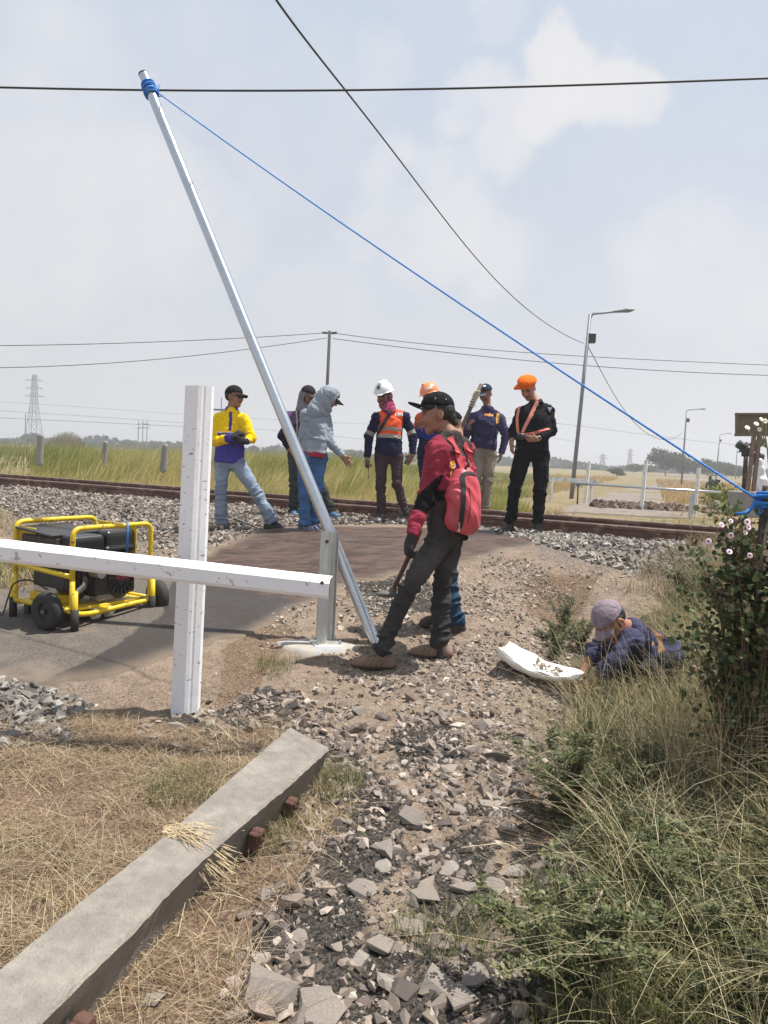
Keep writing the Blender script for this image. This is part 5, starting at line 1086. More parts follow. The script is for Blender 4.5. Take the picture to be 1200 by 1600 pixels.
# 10 crouching man in the weeds
def p10():
    gz=Gh(985,1085,height); D=4.5
    NV=np.array([.050,.050,.092])
    def shirt(V,tg,t,K):
        x,y,z=tcoord(V,K); C=np.tile(NV,(len(V),1)); n=vnoise(V[:,0]*14,V[:,1]*14,V[:,2]*10,4); C*=(.7+.6*n)[:,None]
        C[(np.abs(y+.13)<.022)&(z<0)]=[.018,.018,.03]; C[(np.abs(y+.22)<.02)&(z<0)&(x<.05)]=[.26,.15,.07]; return C
    J=dict(head=(955,972,-.10),neck=(985,985,-.02),ls=(951,995,.14),rs=(985,1003,-.16),hip=(1034,1022,.10),lh_=(1030,1036,.18),rh_=(1036,1036,-.02),lk=(985,1030,.25),rk=(975,1048,-.05),la=(1005,1090,.22),ra=(1000,1100,-.02),
        lt=(985,1105,.22),rt=(980,1110,-.05),le=(926,1022,.12),re=(950,1042,-.22),lw=(908,1058,.05),rw=(916,1078,-.12),hs=1.0,face=(-.55,-.75,.40),hup=(-.6,.75,.25),tdir=(-.75,-.55,.1),
        handl=((-.55,-.6,.2),(-.3,-.2,-.9),(.6,-.5,0),.9),handr=((-.97,-.1,.0),(0,.6,-.6),(.1,.7,.6),.8))
    K=person('man in navy shirt and mauve grey cap crouching in the weeds with a white sack',gz,D,J,dict(trousers=dict(col=denim((.03,.03,.035)),fit=1.0),shirt=dict(col=shirt,fit=.86,arm=.92,len=.05,sl=.13,wr=1.3),shoe=(.05,.045,.04),zfree=True),vox=.0055,seed=101,build=.88,shade=np.array([.33,.15,.09]))
    s,f,u=K['frame']; A=np.array(K['frame'])
    cap(K,(.25,.20,.235),.055); hair(K,[ell(P_(K,0,-.03,.02),(.080,.085,.08),A,cuts=[(P_(K,0,.03,0),f),(P_(K,0,0,-.05),-u)],k=.003)])
    # sack
    def S(px,py,d): return P(px,py,d)
    g1=Gh(790,1035,ground); d1=dep(g1)
    a=P(783,1024,dep(Gh(783,1040,ground))); b=P(903,1072,4.45); n=26; V=[];F=[]
    ax=nz(b-a); wv=nz(np.cross(ax,[0,0,1.])); zv=np.cross(wv,ax); L=np.linalg.norm(b-a)
    for i in range(n):
        t=i/(n-1); c=a+(b-a)*t+zv*(-.045*math.sin(math.pi*t)); w=.055+.085*math.sin(math.pi*min(1,.12+t*.85))**.7; h=.085*(1-.45*t)
        for j in range(12):
            al=math.pi*(j/11)+math.pi; x=math.cos(al)*w; z=math.sin(al)*h+.075+.003*math.sin(i*.9+j*.7); V.append(c+wv*x+zv*z)
    for i in range(n-1):
        for j in range(11): k=i*12+j; F.append((k,k+1,k+13,k+12))
    V=np.array(V); F1=[tuple(f) for f in F]
    N_=len(V); inner=V+np.array([0,0,.004])+0*V
    # top sheet: far side flap lies over the load
    V2=list(V); 
    for i in range(n):
        t=i/(n-1)
        for j in range(8):
            q=j/7; pa=V[i*12+11]; pb=V[i*12]; c=pa*(1-q)+pb*q; V2.append(c+zv*(-.030*math.sin(math.pi*q)+.006*math.sin(i*.5+j*.6))*(1 if t<.9 else .4)+(np.zeros(3)))
    F2=[]
    for i in range(n-1):
        for j in range(7): k=N_+i*8+j; F2.append((k,k+1,k+9,k+8))
    o=mk('sack',np.array(V2),F1+F2,mat('woven_sack',(.80,.79,.75),.6,var=.10,scale=14,bump=.6,bscale=45),origin=a,smooth=True); tag(o,'open white woven plastic sack with stones in it beside the crouching man','sack')
    sm=o.modifiers.new('s','SOLIDIFY'); sm.thickness=.003
    r=np.random.default_rng(3); pts=[]
    for k in range(22):
        t=r.uniform(.45,.80); q=r.uniform(.25,.75); i=int(t*(n-1)); c=V[i*12+11]*(1-q)+V[i*12]*q; pts.append(c+zv*.006)
    V_,F_,C_=stones_mesh('x',np.array(pts),r.uniform(.010,.020,22),stonecols(22,r,TAN),True,seed=9); s2=mk('sack_stones',V_,[F_],m_stone,cols=C_); tag(s2,'small heap of stones lying in the open white sack','stones',kind='stuff')
import os
PEOPLE=[p1,p2,p3,p4,p5,p6,p7,p8,p9,p10]
for pf in PEOPLE: pf()
GS=1.0
# ---------------------------------------------------------------- barrier, poles, ropes
UPW=np.array([0,0,1.])
m_wpaint=mat('white_paint_worn',(.78,.78,.80),.75,var=.08,scale=30,c2=(.20,.18,.17),c2scale=20,c2lo=.625,c2hi=.65,spec=.25,stretch=(1,1,2.2))
m_wpaint2=mat('white_paint_beam',(.78,.78,.80),.65,spec=.3,var=.06,scale=20,c2=(.42,.38,.37),c2scale=20,c2lo=.60,c2hi=.66)
m_rustin=mat('rusted_inside',(.09,.05,.04),.9,var=.4)
m_galv=mat('galvanised_steel',(.52,.55,.58),.27,metal=.95,var=.10,scale=14,c2=(.48,.50,.52),c2scale=7,bump=.06,bscale=20)
m_zinc=mat('zinc_steel_post',(.50,.51,.50),.42,metal=.7,var=.2,scale=10,c2=(.62,.60,.55),c2scale=5,stretch=(1,1,.35))
m_rope=mat('blue_rope',(.02,.20,.60),.6,var=.25,scale=60,bump=.5,bscale=120)
def barrier():
    g=Gh(288,1116,ground); D=dep(g); root=empty('barrier_post',g); tag(root,'old white painted barrier post with a white crossbar standing in the foreground','barrier')
    a=P(287,1140,D); b=P(311,603,D); X=CR.copy(); X[2]=0; X=nz(X); Y=nz(np.array([CF[0],CF[1],0]))
    poly=[(-.083,.02),(.006,-.036),(.024,-.0285),(.034,-.0215),(.045,-.0195),(.074,-.004),(.066,.085),(-.05,.085)]; poly=[(q[0]*.98,q[1]) for q in poly]
    n=40; mb=MB(); V=[];F=[]; m=len(poly)
    for i in range(n+1):
        c=a+(b-a)*i/n
        for p in poly: V.append(c+p[0]*X+p[1]*Y+rng.normal(size=3)*.0003)
    for i in range(n):
        for j in range(m): k=(j+1)%m; F.append((i*m+j,i*m+k,(i+1)*m+k,(i+1)*m+j))
    F+=[tuple(range(m))[::-1],tuple(n*m+j for j in range(m))]; mb.add(V,F); o=mb.build('post',m_wpaint,root)
    # tar at the foot
    # beam
    l=P(-140,844,3.78); r=P(516,918,3.62); d=nz(r-l); up=nz(UPW-d*(UPW@d)); out=nz(np.cross(up,d)); out=out if out@(-CF)>0 else -out
    h=.050; pr=[(.045,h),(-.022,h),(-.047,h-.024),(-.050,-h+.016),(-.040,-h),(-.034,-h),(-.044,-h+.016),(-.041,h-.027),(-.020,h-.006),(.045,h-.006)]
    mb=MB(); L=np.linalg.norm(r-l); nn=30
    V=[];F=[];m=len(pr)
    for i in range(nn+1):
        c=l+d*L*i/nn
        for p in pr: V.append(c-out*p[0]*1.0*(1) + up*p[1] if False else c+out*(-p[0])+up*p[1]+rng.normal(size=3)*.0003)
    for i in range(nn):
        for j in range(m): k=(j+1)%m; F.append((i*m+j,i*m+k,(i+1)*m+k,(i+1)*m+j))
    F+=[tuple(range(m))[::-1],tuple(nn*m+j for j in range(m))]; mb.add(V,F)
    o=mb.build('crossbar',m_wpaint2,root)
    import bmesh
    for ob in root.children:
        bm=bmesh.new(); bm.from_mesh(ob.data); bmesh.ops.recalc_face_normals(bm,faces=bm.faces); bm.to_mesh(ob.data); bm.free()
    mb=MB(); mb.box(r-d*.012-up*.004-out*.004,(.004,.043,.040),np.array([d,out,up])); mb.build('end_opening',m_rustin,o); mb=MB(); mb.lathe([(0,0),(.009,0),(.009,.006),(0,.007)],r-d*.035+out*.0475+up*.028,out,8); mb.build('bolt',m_rustin,o)
barrier()
def leaning():
    f=Gh(586,1004,ground); D0=dep(f); top=P(224,116,D0+.95)
    mb=MB(); d=nz(top-f); mb.tube([f-d*.05,(f+top)/2,top],.040,28,True); o=mb.build('steel_pole',m_galv,origin=f,shade_angle=1.0); tag(o,'long shiny galvanised steel pole leaning to the left with blue rope near its top','pole')
    mb=MB(); mb.lathe([(.030,0),(.030,.003),(.041,.003),(.041,-.012)],top,d,24); mb.build('pole_end',mat('pipe_bore',(.05,.05,.05),.7),o)
    k=f+(top-f)*.968; N=nz(np.cross(d,UPW)); B=np.cross(d,N); t=np.linspace(0,1,160); a=t*2*np.pi*9
    pts=k+d*(.055*np.sin(t*7))[:,None]+(.049+.005*np.sin(t*40))[:,None]*(np.cos(a)[:,None]*N+np.sin(a)[:,None]*B); mb=MB(); mb.tube(pts,.0075,6)
    kn=k-CF*.0+CR*.06-CU*.02
    for i in range(5): mb.tube([k+CR*.04+rng.normal(size=3)*.01,kn+rng.normal(size=3)*.02,kn+CR*rng.uniform(.0,.06)+CU*rng.uniform(-.05,.08)],[.007,.006,.003],5)
    e=P(1184,781,3.15); pts=[]
    for t in np.linspace(0,1,60): q=kn*(1-t)+e*t; q=q-UPW*.035*4*t*(1-t); pts.append(q)
    mb.tube(pts,.0052,7)
    r=mb.build('blue_rope',m_rope,origin=e,smooth=True); tag(r,'blue nylon rope running from the leaning pole down to a stake on the right','rope')
    # knot at the lower end, around a stake
    g=np.array([e[0]+.03,e[1]+.05,0]); g[2]=ground(g[0],g[1]); mb=MB(); st=e+CR*.035; mb.tube([g-UPW*.05,(g+st)/2,st+UPW*.06],[.022,.02,.018],10); s_=mb.build('wooden_stake',mat('stake_wood',(.07,.055,.045),.9,var=.4),origin=g,smooth=True); tag(s_,'dark wooden stake in the flowering vine that holds the blue rope','stake')
    mb=MB(); t=np.linspace(0,1,120); a=t*2*np.pi*6; pts=st-UPW*.0+UPW*(.03*np.sin(t*6))[:,None]*1+(.042+.01*np.sin(t*23))[:,None]*(np.cos(a)[:,None]*CR+np.sin(a)[:,None]*CF); mb.tube(pts,.0065,6)
    q=e.copy(); mb.tube([e+CR*.0,e-CR*.02-CU*.03,e-CR*.06-CU*.055-CF*.02,e-CR*.10-CU*.06],[.008,.009,.007,.006],6); mb.tube([e,e+CR*.03+CU*.012,e+CR*.08-CU*.01],[.008,.007,.004],6); mb.tube([e-CR*.01-CU*.02,e+CR*.02-CU*.05,e+CR*.0-CU*.06],.009,6)
    mb.build('knot',m_rope,r,smooth=True)
    # guard post
    g=Gh(506,1006,ground); D=dep(g); root=empty('guard_post',g); tag(root,'short galvanised guard post of two steel channels bolted to a concrete pad','guard post')
    bt=P(507,1006,D); tp=P(515,830,D+.02); ax=nz(tp-bt); X=nz(CR*.94+CF*.34); X=nz(X-ax*(X@ax)); Y=np.cross(ax,X)
    for i,(ox,oy,hh) in enumerate(((-.03,-.02,0),(.045,.05,.0))):
        pr=[(-.034,.02),(-.037,-.012),(-.030,-.024),(-.014,-.030),(.014,-.030),(.030,-.024),(.037,-.012),(.034,.02),(.030,.02),(.032,-.010),(.025,-.020),(.012,-.025),(-.012,-.025),(-.025,-.020),(-.032,-.010),(-.030,.02)]
        mb=MB(); mb.prism(pr,bt+X*ox+Y*oy-ax*.02,tp+X*ox+Y*oy+ax*hh,X if i==0 else -X,Y if i==0 else -Y); c=mb.build('channel',m_zinc,root)
        if i==0: mb=MB(); mb.lathe([(0,0),(.013,0),(.013,.006),(0,.008)],tp+X*ox+Y*(oy-.031)-ax*.07,-Y,12); mb.build('bolt_hole',m_rustin,c)
    mb=MB(); mb.box(bt+UPW*.006+X*.01,(.10,.09,.006),np.array([X,np.cross(UPW,X),UPW]),.004); mb.build('base_plate',m_zinc,root)
    for sx in(-1,1):
        for sy in(-1,1): mb=MB(); mb.lathe([(0,.03),(.008,.03),(.008,.012),(.014,.012),(.014,0)],bt+X*(.01+sx*.08)+np.cross(UPW,X)*sy*.07+UPW*.012,UPW,6); mb.build('anchor_bolt',m_zinc,root)
    c=Gh(497,1010,ground); V=[];F=[];n=36; R1=[.23*(1+.12*math.sin(3*a)+.08*math.sin(7*a+1)+.05*rng.random()) for a in np.linspace(0,6.283,n,endpoint=False)]
    zc=g[2]
    V.append([c[0],c[1],zc+.004])
    for k,(f_,z_) in enumerate(((.5,.005),(.8,.002),(.95,-.006),(1.05,-.04))):
        for i in range(n): a=2*math.pi*i/n; V.append([c[0]+R1[i]*f_*math.cos(a)*1.15,c[1]+R1[i]*f_*math.sin(a)*.72,zc+z_+.004*rng.random()])
    for i in range(n): F.append((0,1+i,1+(i+1)%n))
    for k in range(3):
        for i in range(n): j=(i+1)%n; F.append((1+k*n+i,1+(k+1)*n+i,1+(k+1)*n+j,1+k*n+j))
    o=mk('concrete_pad',V,F,mat('fresh_cement',(.36,.325,.28),.9,var=.2,scale=12,c2=(.30,.31,.32),c2scale=5,bump=.4,bscale=50),origin=c,smooth=True); tag(o,'flat round pad of pale fresh cement under the guard post','concrete pad')
leaning()
def sleeper():
    # concrete sleeper on its side: long body with waist, clip shoulders on the right face
    top_far=[P(462,1133,1)]; 
    zt=.20
    def at(px,py,z):
        d=CF+(px-600)/FPX*CR+(800-py)/FPX*CU; t=(z-HC)/d[2]; return CC+t*d
    A=at(452,1137,zt); B=at(520,1195,zt); C=at(-60,1560,zt); Dd=at(135,1625,zt)
    ax=nz(((C-A)+(Dd-B))/2); ax[2]=0; ax=nz(ax); sd_=np.cross(UPW,ax); sd_=sd_ if sd_@(B-A)>0 else -sd_
    o0=A.copy(); o0[2]=0; gz=.02
    root=empty('concrete_sleeper',(A+B)/2*[1,1,0]+[0,0,gz]); tag(root,'grey concrete railway sleeper lying on its side in the dry grass','railway sleeper')
    st=[(-.0,.0,.215,.20),(.02,-.002,.217,.203),(.45,.0,.212,.20),(.98,.003,.188,.19),(1.0,.008,.176,.178),(1.03,.008,.176,.178),(1.05,.0,.19,.188),(1.32,-.003,.205,.195),(1.45,-.004,.218,.20),(2.0,-.004,.218,.20)]
    V=[];F=[]; fine=[]
    t=np.linspace(0,2.0,70); S=np.array(st); 
    kw=min(1.35,max(1.0,((B-A)@sd_)/.205)); skew=.55*max(-.34,min(.34,float((B-A)@ax))); kw=1.22
    for x in t: fine.append([x,float(np.interp(x,S[:,0],S[:,1])),float(np.interp(x,S[:,0],S[:,2]))*(1+(kw-1)*max(0,1-x/1.2)),float(np.interp(x,S[:,0],S[:,3]))])
    m=0
    for (x,y0,w,h) in fine:
        rough=.0025
        z1=zt-(.2-h)*.8; 
        sec=[(y0,gz-.03),(y0-.002,gz+.09),(y0+.0,z1-.008),(y0+.008,z1),(y0+w*.35,z1+.001),(y0+w*.7,z1),(y0+w-.008,z1-.001),(y0+w,z1-.010),(y0+w-.034,z1-.10),(y0+w-.062,gz-.03)]
        m=len(sec)
        for (a,b) in sec: V.append(o0+ax*(x+skew*(a-y0)/max(w,.01)*max(0,1-x/1.6))+sd_*a+UPW*b+rng.normal(size=3)*.0012)
    for i in range(len(fine)-1):
        for j in range(m): k=(j+1)%m; F.append((i*m+j,i*m+k,(i+1)*m+k,(i+1)*m+j))
    F+=[tuple(range(m)),tuple((len(fine)-1)*m+j for j in range(m))[::-1]]
    V=np.array(V); e=V[:m]; V[:m]=e-ax*np.array([.0,.01,.02,.012,0,.012,.018,.01,0,0])[:,None]
    ob=mk('sleeper_body',V,F,mat('sleeper_concrete',(.20,.18,.155),.92,var=.3,scale=22,c2=(.28,.255,.22),c2scale=7,c2lo=.36,c2hi=.74,bump=.7,bscale=110),root)
    import bmesh; bm=bmesh.new(); bm.from_mesh(ob.data); bmesh.ops.recalc_face_normals(bm,faces=bm.faces); bm.to_mesh(ob.data); bm.free()
    mr=mat('rusty_iron',(.10,.05,.035),.9,var=.4,scale=25,bump=.5,bscale=90)
    for (px,py,x) in((472,1250,0),(425,1300,0),(130,1590,0)):
        q=at(px,py,.12); x=(q-o0)@ax; y0=float(np.interp(x,S[:,0],S[:,1])); w=float(np.interp(x,S[:,0],S[:,2])); c=o0+ax*x+sd_*(y0+w*(1.10+(kw-1.10)*max(0,1-x/1.2))-.020)+UPW*.10
        n=14; mb=MB(); a=np.linspace(-.5,4.6,n); out=nz(sd_-UPW*.1)
        ring=[c+out*.030+(math.cos(q_)*.016*ax+math.sin(q_)*.017*UPW) for q_ in a]; V2=[];F2=[]
        for i,p in enumerate(ring):
            nn=nz(p-(c+out*.03)); V2+=[p+nn*.006-out*.035,p+nn*.006+out*.006,p-nn*.006+out*.006,p-nn*.006-out*.035]
        for i in range(n-1):
            for j in range(4): k=(j+1)%4; F2.append((4*i+j,4*i+k,4*i+4+k,4*i+4+j))
        F2+=[(0,1,2,3),(4*n-1,4*n-2,4*n-3,4*n-4)]; mb.add(V2,F2); mb.box(c+out*.005-UPW*.02,(.030,.02,.035),np.array([ax,out,np.cross(ax,out)]),.005); mb.build('rail_clip_shoulder',mr,root,smooth=False)
    # straw over its waist
    p=[];mid=o0+ax*1.02+sd_*.07+UPW*(.175)
    r=np.random.default_rng(4); mb=MB()
    for i in range(90):
        q=o0+ax*(1.02+r.normal()*.022)+sd_*r.uniform(-.03,.04)+UPW*.195; e=o0+ax*(1.02+r.normal()*.05)+sd_*r.uniform(.12,.26)+UPW*.19
        if (e-o0)@sd_>.19: e=e-UPW*r.uniform(.02,.14)
        mb.tube([q,(q+e)/2+UPW*r.uniform(.0,.02)+ax*r.normal()*.01,e],[.0012,.0014,.0008],3,False)
    o=mb.build('straw_wisp',mat('straw_plain',(.46,.36,.22),.9,var=.25)); tag(o,'wisp of dry straw lying across the waist of the concrete sleeper','straw',kind='stuff')
sleeper()
# ---------------------------------------------------------------- generator
def generator():
    g=Gh(112,988,ground); D=dep(g); ux,uy=.5,.866; root=empty('generator',(g[0],g[1],g[2]),math.atan2(uy,ux)); tag(root,'yellow framed portable generator on two wheels standing on the road','generator')
    my=mat('yellow_paint_chipped',(.66,.46,.015),.45,var=.12,scale=20,c2=(.14,.07,.03),c2scale=24,c2lo=.60,c2hi=.66,bump=.2,bscale=60)
    mk_=mat('engine_black',(.022,.022,.024),.42,var=.3,scale=25,c2=(.10,.08,.065),c2scale=30,c2lo=.66,c2hi=.72,bump=.3,bscale=60); mg=mat('engine_metal',(.22,.21,.20),.5,metal=.5,var=.3); mrub=mat('tyre_rubber',(.028,.026,.025),.8,var=.25,bump=.3,bscale=60)
    R_=.019; L=.72; Wd=.66; zb=.13; zt=.75
    def tube(pts,nm,r=R_,m=my,par=root): mb=MB(); mb.tube(arc(pts,.07,6),r,12); return mb.build(nm,m,par,smooth=True,local=True)
    for y in(0,Wd): tube([(0,y,zb+.25),(0,y,zb+.0),(.16,y,zb-.02) if y==0 else (.1,y,zb),(L*.8,y,zb),(L,y,zb),(L,y,zb+.3),(L,y,zt+(.0)),(0,y,zt),(0,y,zb+.24)],'frame_hoop')
    for x in(0,L): tube([(x,0,zb+.02),(x,Wd,zb+.02)],'cross_tube'); 
    tube([(0,0,.40),(0,Wd,.43)],'cross_tube'); tube([(L,0,.46),(L,Wd,.46)],'cross_tube',.014); tube([(.02,0,.46),(L-.02,0,.38)],'cross_tube',.012)
    mb=MB(); mb.box((L*.5,Wd*.5,zb+.012),(L*.46,Wd*.42,.012),None,.006); mb.build('base_tray',my,root,local=True)
    mb=MB(); mb.box((.16,Wd*.62,zb+.06),(.10,.17,.035),None,.006); mb.build('battery_tray',my,root,local=True)
    mb=MB(); mb.box((.14,Wd*.64,zb+.12),(.07,.14,.028),None,.012); mb.build('foam_block',mat('old_foam',(.52,.47,.38),.9,var=.2),root,local=True)
    mb=MB(); mb.box((L-.03,Wd*.45,.50),(.006,.22,.12),None,.004); mb.build('side_panel',my,root,local=True); mb=MB(); mb.box((.03,Wd*.85,.50),(.006,.10,.10),None,.004); mb.build('side_panel',my,root,local=True)
    # legs rubber feet
    for (x,y) in((0,0),(L,0),(0,Wd),(L,Wd)):
        mb=MB(); mb.tube([(x,y-.03*(1 if y==0 else -1),.30),(x,y-.03*(1 if y==0 else -1),.035)],.022,12); mb.tube([(x,y-.03*(1 if y==0 else -1),.06),(x,y-.03*(1 if y==0 else -1),.0)],.026,12); lg=mb.build('leg',my,root,smooth=True,local=True)
        mb=MB(); mb.tube([(x,y-.03*(1 if y==0 else -1),.17),(x,y-.03*(1 if y==0 else -1),-.002)],.028,14); mb.build('rubber_foot',mrub,lg,smooth=True,local=True)
    # engine: SDF block
    pr=[rbox((.47,.20,.30),(.20,.15,.13),.03,k=.02),rbox((.30,.38,.33),(.22,.20,.13),.04,k=.02),rbox((.34,.40,.27),(.13,.16,.11),.04,k=.03),cone((.50,.06,.29),(.50,.14,.29),.145,.145,k=.015,cuts=[((.5,.045,.29),(0,-1,0))]),rbox((.30,.22,.36),(.09,.10,.10),.02,k=.02),cone((.22,.20,.20),(.22,.40,.20),.05,.05,k=.02)]
    V,Q=sdf(pr,.009,1); mk('engine',V,[Q],mk_,root,smooth=True,local=True)
    pr=[rbox((.55,.24,.515),(.155,.15,.075),.04,k=.02),rbox((.55,.24,.47),(.165,.16,.014),.01,k=.006)]
    V,Q=sdf(pr,.008,1); mk('fuel_tank',V,[Q],mat('tank_black',(.022,.022,.024),.28,var=.2,scale=18),root,smooth=True,local=True)
    pr=[rbox((.20,.20,.50),(.15,.15,.075),.03,k=.02),rbox((.20,.20,.45),(.16,.155,.012),.01,k=.006)]
    V,Q=sdf(pr,.008,1); mk('air_cleaner',V,[Q],mk_,root,smooth=True,local=True)
    mb=MB(); mb.box((.20,.42,.585),(.22,.22,.006),np.array([[1,0,.02],[0,1,.06],[-.02,-.06,1]])); mb.build('top_plate',mk_,root,local=True)
    mb=MB(); mb.box((.10,.40,.47),(.10,.20,.09),None,.01); mb.build('muffler',mat('muffler_rusty',(.035,.03,.028),.7,var=.5,scale=40,c2=(.14,.07,.04),c2scale=30,c2lo=.55,c2hi=.62),root,local=True)
    # recoil starter with ribs
    rc=MB(); 
    for k in range(16):
        a=2*math.pi*k/16; rc.box((.50+.085*math.cos(a),.036,.29+.085*math.sin(a)),(.035,.006,.006),np.array([[math.cos(a),0,math.sin(a)],[0,1,0],[-math.sin(a),0,math.cos(a)]]))
    rc.lathe([(.13,0),(.13,.012),(.118,.016),(.118,.004)],(.50,.045,.29),(0,-1,0),28); rc.lathe([(0,.016),(.045,.014),(.05,0)],(.50,.045,.29),(0,-1,0),20)
    st_=rc.build('recoil_starter',mk_,root,local=True)
    cu=bpy.data.curves.new('t','FONT'); cu.body='HONDA'; cu.size=.042; tmp=bpy.data.objects.new('t',cu); col.objects.link(tmp); me=bpy.data.meshes.new_from_object(tmp.evaluated_get(bpy.context.evaluated_depsgraph_get())); bpy.data.objects.remove(tmp)
    V=np.array([v.co[:] for v in me.vertices]); V=np.column_stack([.435+V[:,0],np.full(len(V),.026),.275+V[:,1]]); mk('engine_mark',V,[tuple(p.vertices) for p in me.polygons],mat('print_red',(.6,.03,.03),.5,var=.05),st_,local=True)
    mb=MB(); mb.box((.315,.055,.285),(.017,.002,.055)); mb.build('label',m_white,root,local=True)
    mb=MB(); mb.box((.40,.10,.17),(.12,.05,.02),None,.008); mb.tube([(.2,.1,.3),(.16,.06,.26),(.10,.08,.22)],.02,10); mb.lathe([(0,0),(.05,0),(.05,.10),(0,.10)],(.24,.06,.36),(0,-1,0),16); mb.build('carburettor',mg,root,local=True)
    # blue string tied on the top bar
    mb=MB(); mb.tube([(.47,-.02,zt+.02),(.465,-.025,zt-.06),(.47,-.02,zt-.20)],[.008,.007,.010],6); mb.tube([(.455,0,zt+.022),(.47,-.022,zt),(.48,0,zt-.02),(.47,.02,zt),(.455,0,zt+.022)],.006,6); mb.build('blue_tie',m_rope,root,smooth=True,local=True)
    for o in list(root.children):
        if o.name.split('.')[0] in('engine','fuel_tank','air_cleaner','top_plate','muffler','recoil_starter','label','carburettor','side_panel'): o.scale=(.93,1,1.19)
    # wheels
    def wheel(c,axd):
        c=np.array(c); axd=nz(axd); 
        w=empty('wheel',(0,0,0)); w.parent=root; w.location=(0,0,0); w['_o']=[0,0,0]
        mb=MB(); mb.lathe([(.062,-.034),(.105,-.042),(.128,-.036),(.140,-.015),(.142,0),(.140,.015),(.128,.036),(.105,.042),(.062,.034)],c,axd,36); mb.build('tyre',mrub,w,smooth=True,local=True)
        mb=MB(); mb.lathe([(.0,-.030),(.02,-.032),(.022,-.018),(.055,-.016),(.064,-.034),(.064,.034),(.055,.016),(.022,.018),(.02,.032),(0,.030)],c,axd,24); mb.build('rim',mk_,w,local=True)
        mb=MB(); mb.lathe([(0,.045),(.012,.044),(.012,-.044),(0,-.045)],c,axd,10); mb.build('hub',mg,w,local=True)
    wheel((-.075,.175,.142),(1,.05,0)); wheel((L+.10,.02,.142),(1,-.25,0)); 
    mb=MB(); mb.tube([(-.08,.17,.142),(.05,.17,.142),(.1,.17,.14)],.013,8); mb.build('axle',mg,root,local=True); mb=MB(); mb.tube([(L+.1,.02,.142),(L-.05,.05,.142)],.013,8); mb.build('axle',mg,root,local=True)
    mw=mat('nylon_roller',(.60,.56,.50),.6)
    for x in(.24,.36): mb=MB(); mb.lathe([(0,-.022),(.04,-.022),(.043,0),(.04,.022),(0,.022)],(x,.05,.09),(1,0,0),18); mb.build('caster_roller',mw,root,smooth=False,local=True)
    mb=MB(); mb.tube([(.2,.05,.09),(.42,.05,.09)],.012,8); mb.box((.30,.05,.115),(.05,.03,.02)); mb.build('caster_bracket',my,root,local=True)
    q=[(.05,.35,.26),(.0,.50,.33),(-.06,.60,.30),(-.08,.66,.12),(-.12,.64,.03),(-.10,.74,.10),(-.06,.82,.10),(-.2,1.0,.03)]; 
    mb=MB(); 
    from mathutils import geometry
    pts=resample(arc(q,.12,8),60); mb.tube(pts,.006,7); mb.build('cable',m_black,root,smooth=True,local=True)
    mb=MB(); mb.box((.12,.66,.07),(.03,.03,.07)); mb.build('support_leg',mk_,root,local=True)
generator()
# ---------------------------------------------------------------- beyond the track
m_lamp=mat('lamp_grey_steel',(.20,.22,.24),.6,metal=.3,var=.15); m_wp=mat('white_post_far',(.74,.74,.73),.7,var=.1,c2=(.5,.48,.45),c2scale=6)
def line(a,b,r,n=8): return MB().tube([a,b],r,n)
def lamp(bpx,bpy_,tpx,tpy,apx,apy,hpx,hpy,D,label,r=.075):
    g=P(bpx,bpy_,D); g[2]=min(g[2],ground(g[0],g[1])); t=P(tpx,tpy,D); a=P(apx,apy,D); h=P(hpx,hpy,D)
    root=empty('street_lamp',g); tag(root,label,'street lamp','street lamps along the far road')
    mb=MB(); mb.tube([g,(g+t)/2,t],[r,r*.85,r*.7],10); mb.build('pole',m_lamp,root,smooth=True)
    mb=MB(); mb.tube([t-UPW*.15,t+nz(a-t)*.1,a],[r*.6,r*.55,r*.5],8); mb.build('arm',m_lamp,root,smooth=True)
    V,Q=sdf([cone(a,(a*.3+h*.7),.09,.16,(UPW,.45),k=.05),cone(a*.3+h*.7,h,.16,.08,(UPW,.4),k=.05)],.03,1); mk('lamp_head',V,[Q],m_lamp,root,smooth=True)
    mb=MB(); mb.box(t-(t-g)*.13+CR*.14,(.13,.10,.17),None,.02); mb.build('junction_box',m_black,root); return t
L1=dep(Gh(893,776)); L2=62.; 
t1=lamp(893,776,922,491,960,487,989,484,L1,'nearest tall grey street lamp just behind the crossing barrier')
t2=lamp(1065,753,1073,641,1092,639,1102,639,L2,'second grey street lamp behind the far white posts',.08); t3=lamp(1119,744,1125,679,1136,677,1143,677,105,'third small street lamp down the far road',.09); lamp(1149,748,1152,700,1158,699,1163,699,150,'tiny fourth street lamp beside the brown sign board',.10)
m_wire=mat('cable_black',(.015,.015,.017),.6,var=.1)
def wire(pts,r,label,n=60,nm='overhead_cable',grp=None):
    p=np.array([[a,b,1/c] for a,b,c in pts],float); d=np.concatenate([[0],np.cumsum(np.hypot(*np.diff(p[:,:2],axis=0).T))]); t=np.linspace(0,d[-1],n)
    # smooth Catmull-like interpolation through numpy polyfit of low order
    deg=min(len(p)-1,4); fx=[np.polyfit(d/d[-1],p[:,k],deg if k<2 else min(deg,2)) for k in range(3)]; q=[np.polyval(f,t/d[-1]) for f in fx]
    P3=[P(a,b,1/c) for a,b,c in zip(*q)]; mb=MB(); mb.tube(P3,r,6); o=mb.build(nm,m_wire,origin=P3[0],smooth=True); tag(o,label,'cable',grp)
wire([(-60,135,7),(0,136.5,7),(250,141,7),(540,141,7),(900,133,7),(1200,122.5,6.6),(1260,120,6.5)],.0095,'thick black overhead cable crossing level near the top of the leaning pole')
wire([(415,-25,5.6),(432,0,6),(540,141,8),(640,272,11),(720,373,14.5),(800,462,19),(860,511,23),(912,536,L1)],.0105,'black cable curving down from above to the nearest street lamp')
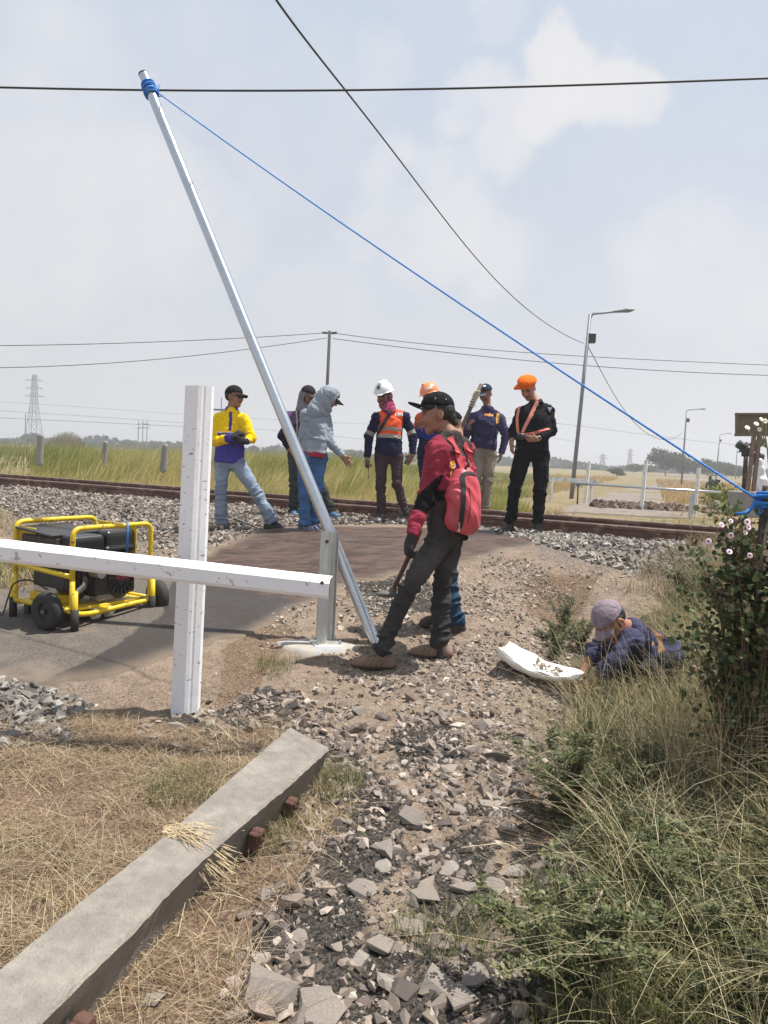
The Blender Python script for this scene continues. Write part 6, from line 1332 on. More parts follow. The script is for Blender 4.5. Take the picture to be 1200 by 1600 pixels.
wire([(918,540,L1),(935,572,L1+4),(965,625,L1+12),(1000,668,L1+20),(1040,688,L1+28),(1066,676,L2)],.016,'thin cable sagging from the nearest street lamp to the second one')
def utility():
    D=48; g=P(506,730,D); g[2]=ground(g[0],g[1]); t=P(515,517,D); root=empty('utility_pole',g); tag(root,'slim dark wooden utility pole rising behind the hooded man','utility pole'); mw=mat('pole_dark',(.05,.045,.04),.85,var=.3)
    mb=MB(); mb.tube([g,t],[.13,.095],10); mb.build('pole',mw,root,smooth=True); mb=MB(); mb.box(t-UPW*.15,(.36,.05,.05)); mb.build('crossarm',mw,root)
    for s_ in(-1,1): mb=MB(); mb.lathe([(.03,-.35),(.09,-.3),(.05,-.2),(.09,-.1),(.03,0)],t-UPW*.12+CR*s_*.5,CR*s_,8); mb.build('insulator',mw,root)
    w=.022
    wire([(-80,540,D-10),(0,540,D-8),(250,534,D-4),(400,527,D-2),(503,520.5,D)],w,'upper thin wire running left from the utility pole',grp=None); wire([(-80,575,D-10),(0,574.5,D-8),(250,561,D-4),(400,544,D-2),(511,528,D)],w,'lower thin wire running left from the utility pole')
    wire([(525,521,D),(700,541,D),(900,556,D),(1200,570.5,D)],w,'upper thin wire running right from the utility pole'); wire([(520,529,D),(700,551,D),(900,570,D),(1200,586.5,D)],w,'lower thin wire running right from the utility pole')
utility()
def pylons():
    ms=mat('pylon_steel',(.17,.18,.19),.6,metal=.4,var=.1)
    def pylon(cx,by,ty,D,wb,label,arms=3):
        g=P(cx,by,D); t=P(cx+3,ty,D); H=np.linalg.norm(t-g); g[2]=-.2; root=empty('power_pylon',g); tag(root,label,'pylon'); mb=MB(); S=[(0,wb),(.35*H,wb*.62),(.62*H,wb*.36),(H,wb*.2)]
        def W_(z): return np.interp(z,[a for a,b in S],[b for a,b in S])/2
        zs=[0,.18*H,.35*H,.5*H,.62*H,.72*H,.81*H,.9*H,H]; th=.13*D/300
        for i in range(len(zs)-1):
            z0,z1=zs[i],zs[i+1]; w0,w1=W_(z0),W_(z1)
            for (sx,sy) in((-1,-1),(1,-1),(1,1),(-1,1)):
                mb.tube([g+[sx*w0,sy*w0,z0],g+[sx*w1,sy*w1,z1]],th,4,False)
            for (a,b) in(((-1,-1),(1,-1)),((1,-1),(1,1)),((1,1),(-1,1)),((-1,1),(-1,-1))):
                mb.tube([g+[a[0]*w0,a[1]*w0,z0],g+[b[0]*w1,b[1]*w1,z1]],th*.6,3,False); mb.tube([g+[b[0]*w0,b[1]*w0,z0],g+[a[0]*w1,a[1]*w1,z1]],th*.6,3,False); mb.tube([g+[a[0]*w1,a[1]*w1,z1],g+[b[0]*w1,b[1]*w1,z1]],th*.6,3,False)
        mb.build('lattice_tower',ms,root)
        for k in range(arms):
            z=H*(.70+.11*k); mb=MB(); w=wb*(.62 if k!=0 else .66)
            mb.tube([g+[-w,0,z],g+[w,0,z]],th*.9,4); mb.tube([g+[-w,0,z],g+[0,0,z+H*.035]],th*.6,3); mb.tube([g+[w,0,z],g+[0,0,z+H*.035]],th*.6,3); mb.build('cross_arm',ms,root)
    pylon(53,692,582,300,5.8,'tall steel lattice power pylon on the far left horizon')
    pylon(941,727,704,520,5,'faint lattice pylon above the fields between the first lamp and white posts'); pylon(983,735,702,520,4,'faint lattice pylon just left of the middle white post')
    def pole(px,by,ty,D,label,n=1,grp=None,arm=True):
        g=P(px,by,D); g[2]=min(g[2],0); t=P(px+1,ty,D); root=empty('power_pole',g); tag(root,label,'power pole',grp); mb=MB(); mb.tube([g,t],.0006*D,5); mb.build('pole',ms,root)
        if arm: mb=MB(); mb.box(t-UPW*1.0,(.9,.06,.07)); mb.box(t-UPW*2.2,(1.1,.06,.07)); mb.build('cross_arm',ms,root)
    pole(39,692,646,190,'plain pole standing left of the big pylon',arm=False)
    for i,(px,lb) in enumerate(((215.5,'left one of three close power poles in the left field'),(222.5,'middle one of three close power poles in the left field'),(229,'right one of three close power poles in the left field'))): pole(px,697,658-i%2,230,lb,grp='three power poles in the left field')
    pole(345,702,621,60,'thin ladder like mast behind the shoulder of the yellow shirted man')
    for (pts,lb) in (([(-60,625,260),(100,634,260),(300,648,250),(600,664,250),(900,690,280)],'faint upper transmission line above the left field'),([(-60,638,200),(100,648,200),(300,662,200),(600,690,230)],'faint lower transmission line above the left field'),([(-60,650,160),(150,660,160),(300,667,160)],'faint line low above the hedge on the left'),([(700,650,200),(900,665,200),(1100,690,200),(1260,700,200)],'faint transmission line above the right field')): wire(pts,.045,lb,nm='transmission_line')
pylons()
def sign_area():
    D=15.0; mw=mat('weathered_brown',(.14,.105,.075),.85,var=.35,scale=9); ml=mat('dark_hood',(.02,.02,.022),.6); mp=mat('post_brown',(.20,.135,.10),.8,var=.3,c2=(.10,.05,.03),c2scale=5)
    g=P(1172,803,D); g[2]=ground(g[0],g[1])
    root=empty('sign_board',P(1177,765,D)); tag(root,'brown board on two posts, its back turned to us, at the right edge','sign')
    A=np.array([CR,CF,CU]); c=P(1190,663,D); mb=MB(); mb.box(c,(.52,.015,.205),A,.004); b=mb.build('board',mat('board_back',(.12,.10,.06),.8,var=.25,scale=5,stretch=(8,1,1)),root)
    for (cc,hh) in((P(1190,647,D-.03),(.53,.04,.022)),(P(1190,679.5,D-.03),(.54,.035,.025)),(P(1151,663,D-.03),(.022,.03,.20))): mb=MB(); mb.box(cc,hh,A,.004); mb.build('frame_rail',mw,b)
    for (a,b_) in(((1178,680),(1168,768)),((1186.5,680),(1177,768))): mb=MB(); q0=P(*a,D+.04); q1=P(*b_,D+.04); mb.box((q0+q1)/2,(.033,.033,np.linalg.norm(q1-q0)/2),np.array([CR,CF,nz(q0-q1)])); mb.build('post',mp,root)
    D2=15.6; root=empty('crossing_signal',P(1161,768,D2)); tag(root,'black railway crossing light signal seen from behind under the brown board','signal')
    mb=MB(); mb.tube([P(1162,768,D2),P(1167,692,D2)],.045,10); mb.build('mast',mat('mast_rusted',(.025,.022,.022),.7,c2=(.25,.10,.04),c2scale=3,c2lo=.45,c2hi=.6),root,smooth=True)
    for (x0,y0,x1,y1) in((1165,701,1153,693),(1176,702,1192,686),(1178,712,1191,716)):
        mb=MB(); a=P(x0,y0,D2); b_=P(x1,y1,D2); dd=nz(b_-a); mb.tube([a-dd*.02,a+dd*.04,b_],[.06,.085,.09],14); mb.lathe([(.13,0),(.13,.012),(0,.012)],a+dd*.05,dd,18); mb.build('light_hood',ml,root,smooth=True)
    mb=MB(); mb.box(P(1167,706,D2-.02),(.11,.04,.10),A,.02); mb.box(P(1180,718,D2-.02),(.10,.04,.12),A,.02); mb.build('backplate',ml,root)
    c=P(1178,788,D+.3); mb=MB(); c2=c.copy(); mb.box(c2,(.42,.30,.26),np.array([nz([1,.15,0]),nz([-.15,1,0]),[0,0,1]]),.02); o=mb.build('concrete_block',mat('block_concrete',(.27,.25,.23),.9,var=.2,scale=6,bump=.4,bscale=30),origin=c2); tag(o,'grey concrete block base under the crossing signal and brown board','concrete block')
    V,Q=sdf([cone(P(1186,722,D+.5),P(1193,764,D+.5),.07,.15,(CF,.5),k=.04),ell(P(1190,755,D+.5),(.13,.08,.12),k=.04)],.02,1); V=wrinkle(V,vnorm(V,Q),[],.03,3); o=mk('white_sheet',V,[Q],mat('white_cloth',(.72,.73,.76),.8),origin=P(1190,766,D+.5),smooth=True); tag(o,'white cloth bundle propped behind the posts of the brown board','cloth')
    # white posts and steel barrier
    for (bx,by,tx,ty,lb) in((914,786,921,721,'left one of three white concrete posts beyond the track'),(1002,797,1010,720,'middle white concrete post beyond the track'),(1085.5,804,1092.5,731,'right white concrete post beyond the track, beside the steel guard')):
        g=Gh(bx,by); D_=dep(g); t=P(tx,ty,D_); g=g-UPW*.05; ax=nz(t-g); w=.045; o=MB().prism([(-w*1.1,w*.3),(w*.25,-w*1.1),(w*1.1,w*.3),(-.1*w,w*1.4)],g,t,nz(CR-ax*(CR@ax)),nz(CF-ax*(CF@ax))).build('boundary_post',m_wp,origin=g); tag(o,lb,'post','white posts beyond the track')
    D_=dep(Gh(1002,797)); a=P(893,755,D_+1.6); b_=P(1126,769.5,D_-.9); mb=MB(); mb.tube([a,(a+b_)/2,b_],.032,12); o=mb.build('barrier_pipe',m_galv,origin=a,smooth=True); tag(o,'long galvanised barrier pipe held across the three white posts beyond the track','barrier pipe')
    g=Gh(1078,811); D3=dep(g); mb=MB(); t=P(1083,771,D3); mb.tube([g,t],.05,8); o=mb.build('guard_post',m_zinc,origin=g); tag(o,'short grey steel guard post holding the far barrier pipe','guard post')
    g=Gh(902,788); D3=dep(g); mb=MB(); mb.tube([g,P(903.5,758,D3)],.022,8); o=mb.build('rusty_rod',m_rust,origin=g,smooth=True); tag(o,'short rusty rod with blue string at the left end of the barrier pipe','rod'); mb=MB(); mb.add(*ball(P(903.5,757,D3),.07,(1,.8,.8))); mb.build('blue_string',m_rope,o,smooth=True)
    a=P(846,747.5,D_+4); b_=P(934,752.5,D_+3.4); mb=MB(); mb.box((a+b_)/2,(np.linalg.norm(b_-a)/2,.05,.06),np.array([nz(b_-a),CF,nz(np.cross(nz(b_-a),CF))])); o=mb.build('concrete_rail',m_wp,origin=a); tag(o,'pale horizontal concrete rail beside the officer in black, beyond the track','rail'); 
    for px in(862,925):
        q=P(px,751,D_+3.6); g=q.copy(); g[2]=ground(q[0],q[1])-.05; mb=MB(); mb.tube([g,q],.05,6); mb.build('support',m_wp,o)
    a=Gh(1105,800); b_=Gh(1146,804); mb=MB(); mb.box((a+b_)/2+UPW*.04,(np.linalg.norm(b_-a)/2,.08,.02),np.array([nz(b_-a),nz(np.cross(UPW,b_-a)),UPW])); o=mb.build('plank',mat('pale_plank',(.55,.48,.38),.8,var=.2),origin=a); tag(o,'pale plank lying in the grass left of the concrete block','plank')
    # dug earth beyond the track
    p=scatter([(930,782),(1010,786),(1090,794),(1140,790),(1140,802),(1050,800),(1000,797),(930,795)],60,91); r=np.random.default_rng(9); V,F,C=stones_mesh('x',np.column_stack([p,ground(p[:,0],p[:,1])+.02]),r.uniform(.04,.13,len(p)),stonecols(len(p),r,[(.16,.11,.08),(.11,.075,.055),(.22,.16,.12)]),seed=4); o=mk('dug_earth',V,[F],m_stone,cols=C); tag(o,'brown clods of dug earth along the foot of the far white posts','earth',kind='stuff')
    # motorcycle on the far road
    D4=44; g=P(1120,766,D4); g[2]=ground(g[0],g[1])+.02; root=empty('motorcycle',g); tag(root,'small dark motorcycle parked on the far road left of the brown board','motorcycle')
    for dy in(0,1.2):
        mb=MB(); mb.lathe([(.18,-.05),(.29,-.045),(.31,0),(.29,.045),(.18,.05)],g+[0,dy,.31],(1,.15,0),20); mb.build('wheel',m_black,root,smooth=True)
    V,Q=sdf([cone(g+[0,.1,.62],g+[0,.75,.66],.12,.13,k=.05),cone(g+[0,.6,.4],g+[0,.6,.6],.14,.16,k=.05),cone(g+[0,1.0,.9],g+[0,1.15,.35],.09,.05,k=.04)],.03,1); mk('body',V,[Q],m_black,root,smooth=True)
    mb=MB(); mb.tube([g+[-.34,.9,1.02],g+[0,1.0,.98],g+[.34,.9,1.02]],.025,6); mb.build('handlebar',m_black,root); mb=MB(); mb.box(g+[0,-.05,.72],(.12,.1,.1),None,.03); mb.build('seat',m_black,root)
    # weathered markers in the grass
    for (x,y0,y1,D_,w,lb) in((61,712,683,21,.11,'leaning round topped grey marker stone in the tall grass on the far left'),(162,716,693,22,.09,'grey marker stone in the middle of the left tall grass'),(255,722,698,20,.10,'flat topped grey marker stone left of the white post')):
        g=P(x,y0,D_); t=P(x+3,y1,D_); g[2]-=.2; V,Q=sdf([cone(g,t,w,w*.9,(CF,.6),k=.02)],.02,1); o=mk('marker_stone',V,[Q],mat('marker_concrete',(.25,.24,.22),.9,var=.2),origin=g,smooth=True); tag(o,lb,'marker stone')
    # pick lying by the yellow shirted man
    a=Gh(316,836,ground)+UPW*.05; b_=Gh(366,822,ground)+UPW*.10; c=Gh(402,829,ground)+UPW*.03; mb=MB(); mb.tube([a,b_],[.016,.014],8); o=mb.build('pickaxe',mat('tool_wood',(.22,.13,.085),.8,var=.3),origin=b_,smooth=True); tag(o,'pickaxe lying on the stones at the feet of the yellow shirted man','pickaxe')
    V,Q=sdf([cone(b_,c,.028,.012,(UPW,.6),k=.02),cone(b_,b_-(c-b_)*.4,.028,.014,(UPW,.6),k=.02)],.008,1); mk('pick_head',V,[Q],mat('worn_iron',(.13,.12,.11),.6,metal=.3,var=.3),parent=o,smooth=True)
sign_area()
# ---------------------------------------------------------------- trees and plants
m_leaf=mat('tree_leaves',attr=True,rough=.75,var=.2,scale=1.5,tr=.25,spec=.2); m_bark=mat('bark',(.10,.08,.065),.9,var=.3)
m_herb=mat('herb_leaves',attr=True,rough=.6,var=.2,scale=12,tr=.3,spec=.3)
def tree_mesh(name,H,Wd,seed,cols,n=2600,leaf=.35,shape='round'):
    r=np.random.default_rng(seed); g=np.zeros(3); root=empty(name,(0,0,0)); tr=MB(); th=H*(.35 if shape!='bush' else .12)
    tr.tube([(0,0,-.3),(r.normal()*.1*Wd*.2,0,th*.6),(r.normal()*.2*Wd*.2,0,th*1.1)],[H*.028,H*.022,H*.014],7)
    cl=[]; nb=9+int(r.integers(0,5))
    for k in range(nb):
        a=r.uniform(0,6.28); rr=r.uniform(.1,.9)*Wd/2; z=th+(H-th)*r.uniform(.15,.85); rr*=math.sqrt(max(.05,1-((z-th)/(H-th)-.4)**2*1.6)); c=np.array([rr*math.cos(a),rr*math.sin(a),z]); cl.append((c,Wd*r.uniform(.16,.28))); tr.tube([(0,0,th*.8),c*[.5,.5,1]*[1,1,.8]+[0,0,th*.1],c],[H*.012,H*.008,H*.003],5)
    tk=tr.build('trunk',m_bark,root,smooth=True,local=True)
    m=n//nb; V=[];C=[]
    for (c,s) in cl:
        d=r.normal(size=(m,3)); d/=np.linalg.norm(d,axis=1)[:,None]; p=c+d*s*(r.random((m,1))**.4)*np.array([1.15,1.15,.75])*(1+.35*(r.random((m,1))-.5)); 
        ax=r.normal(size=(m,3)); ax/=np.linalg.norm(ax,axis=1)[:,None]; b=np.cross(ax,r.normal(size=(m,3))); b/=np.linalg.norm(b,axis=1)[:,None]; L=leaf*r.uniform(.5,1.2,(m,1))
        V.append(np.stack([p-ax*L,p+b*L*.45,p+ax*L,p-b*L*.45],1)); C.append(np.repeat(np.array(cols)[r.integers(0,len(cols),m)]*(1+.2*r.normal(size=(m,1))),4,0))
    V=np.vstack(V); k=len(V); F=np.arange(k*4).reshape(k,4); mk('crown',V.reshape(-1,3),[F],m_leaf,root,cols=np.clip(np.vstack(C),.01,.5),local=True); return root
GRN=[(.05,.075,.03),(.07,.095,.035),(.035,.055,.022),(.095,.11,.045)]
def trees():
    grp='trees along the far edge of the fields'
    prot=[tree_mesh('tree',7,8,1,GRN,3000,.42),tree_mesh('tree',6,9,2,GRN,3000,.42),tree_mesh('tree',8,7,3,GRN,3000,.45),tree_mesh('tree',9,13,4,GRN,4500,.5)]
    spots=[(8,9,16,3,230,'dull green tree at the left picture edge on the horizon'),(48,18,30,1,230,'rounded grey green tree left of the big pylon'),(78,13,26,3,240,'low tree right behind the big pylon'),(102,11,24,0,250,'low tree behind the beige reeds'),(122.5,16,14,2,150,'small dark round tree standing alone above the beige reeds'),
      (148,12,26,1,240,'first low tree right of the reeds'),(172,11,26,3,240,'flat tree crown between the reeds and the three poles'),(196,15,28,0,240,'fuller tree left of the three power poles'),(214,13,26,1,250,'tree just behind the three power poles'),(240,14,26,3,245,'tree right of the three power poles'),(262,13,26,0,245,'tree near the white post on the left horizon'),(285,11,24,1,245,'low tree partly hidden by the white post'),
      (398,15,22,0,220,'tree seen between the yellow shirted man and the leaning pole'),(424,11,26,3,230,'low tree just left of the man in purple'),(548,12,20,1,220,'tree left of the outstretched hand of the hooded man'),(566,11,16,0,220,'tree just behind the white helmet man on the left'),
      (887,8,14,1,240,'small low tree right of the officer in black'),(965,13,26,0,120,'rounded green bush like tree left of the middle white post'),(990,14,26,1,190,'pale tree behind the middle white post'),(1012,13,26,3,190,'low tree right of the middle white post'),
      (1040,36,50,3,150,'largest dark spreading tree right of the middle white post'),(1066,26,40,0,160,'tall tree behind the second street lamp'),(1090,22,40,1,160,'broad tree behind the right white post'),(1112,25,38,3,165,'tree beside the third street lamp'),(1135,22,34,0,165,'green tree left of the brown sign board'),(1155,18,30,1,165,'tree behind the crossing signal')]
    used=set()
    for (px,hpx,wpx,k,D,lb) in spots:
        pr=prot[k]; o=pr if k not in used else copytree(pr); used.add(k)
        hy=713+(px-600)*math.tan(ROLL); g=P(px,hy+6,D); g[2]=-.3; s=hpx*D/FPX/[7,6,8,9][k]; w=wpx*D/FPX/[8,9,7,13][k]; o.location=tuple(g); o.scale=(w,w,s*1.15); o.rotation_euler=(0,0,px*.7); tag(o,lb,'tree',grp)
    # reeds
    r=np.random.default_rng(5); n=2600; px=np.concatenate([r.uniform(66,132,n),r.uniform(208,226,300)]); D=r.uniform(95,103,len(px)); x=(px-600)/FPX*D; e=np.concatenate([np.sqrt(np.clip(1-((px[:n]-99)/36)**2,.15,1)),np.full(300,.55)])
    blades('reeds',np.column_stack([x,D,np.full(len(px),-.2)]),2.9*e,.07,(.1,0),stonecols(len(px),r,[(.42,.34,.2),(.33,.28,.15),(.25,.25,.12)]),'beige reed clump rising from the left field','reeds' and 12,3,.2)
    # distant low hedge mass
    V=[];C=[];n=9000; px=r.uniform(-150,1350,n); D=r.uniform(255,300,n); x=(px-600)/FPX*D; k=vnoise(px*.02,px*0,None,4); top=1.2+3.6*k; z=r.random(n)*top; p=np.column_stack([x,D,z-.2]); ax=r.normal(size=(n,3)); ax/=np.linalg.norm(ax,axis=1)[:,None]; b=np.cross(ax,r.normal(size=(n,3))); b/=np.linalg.norm(b,axis=1)[:,None]
    V=np.stack([p-ax*1.1,p+b*.6,p+ax*1.1,p-b*.6],1).reshape(-1,3); o=mk('distant_wood',V,[np.arange(n*4).reshape(n,4)],m_leaf,cols=np.repeat(stonecols(n,r,GRN),4,0)); tag(o,'far off line of low woodland along the horizon','woodland',kind='stuff')
    b=tree_mesh('bush',1.4,2.6,8,[(.16,.19,.04),(.22,.24,.06),(.11,.14,.04)],1500,.09,'bush'); g=P(1143,776,19); g[2]=ground(g[0],g[1]); b.location=tuple(g); b.scale=(.62,.62,.55); tag(b,'yellow green bush beside the concrete block beyond the track','bush')
trees()
def herb_mesh(H,S,ns,seed,cols,leaf=.022,name='weed_plant'):
    r=np.random.default_rng(seed); root=empty(name,(0,0,0)); st=MB(); V=[];C=[]
    for k in range(ns):
        a=r.uniform(0,6.28); ln=H*r.uniform(.6,1.15); sp=S*r.uniform(.2,1); t=np.linspace(0,1,7)[:,None]; d=np.array([math.cos(a),math.sin(a),0]); pts=d*sp*t**1.5+np.array([0,0,1])*ln*(t-.28*t**3)+r.normal(size=(7,3))*.006*t; pts[:,:2]+=d[:2]*.02
        st.tube(pts,[.003,.0028,.0025,.002,.0018,.0014,.001],4,False)
        for tt in np.linspace(.22,1,int(11*ln/.35)+3):
            q=np.array([np.interp(tt,t[:,0],pts[:,i]) for i in range(3)])
            for s_ in range(2):
                b=r.uniform(0,6.28); out=nz(np.array([math.cos(b),math.sin(b),r.uniform(.1,.9)])); Lr=r.uniform(.03,.065)
                side=nz(np.cross(out,[0,0,1])); nl=5
                for j in range(nl):
                    u_=(j+1)/nl; c=q+out*Lr*u_-np.array([0,0,.012*u_*u_])
                    for sg_ in((-1,1) if j<nl-1 else (0,)):
                        ld=nz(out*.6+side*sg_*.9+r.normal(size=3)*.2); L=leaf*r.uniform(.6,1.1)*(1-.3*u_); w=L*.30; wd=nz(np.cross(ld,nz(r.normal(size=3)*.4+[0,0,1]))); V.append([c,c+ld*L*.5+wd*w,c+ld*L,c+ld*L*.5-wd*w]); C.append(np.array(cols)[r.integers(len(cols))]*(1+.2*r.normal()))
    st.build('stems',mat('herb_stem',(.16,.15,.07),.8),root,local=True); V=np.array(V); k=len(V); mk('foliage',V.reshape(-1,3),[np.arange(k*4).reshape(k,4)],m_herb,root,cols=np.clip(np.repeat(np.array(C),4,0),.01,.6),local=True); return root
def right_side():
    HG=[(.065,.088,.032),(.10,.118,.042),(.045,.062,.022),(.145,.15,.06),(.18,.165,.085)]
    prot=[herb_mesh(.34,.20,15,1,HG),herb_mesh(.42,.26,17,2,HG),herb_mesh(.28,.22,14,3,[(.12,.14,.075),(.16,.175,.10),(.08,.10,.05)],.026),herb_mesh(.5,.22,16,4,HG,.024),herb_mesh(.24,.18,12,5,[(.09,.15,.04),(.13,.19,.06),(.2,.22,.08)],.02)]
    region=plan([(905,1105),(960,1085),(1075,1060),(1130,960),(1300,900),(1500,1100),(1600,1640),(1060,1640),(1040,1500),(960,1360),(905,1230)]); p=[]; r=np.random.default_rng(6)
    lo,hi=region.min(0),region.max(0)
    for _ in range(9000):
        q=lo+(hi-lo)*r.random(2)
        if sdpoly(q[:1],q[1:],region)[0]<0 and all((q[0]-a)**2+(q[1]-b)**2>.021 for a,b in p): p.append(q)
    extra=[(870,1020),(895,1000),(850,1000),(880,985),(905,1015),(862,1030),(925,1140),(900,1180),(1040,1450),(1000,1420),(1075,1440),(880,1290),(1100,925),(1075,940),(880,1560),(1000,1090),(1030,1085),(965,1110),(1060,1075),(1000,1062),(985,1078),(1015,1070),(1045,1062),(1090,1050),(1070,1090)]
    p=[tuple(q) for q in p][:120]+[tuple(Gh(a,b,ground)[:2]) for a,b in extra]
    for i,(x,y) in enumerate(p):
        k=int(r.integers(0,5)); o=prot[k] if not prot[k].get('u') else copytree(prot[k]); prot[k]['u']=1
        s=r.uniform(.62,1.1)*(.62 if len(p)-len(extra)<=i<len(p)-14 else 1.0)
        q_=np.array([x,y,float(ground(x,y))])-CC; ppx=600+FPX*(q_@CR)/(q_@CF); ppy=800-FPX*(q_@CU)/(q_@CF)
        if ppx<1000 and 1050<ppy<1200: s*=.42
        o.location=(x,y,float(ground(x,y))-.01); o.scale=(s,s,s*r.uniform(.8,1.15)); o.rotation_euler=(r.normal()*.1,r.normal()*.1,r.uniform(0,6.28)); nm=['low dark green','tall dark green','grey green feathery','tallest dark green','small bright green'][k]; tag(o,nm+' leafy weed growing in the dense verge on the right','weed',nm+' weeds of the right hand verge')
    for q in prot:
        if 'u' in q: del q['u']
    for o in list(col.objects):
        if 'u' in o: del o['u']
    # grasses and long straw among the weeds
    G1=[(905,1105),(1000,1075),(1080,1040),(1110,950),(1300,880),(1600,1640),(900,1640),(1000,1470),(930,1330),(890,1200)]
    pal=[(.095,.12,.04),(.15,.17,.06),(.28,.26,.12),(.07,.09,.03),(.40,.34,.19),(.12,.12,.05)]
    q=scatter(G1,2300,71); z=gp(q); blades('green_grass',z,.42,.0042,(-.05,0),stonecols(len(q),r,pal,.2),'tangled green grass of the right hand verge',71,4,1.3,m_grass,'grass',.25)
    q=scatter(G1,500,72); blades('dry_grass',gp(q),.62,.0032,(-.15,.1),stonecols(len(q),r,[(.56,.49,.31),(.48,.40,.24),(.64,.56,.38)],.12),'long pale straw stems arching over the right hand verge',72,5,1.1,m_straw,'dry grass',.45)
    q=scatter([(1000,1000),(1060,920),(1100,880),(1300,860),(1350,1090),(1080,1100)],1500,73); blades('dry_grass',gp(q),.22,.0034,(-.1,0),stonecols(len(q),r,[(.55,.46,.28),(.45,.36,.2),(.62,.54,.37),(.3,.3,.14)],.15),'bleached dry grass thicket behind the crouching man',73,4,.9,m_straw,'dry grass',.3)
    T=[(1040,1010),(1090,930),(1300,880),(1700,1640),(1180,1640),(1090,1330),(1030,1150)]
    q=scatter(T,1900,76); q=q[r.random(len(q))<np.clip(2.2*vnoise(q[:,0]*3,q[:,1]*3,None,8)-.25,.08,1)]; blades('dry_grass',gp(q),.62,.0042,(-.12,.0),stonecols(len(q),r,[(.40,.33,.17),(.22,.23,.09),(.50,.42,.25),(.13,.15,.05),(.30,.24,.12)],.18),'tall tangled yellow green grass on the bank at the right edge',76,5,1.0,m_straw,'dry grass',.4)
    q=scatter([(1000,1075),(1075,1050),(1130,1110),(1010,1120)],2600,77); blades('green_grass',gp(q),.40,.004,(-.05,0),stonecols(len(q),r,pal,.2),'green grass hiding the legs of the crouching man',77,4,1.0,m_grass,'grass',.2)
    q=scatter([(970,1420),(1500,1440),(1500,1640),(880,1640)],3800,74); blades('green_grass',gp(q),.20,.0032,(0,0),stonecols(len(q),r,[(.30,.29,.13),(.2,.22,.08),(.42,.35,.2),(.14,.17,.06)],.2),'short yellow green grass in the lower right corner',74,4,1.3,m_grass,'grass',.3)
    q=scatter([(1040,870),(1110,850),(1180,860),(1180,930),(1060,950),(990,930)],1500,75); blades('dry_grass',gp(q),.22,.004,(0,0),stonecols(len(q),r,[(.42,.26,.18),(.5,.4,.27),(.3,.25,.12),(.2,.22,.1)],.2),'reddish dry weeds at the foot of the ballast bank',75,4,.9,m_straw,'dry grass',.2)
    # flowering vine bush
    g=Gh(1180,960,height); c=np.array([1.66,3.2,float(ground(1.66,3.2))]); 
    root=empty('flowering_vine_bush',c); tag(root,'tall tangled vine bush with small pink and white flowers at the right edge','bush')
    st=MB(); V=[];C=[]; LV=[(.045,.08,.025),(.075,.115,.035),(.035,.055,.02),(.13,.16,.06),(.19,.19,.09),(.22,.16,.09)]; tips=[]
    for k in range(170):
        a=r.uniform(0,6.28); ln=(1.36-c[2])/.78*r.uniform(.3,1)**.8; sp=r.uniform(.03,.31); t=np.linspace(0,1,9)[:,None]; d=np.array([math.cos(a)*1.15,math.sin(a)*.8,0]); pts=c+d*sp*t**1.2+np.array([0,0,1])*ln*(t-.22*t**4)+np.cumsum(r.normal(size=(9,3))*.010,0); st.tube(pts,[.005,.0045,.004,.0035,.003,.0025,.002,.0015,.001],4,False); tips.append(pts[-1])
        for tt in np.linspace(.42,1,int(34*ln)):
            q=np.array([np.interp(tt,t[:,0],pts[:,i]) for i in range(3)])+r.normal(size=3)*.025; ld=nz(r.normal(size=3)+[0,0,-.2]); up=nz(r.normal(size=3)*.6+[0,-.2,1]); w=nz(np.cross(ld,up)); L=r.uniform(.016,.040)
            V.append([q,q+ld*L*.3+w*L*.42,q+ld*L*.75+w*L*.3,q+ld*L,q+ld*L*.75-w*L*.3,q+ld*L*.3-w*L*.42]); C.append(np.array(LV)[r.integers(6)]*(1+.2*r.normal()))
    st.build('stems',mat('vine_stem',(.17,.105,.07),.85,var=.3),root); V=np.array(V); k=len(V); mk('foliage',V.reshape(-1,3),[np.arange(k*6).reshape(k,6)],m_herb,root,cols=np.clip(np.repeat(np.array(C),6,0),.01,.6))
    q=c[:2]+r.normal(size=(900,2))*np.array([.30,.28]); blades('dry_grass',np.column_stack([q,ground(q[:,0],q[:,1])]),.95,.0042,(-.05,0),stonecols(900,r,[(.40,.32,.18),(.28,.24,.11),(.46,.38,.24)],.15),'dry stems growing up through the flowering vine bush',78,5,.5,m_straw,'dry grass',.25)
    # flowers
    fl=[(1168,816,2.78),(1170,824,2.8),(1165,832,2.76),(1142,814,2.85),(1142,837,2.85),(1107,846,2.95),(1172,868,2.8),(1140,862,2.85),(1187,671,2.7),(1190,655,2.7),(1182,662,2.72),(1196,658,2.7),(1168,668,2.75),(1128,820,2.9)]
    mp_=mat('petal_pink',(.78,.62,.70),.7,var=.08); mw_=mat('petal_white',(.80,.78,.66),.7,var=.08); mc=mat('flower_throat',(.30,.08,.16),.8)
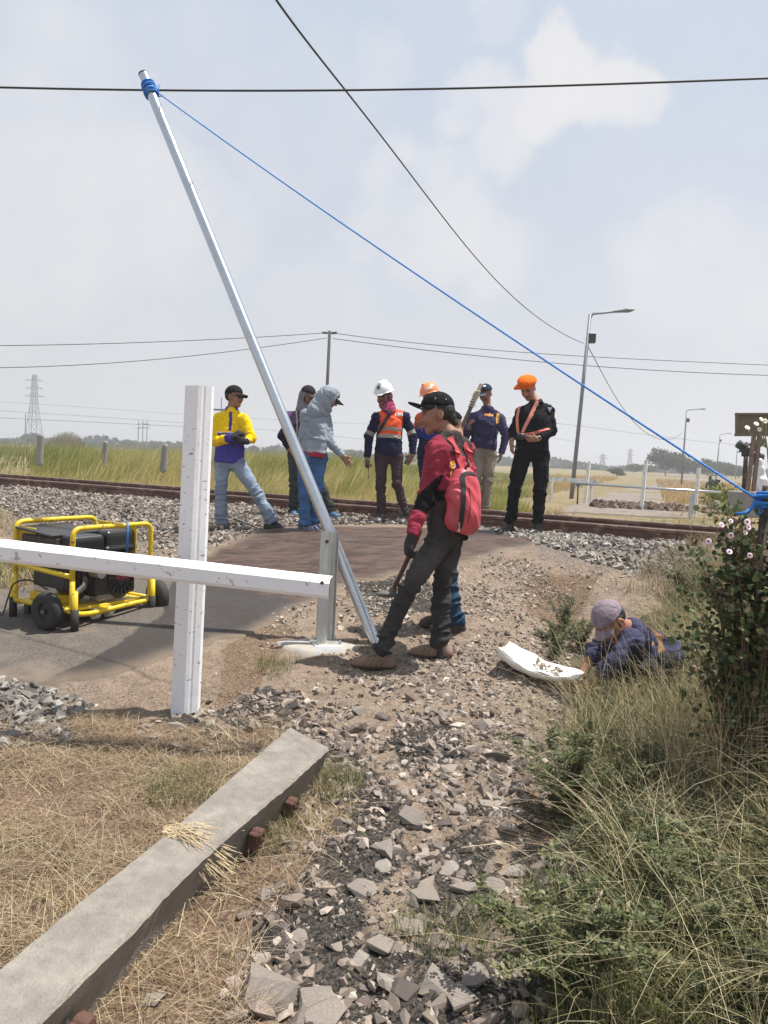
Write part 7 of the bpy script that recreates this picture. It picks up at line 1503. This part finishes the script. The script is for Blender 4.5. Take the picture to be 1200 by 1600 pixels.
    for (px,py,D) in fl:
        q=P(px,py,D); white=py<700; R_=(.011 if not white else .009)*r.uniform(.75,1.2); nrm_=nz(-CF+UPW*.4+r.normal(size=3)*.3); mb=MB(); mb.lathe([(R_*.25,-R_*.6),(R_*.45,-R_*.15),(R_,0.0),(R_*1.02,-.002)],q,nrm_,10); f=mb.build('flower',mw_ if white else mp_,root,smooth=True); mb=MB(); mb.lathe([(R_*.36,-R_*.05),(.0,-R_*.2)],q+nrm_*.001,nrm_,8); mb.build('flower_throat',mc if not white else mw_,f)
    mb=MB()
    for (px,py) in((1187,671),(1190,655),(1182,662),(1196,658),(1168,668)): mb.tube([P(1199,700,2.72),P((px+1197)/2,(py+705)/2+4,2.72),P(px,py+3,2.72)],.0022,4,False); 
    mb.tube([P(1199,700,2.72),P(1204,760,2.8),P(1205,850,3.0),c+[.1,-.3,.4],c],[.003,.004,.005,.006,.006],5); mb.build('flower_stalk',mat('stalk_green',(.20,.21,.09),.7),root,smooth=True)
    # twigs on the ground
    def twig(pts,r0,lb):
        P3=[Gh(a,b,ground)+UPW*(.012+h) for a,b,h in pts]; mb=MB(); mb.tube(arc(P3,.03,3),np.linspace(r0,r0*.4,len(arc(P3,.03,3))),6); o=mb.build('twig',mat('dry_twig',(.55,.45,.32),.85,var=.2),origin=P3[0],smooth=True); tag(o,lb,'twig')
    twig([(806,1423,.0),(850,1432,.01),(880,1436,.02),(920,1462,.0)],.006,'pale bent twig lying across the path near the weeds'); twig([(939,1420,.05),(920,1455,.03),(880,1512,.0)],.005,'pale straight twig standing out of the grass by the big chunk'); twig([(720,1330,0),(790,1325,.01),(830,1345,0)],.003,'thin dry stalk across the middle of the path'); twig([(415,1520,.01),(435,1540,.0),(460,1552,0)],.005,'short split reed on the lower part of the path')
right_side()
# ---------------------------------------------------------------- haze
HAZE=True
if HAZE:
    m=bpy.data.materials.new('haze_air'); m.use_nodes=True; nt=m.node_tree; nt.nodes.clear(); pv=nt.nodes.new('ShaderNodeVolumePrincipled'); pv.inputs['Color'].default_value=(.93,.94,.97,1); pv.inputs['Density'].default_value=.0017; pv.inputs['Anisotropy'].default_value=.2
    ou=nt.nodes.new('ShaderNodeOutputMaterial'); nt.links.new(pv.outputs[0],ou.inputs['Volume'])
    mb=MB(); mb.box((0,1450,22),(1900,1650,26)); o=mb.build('haze',m); tag(o,'pale dusty haze hanging over the fields','haze',kind='stuff')
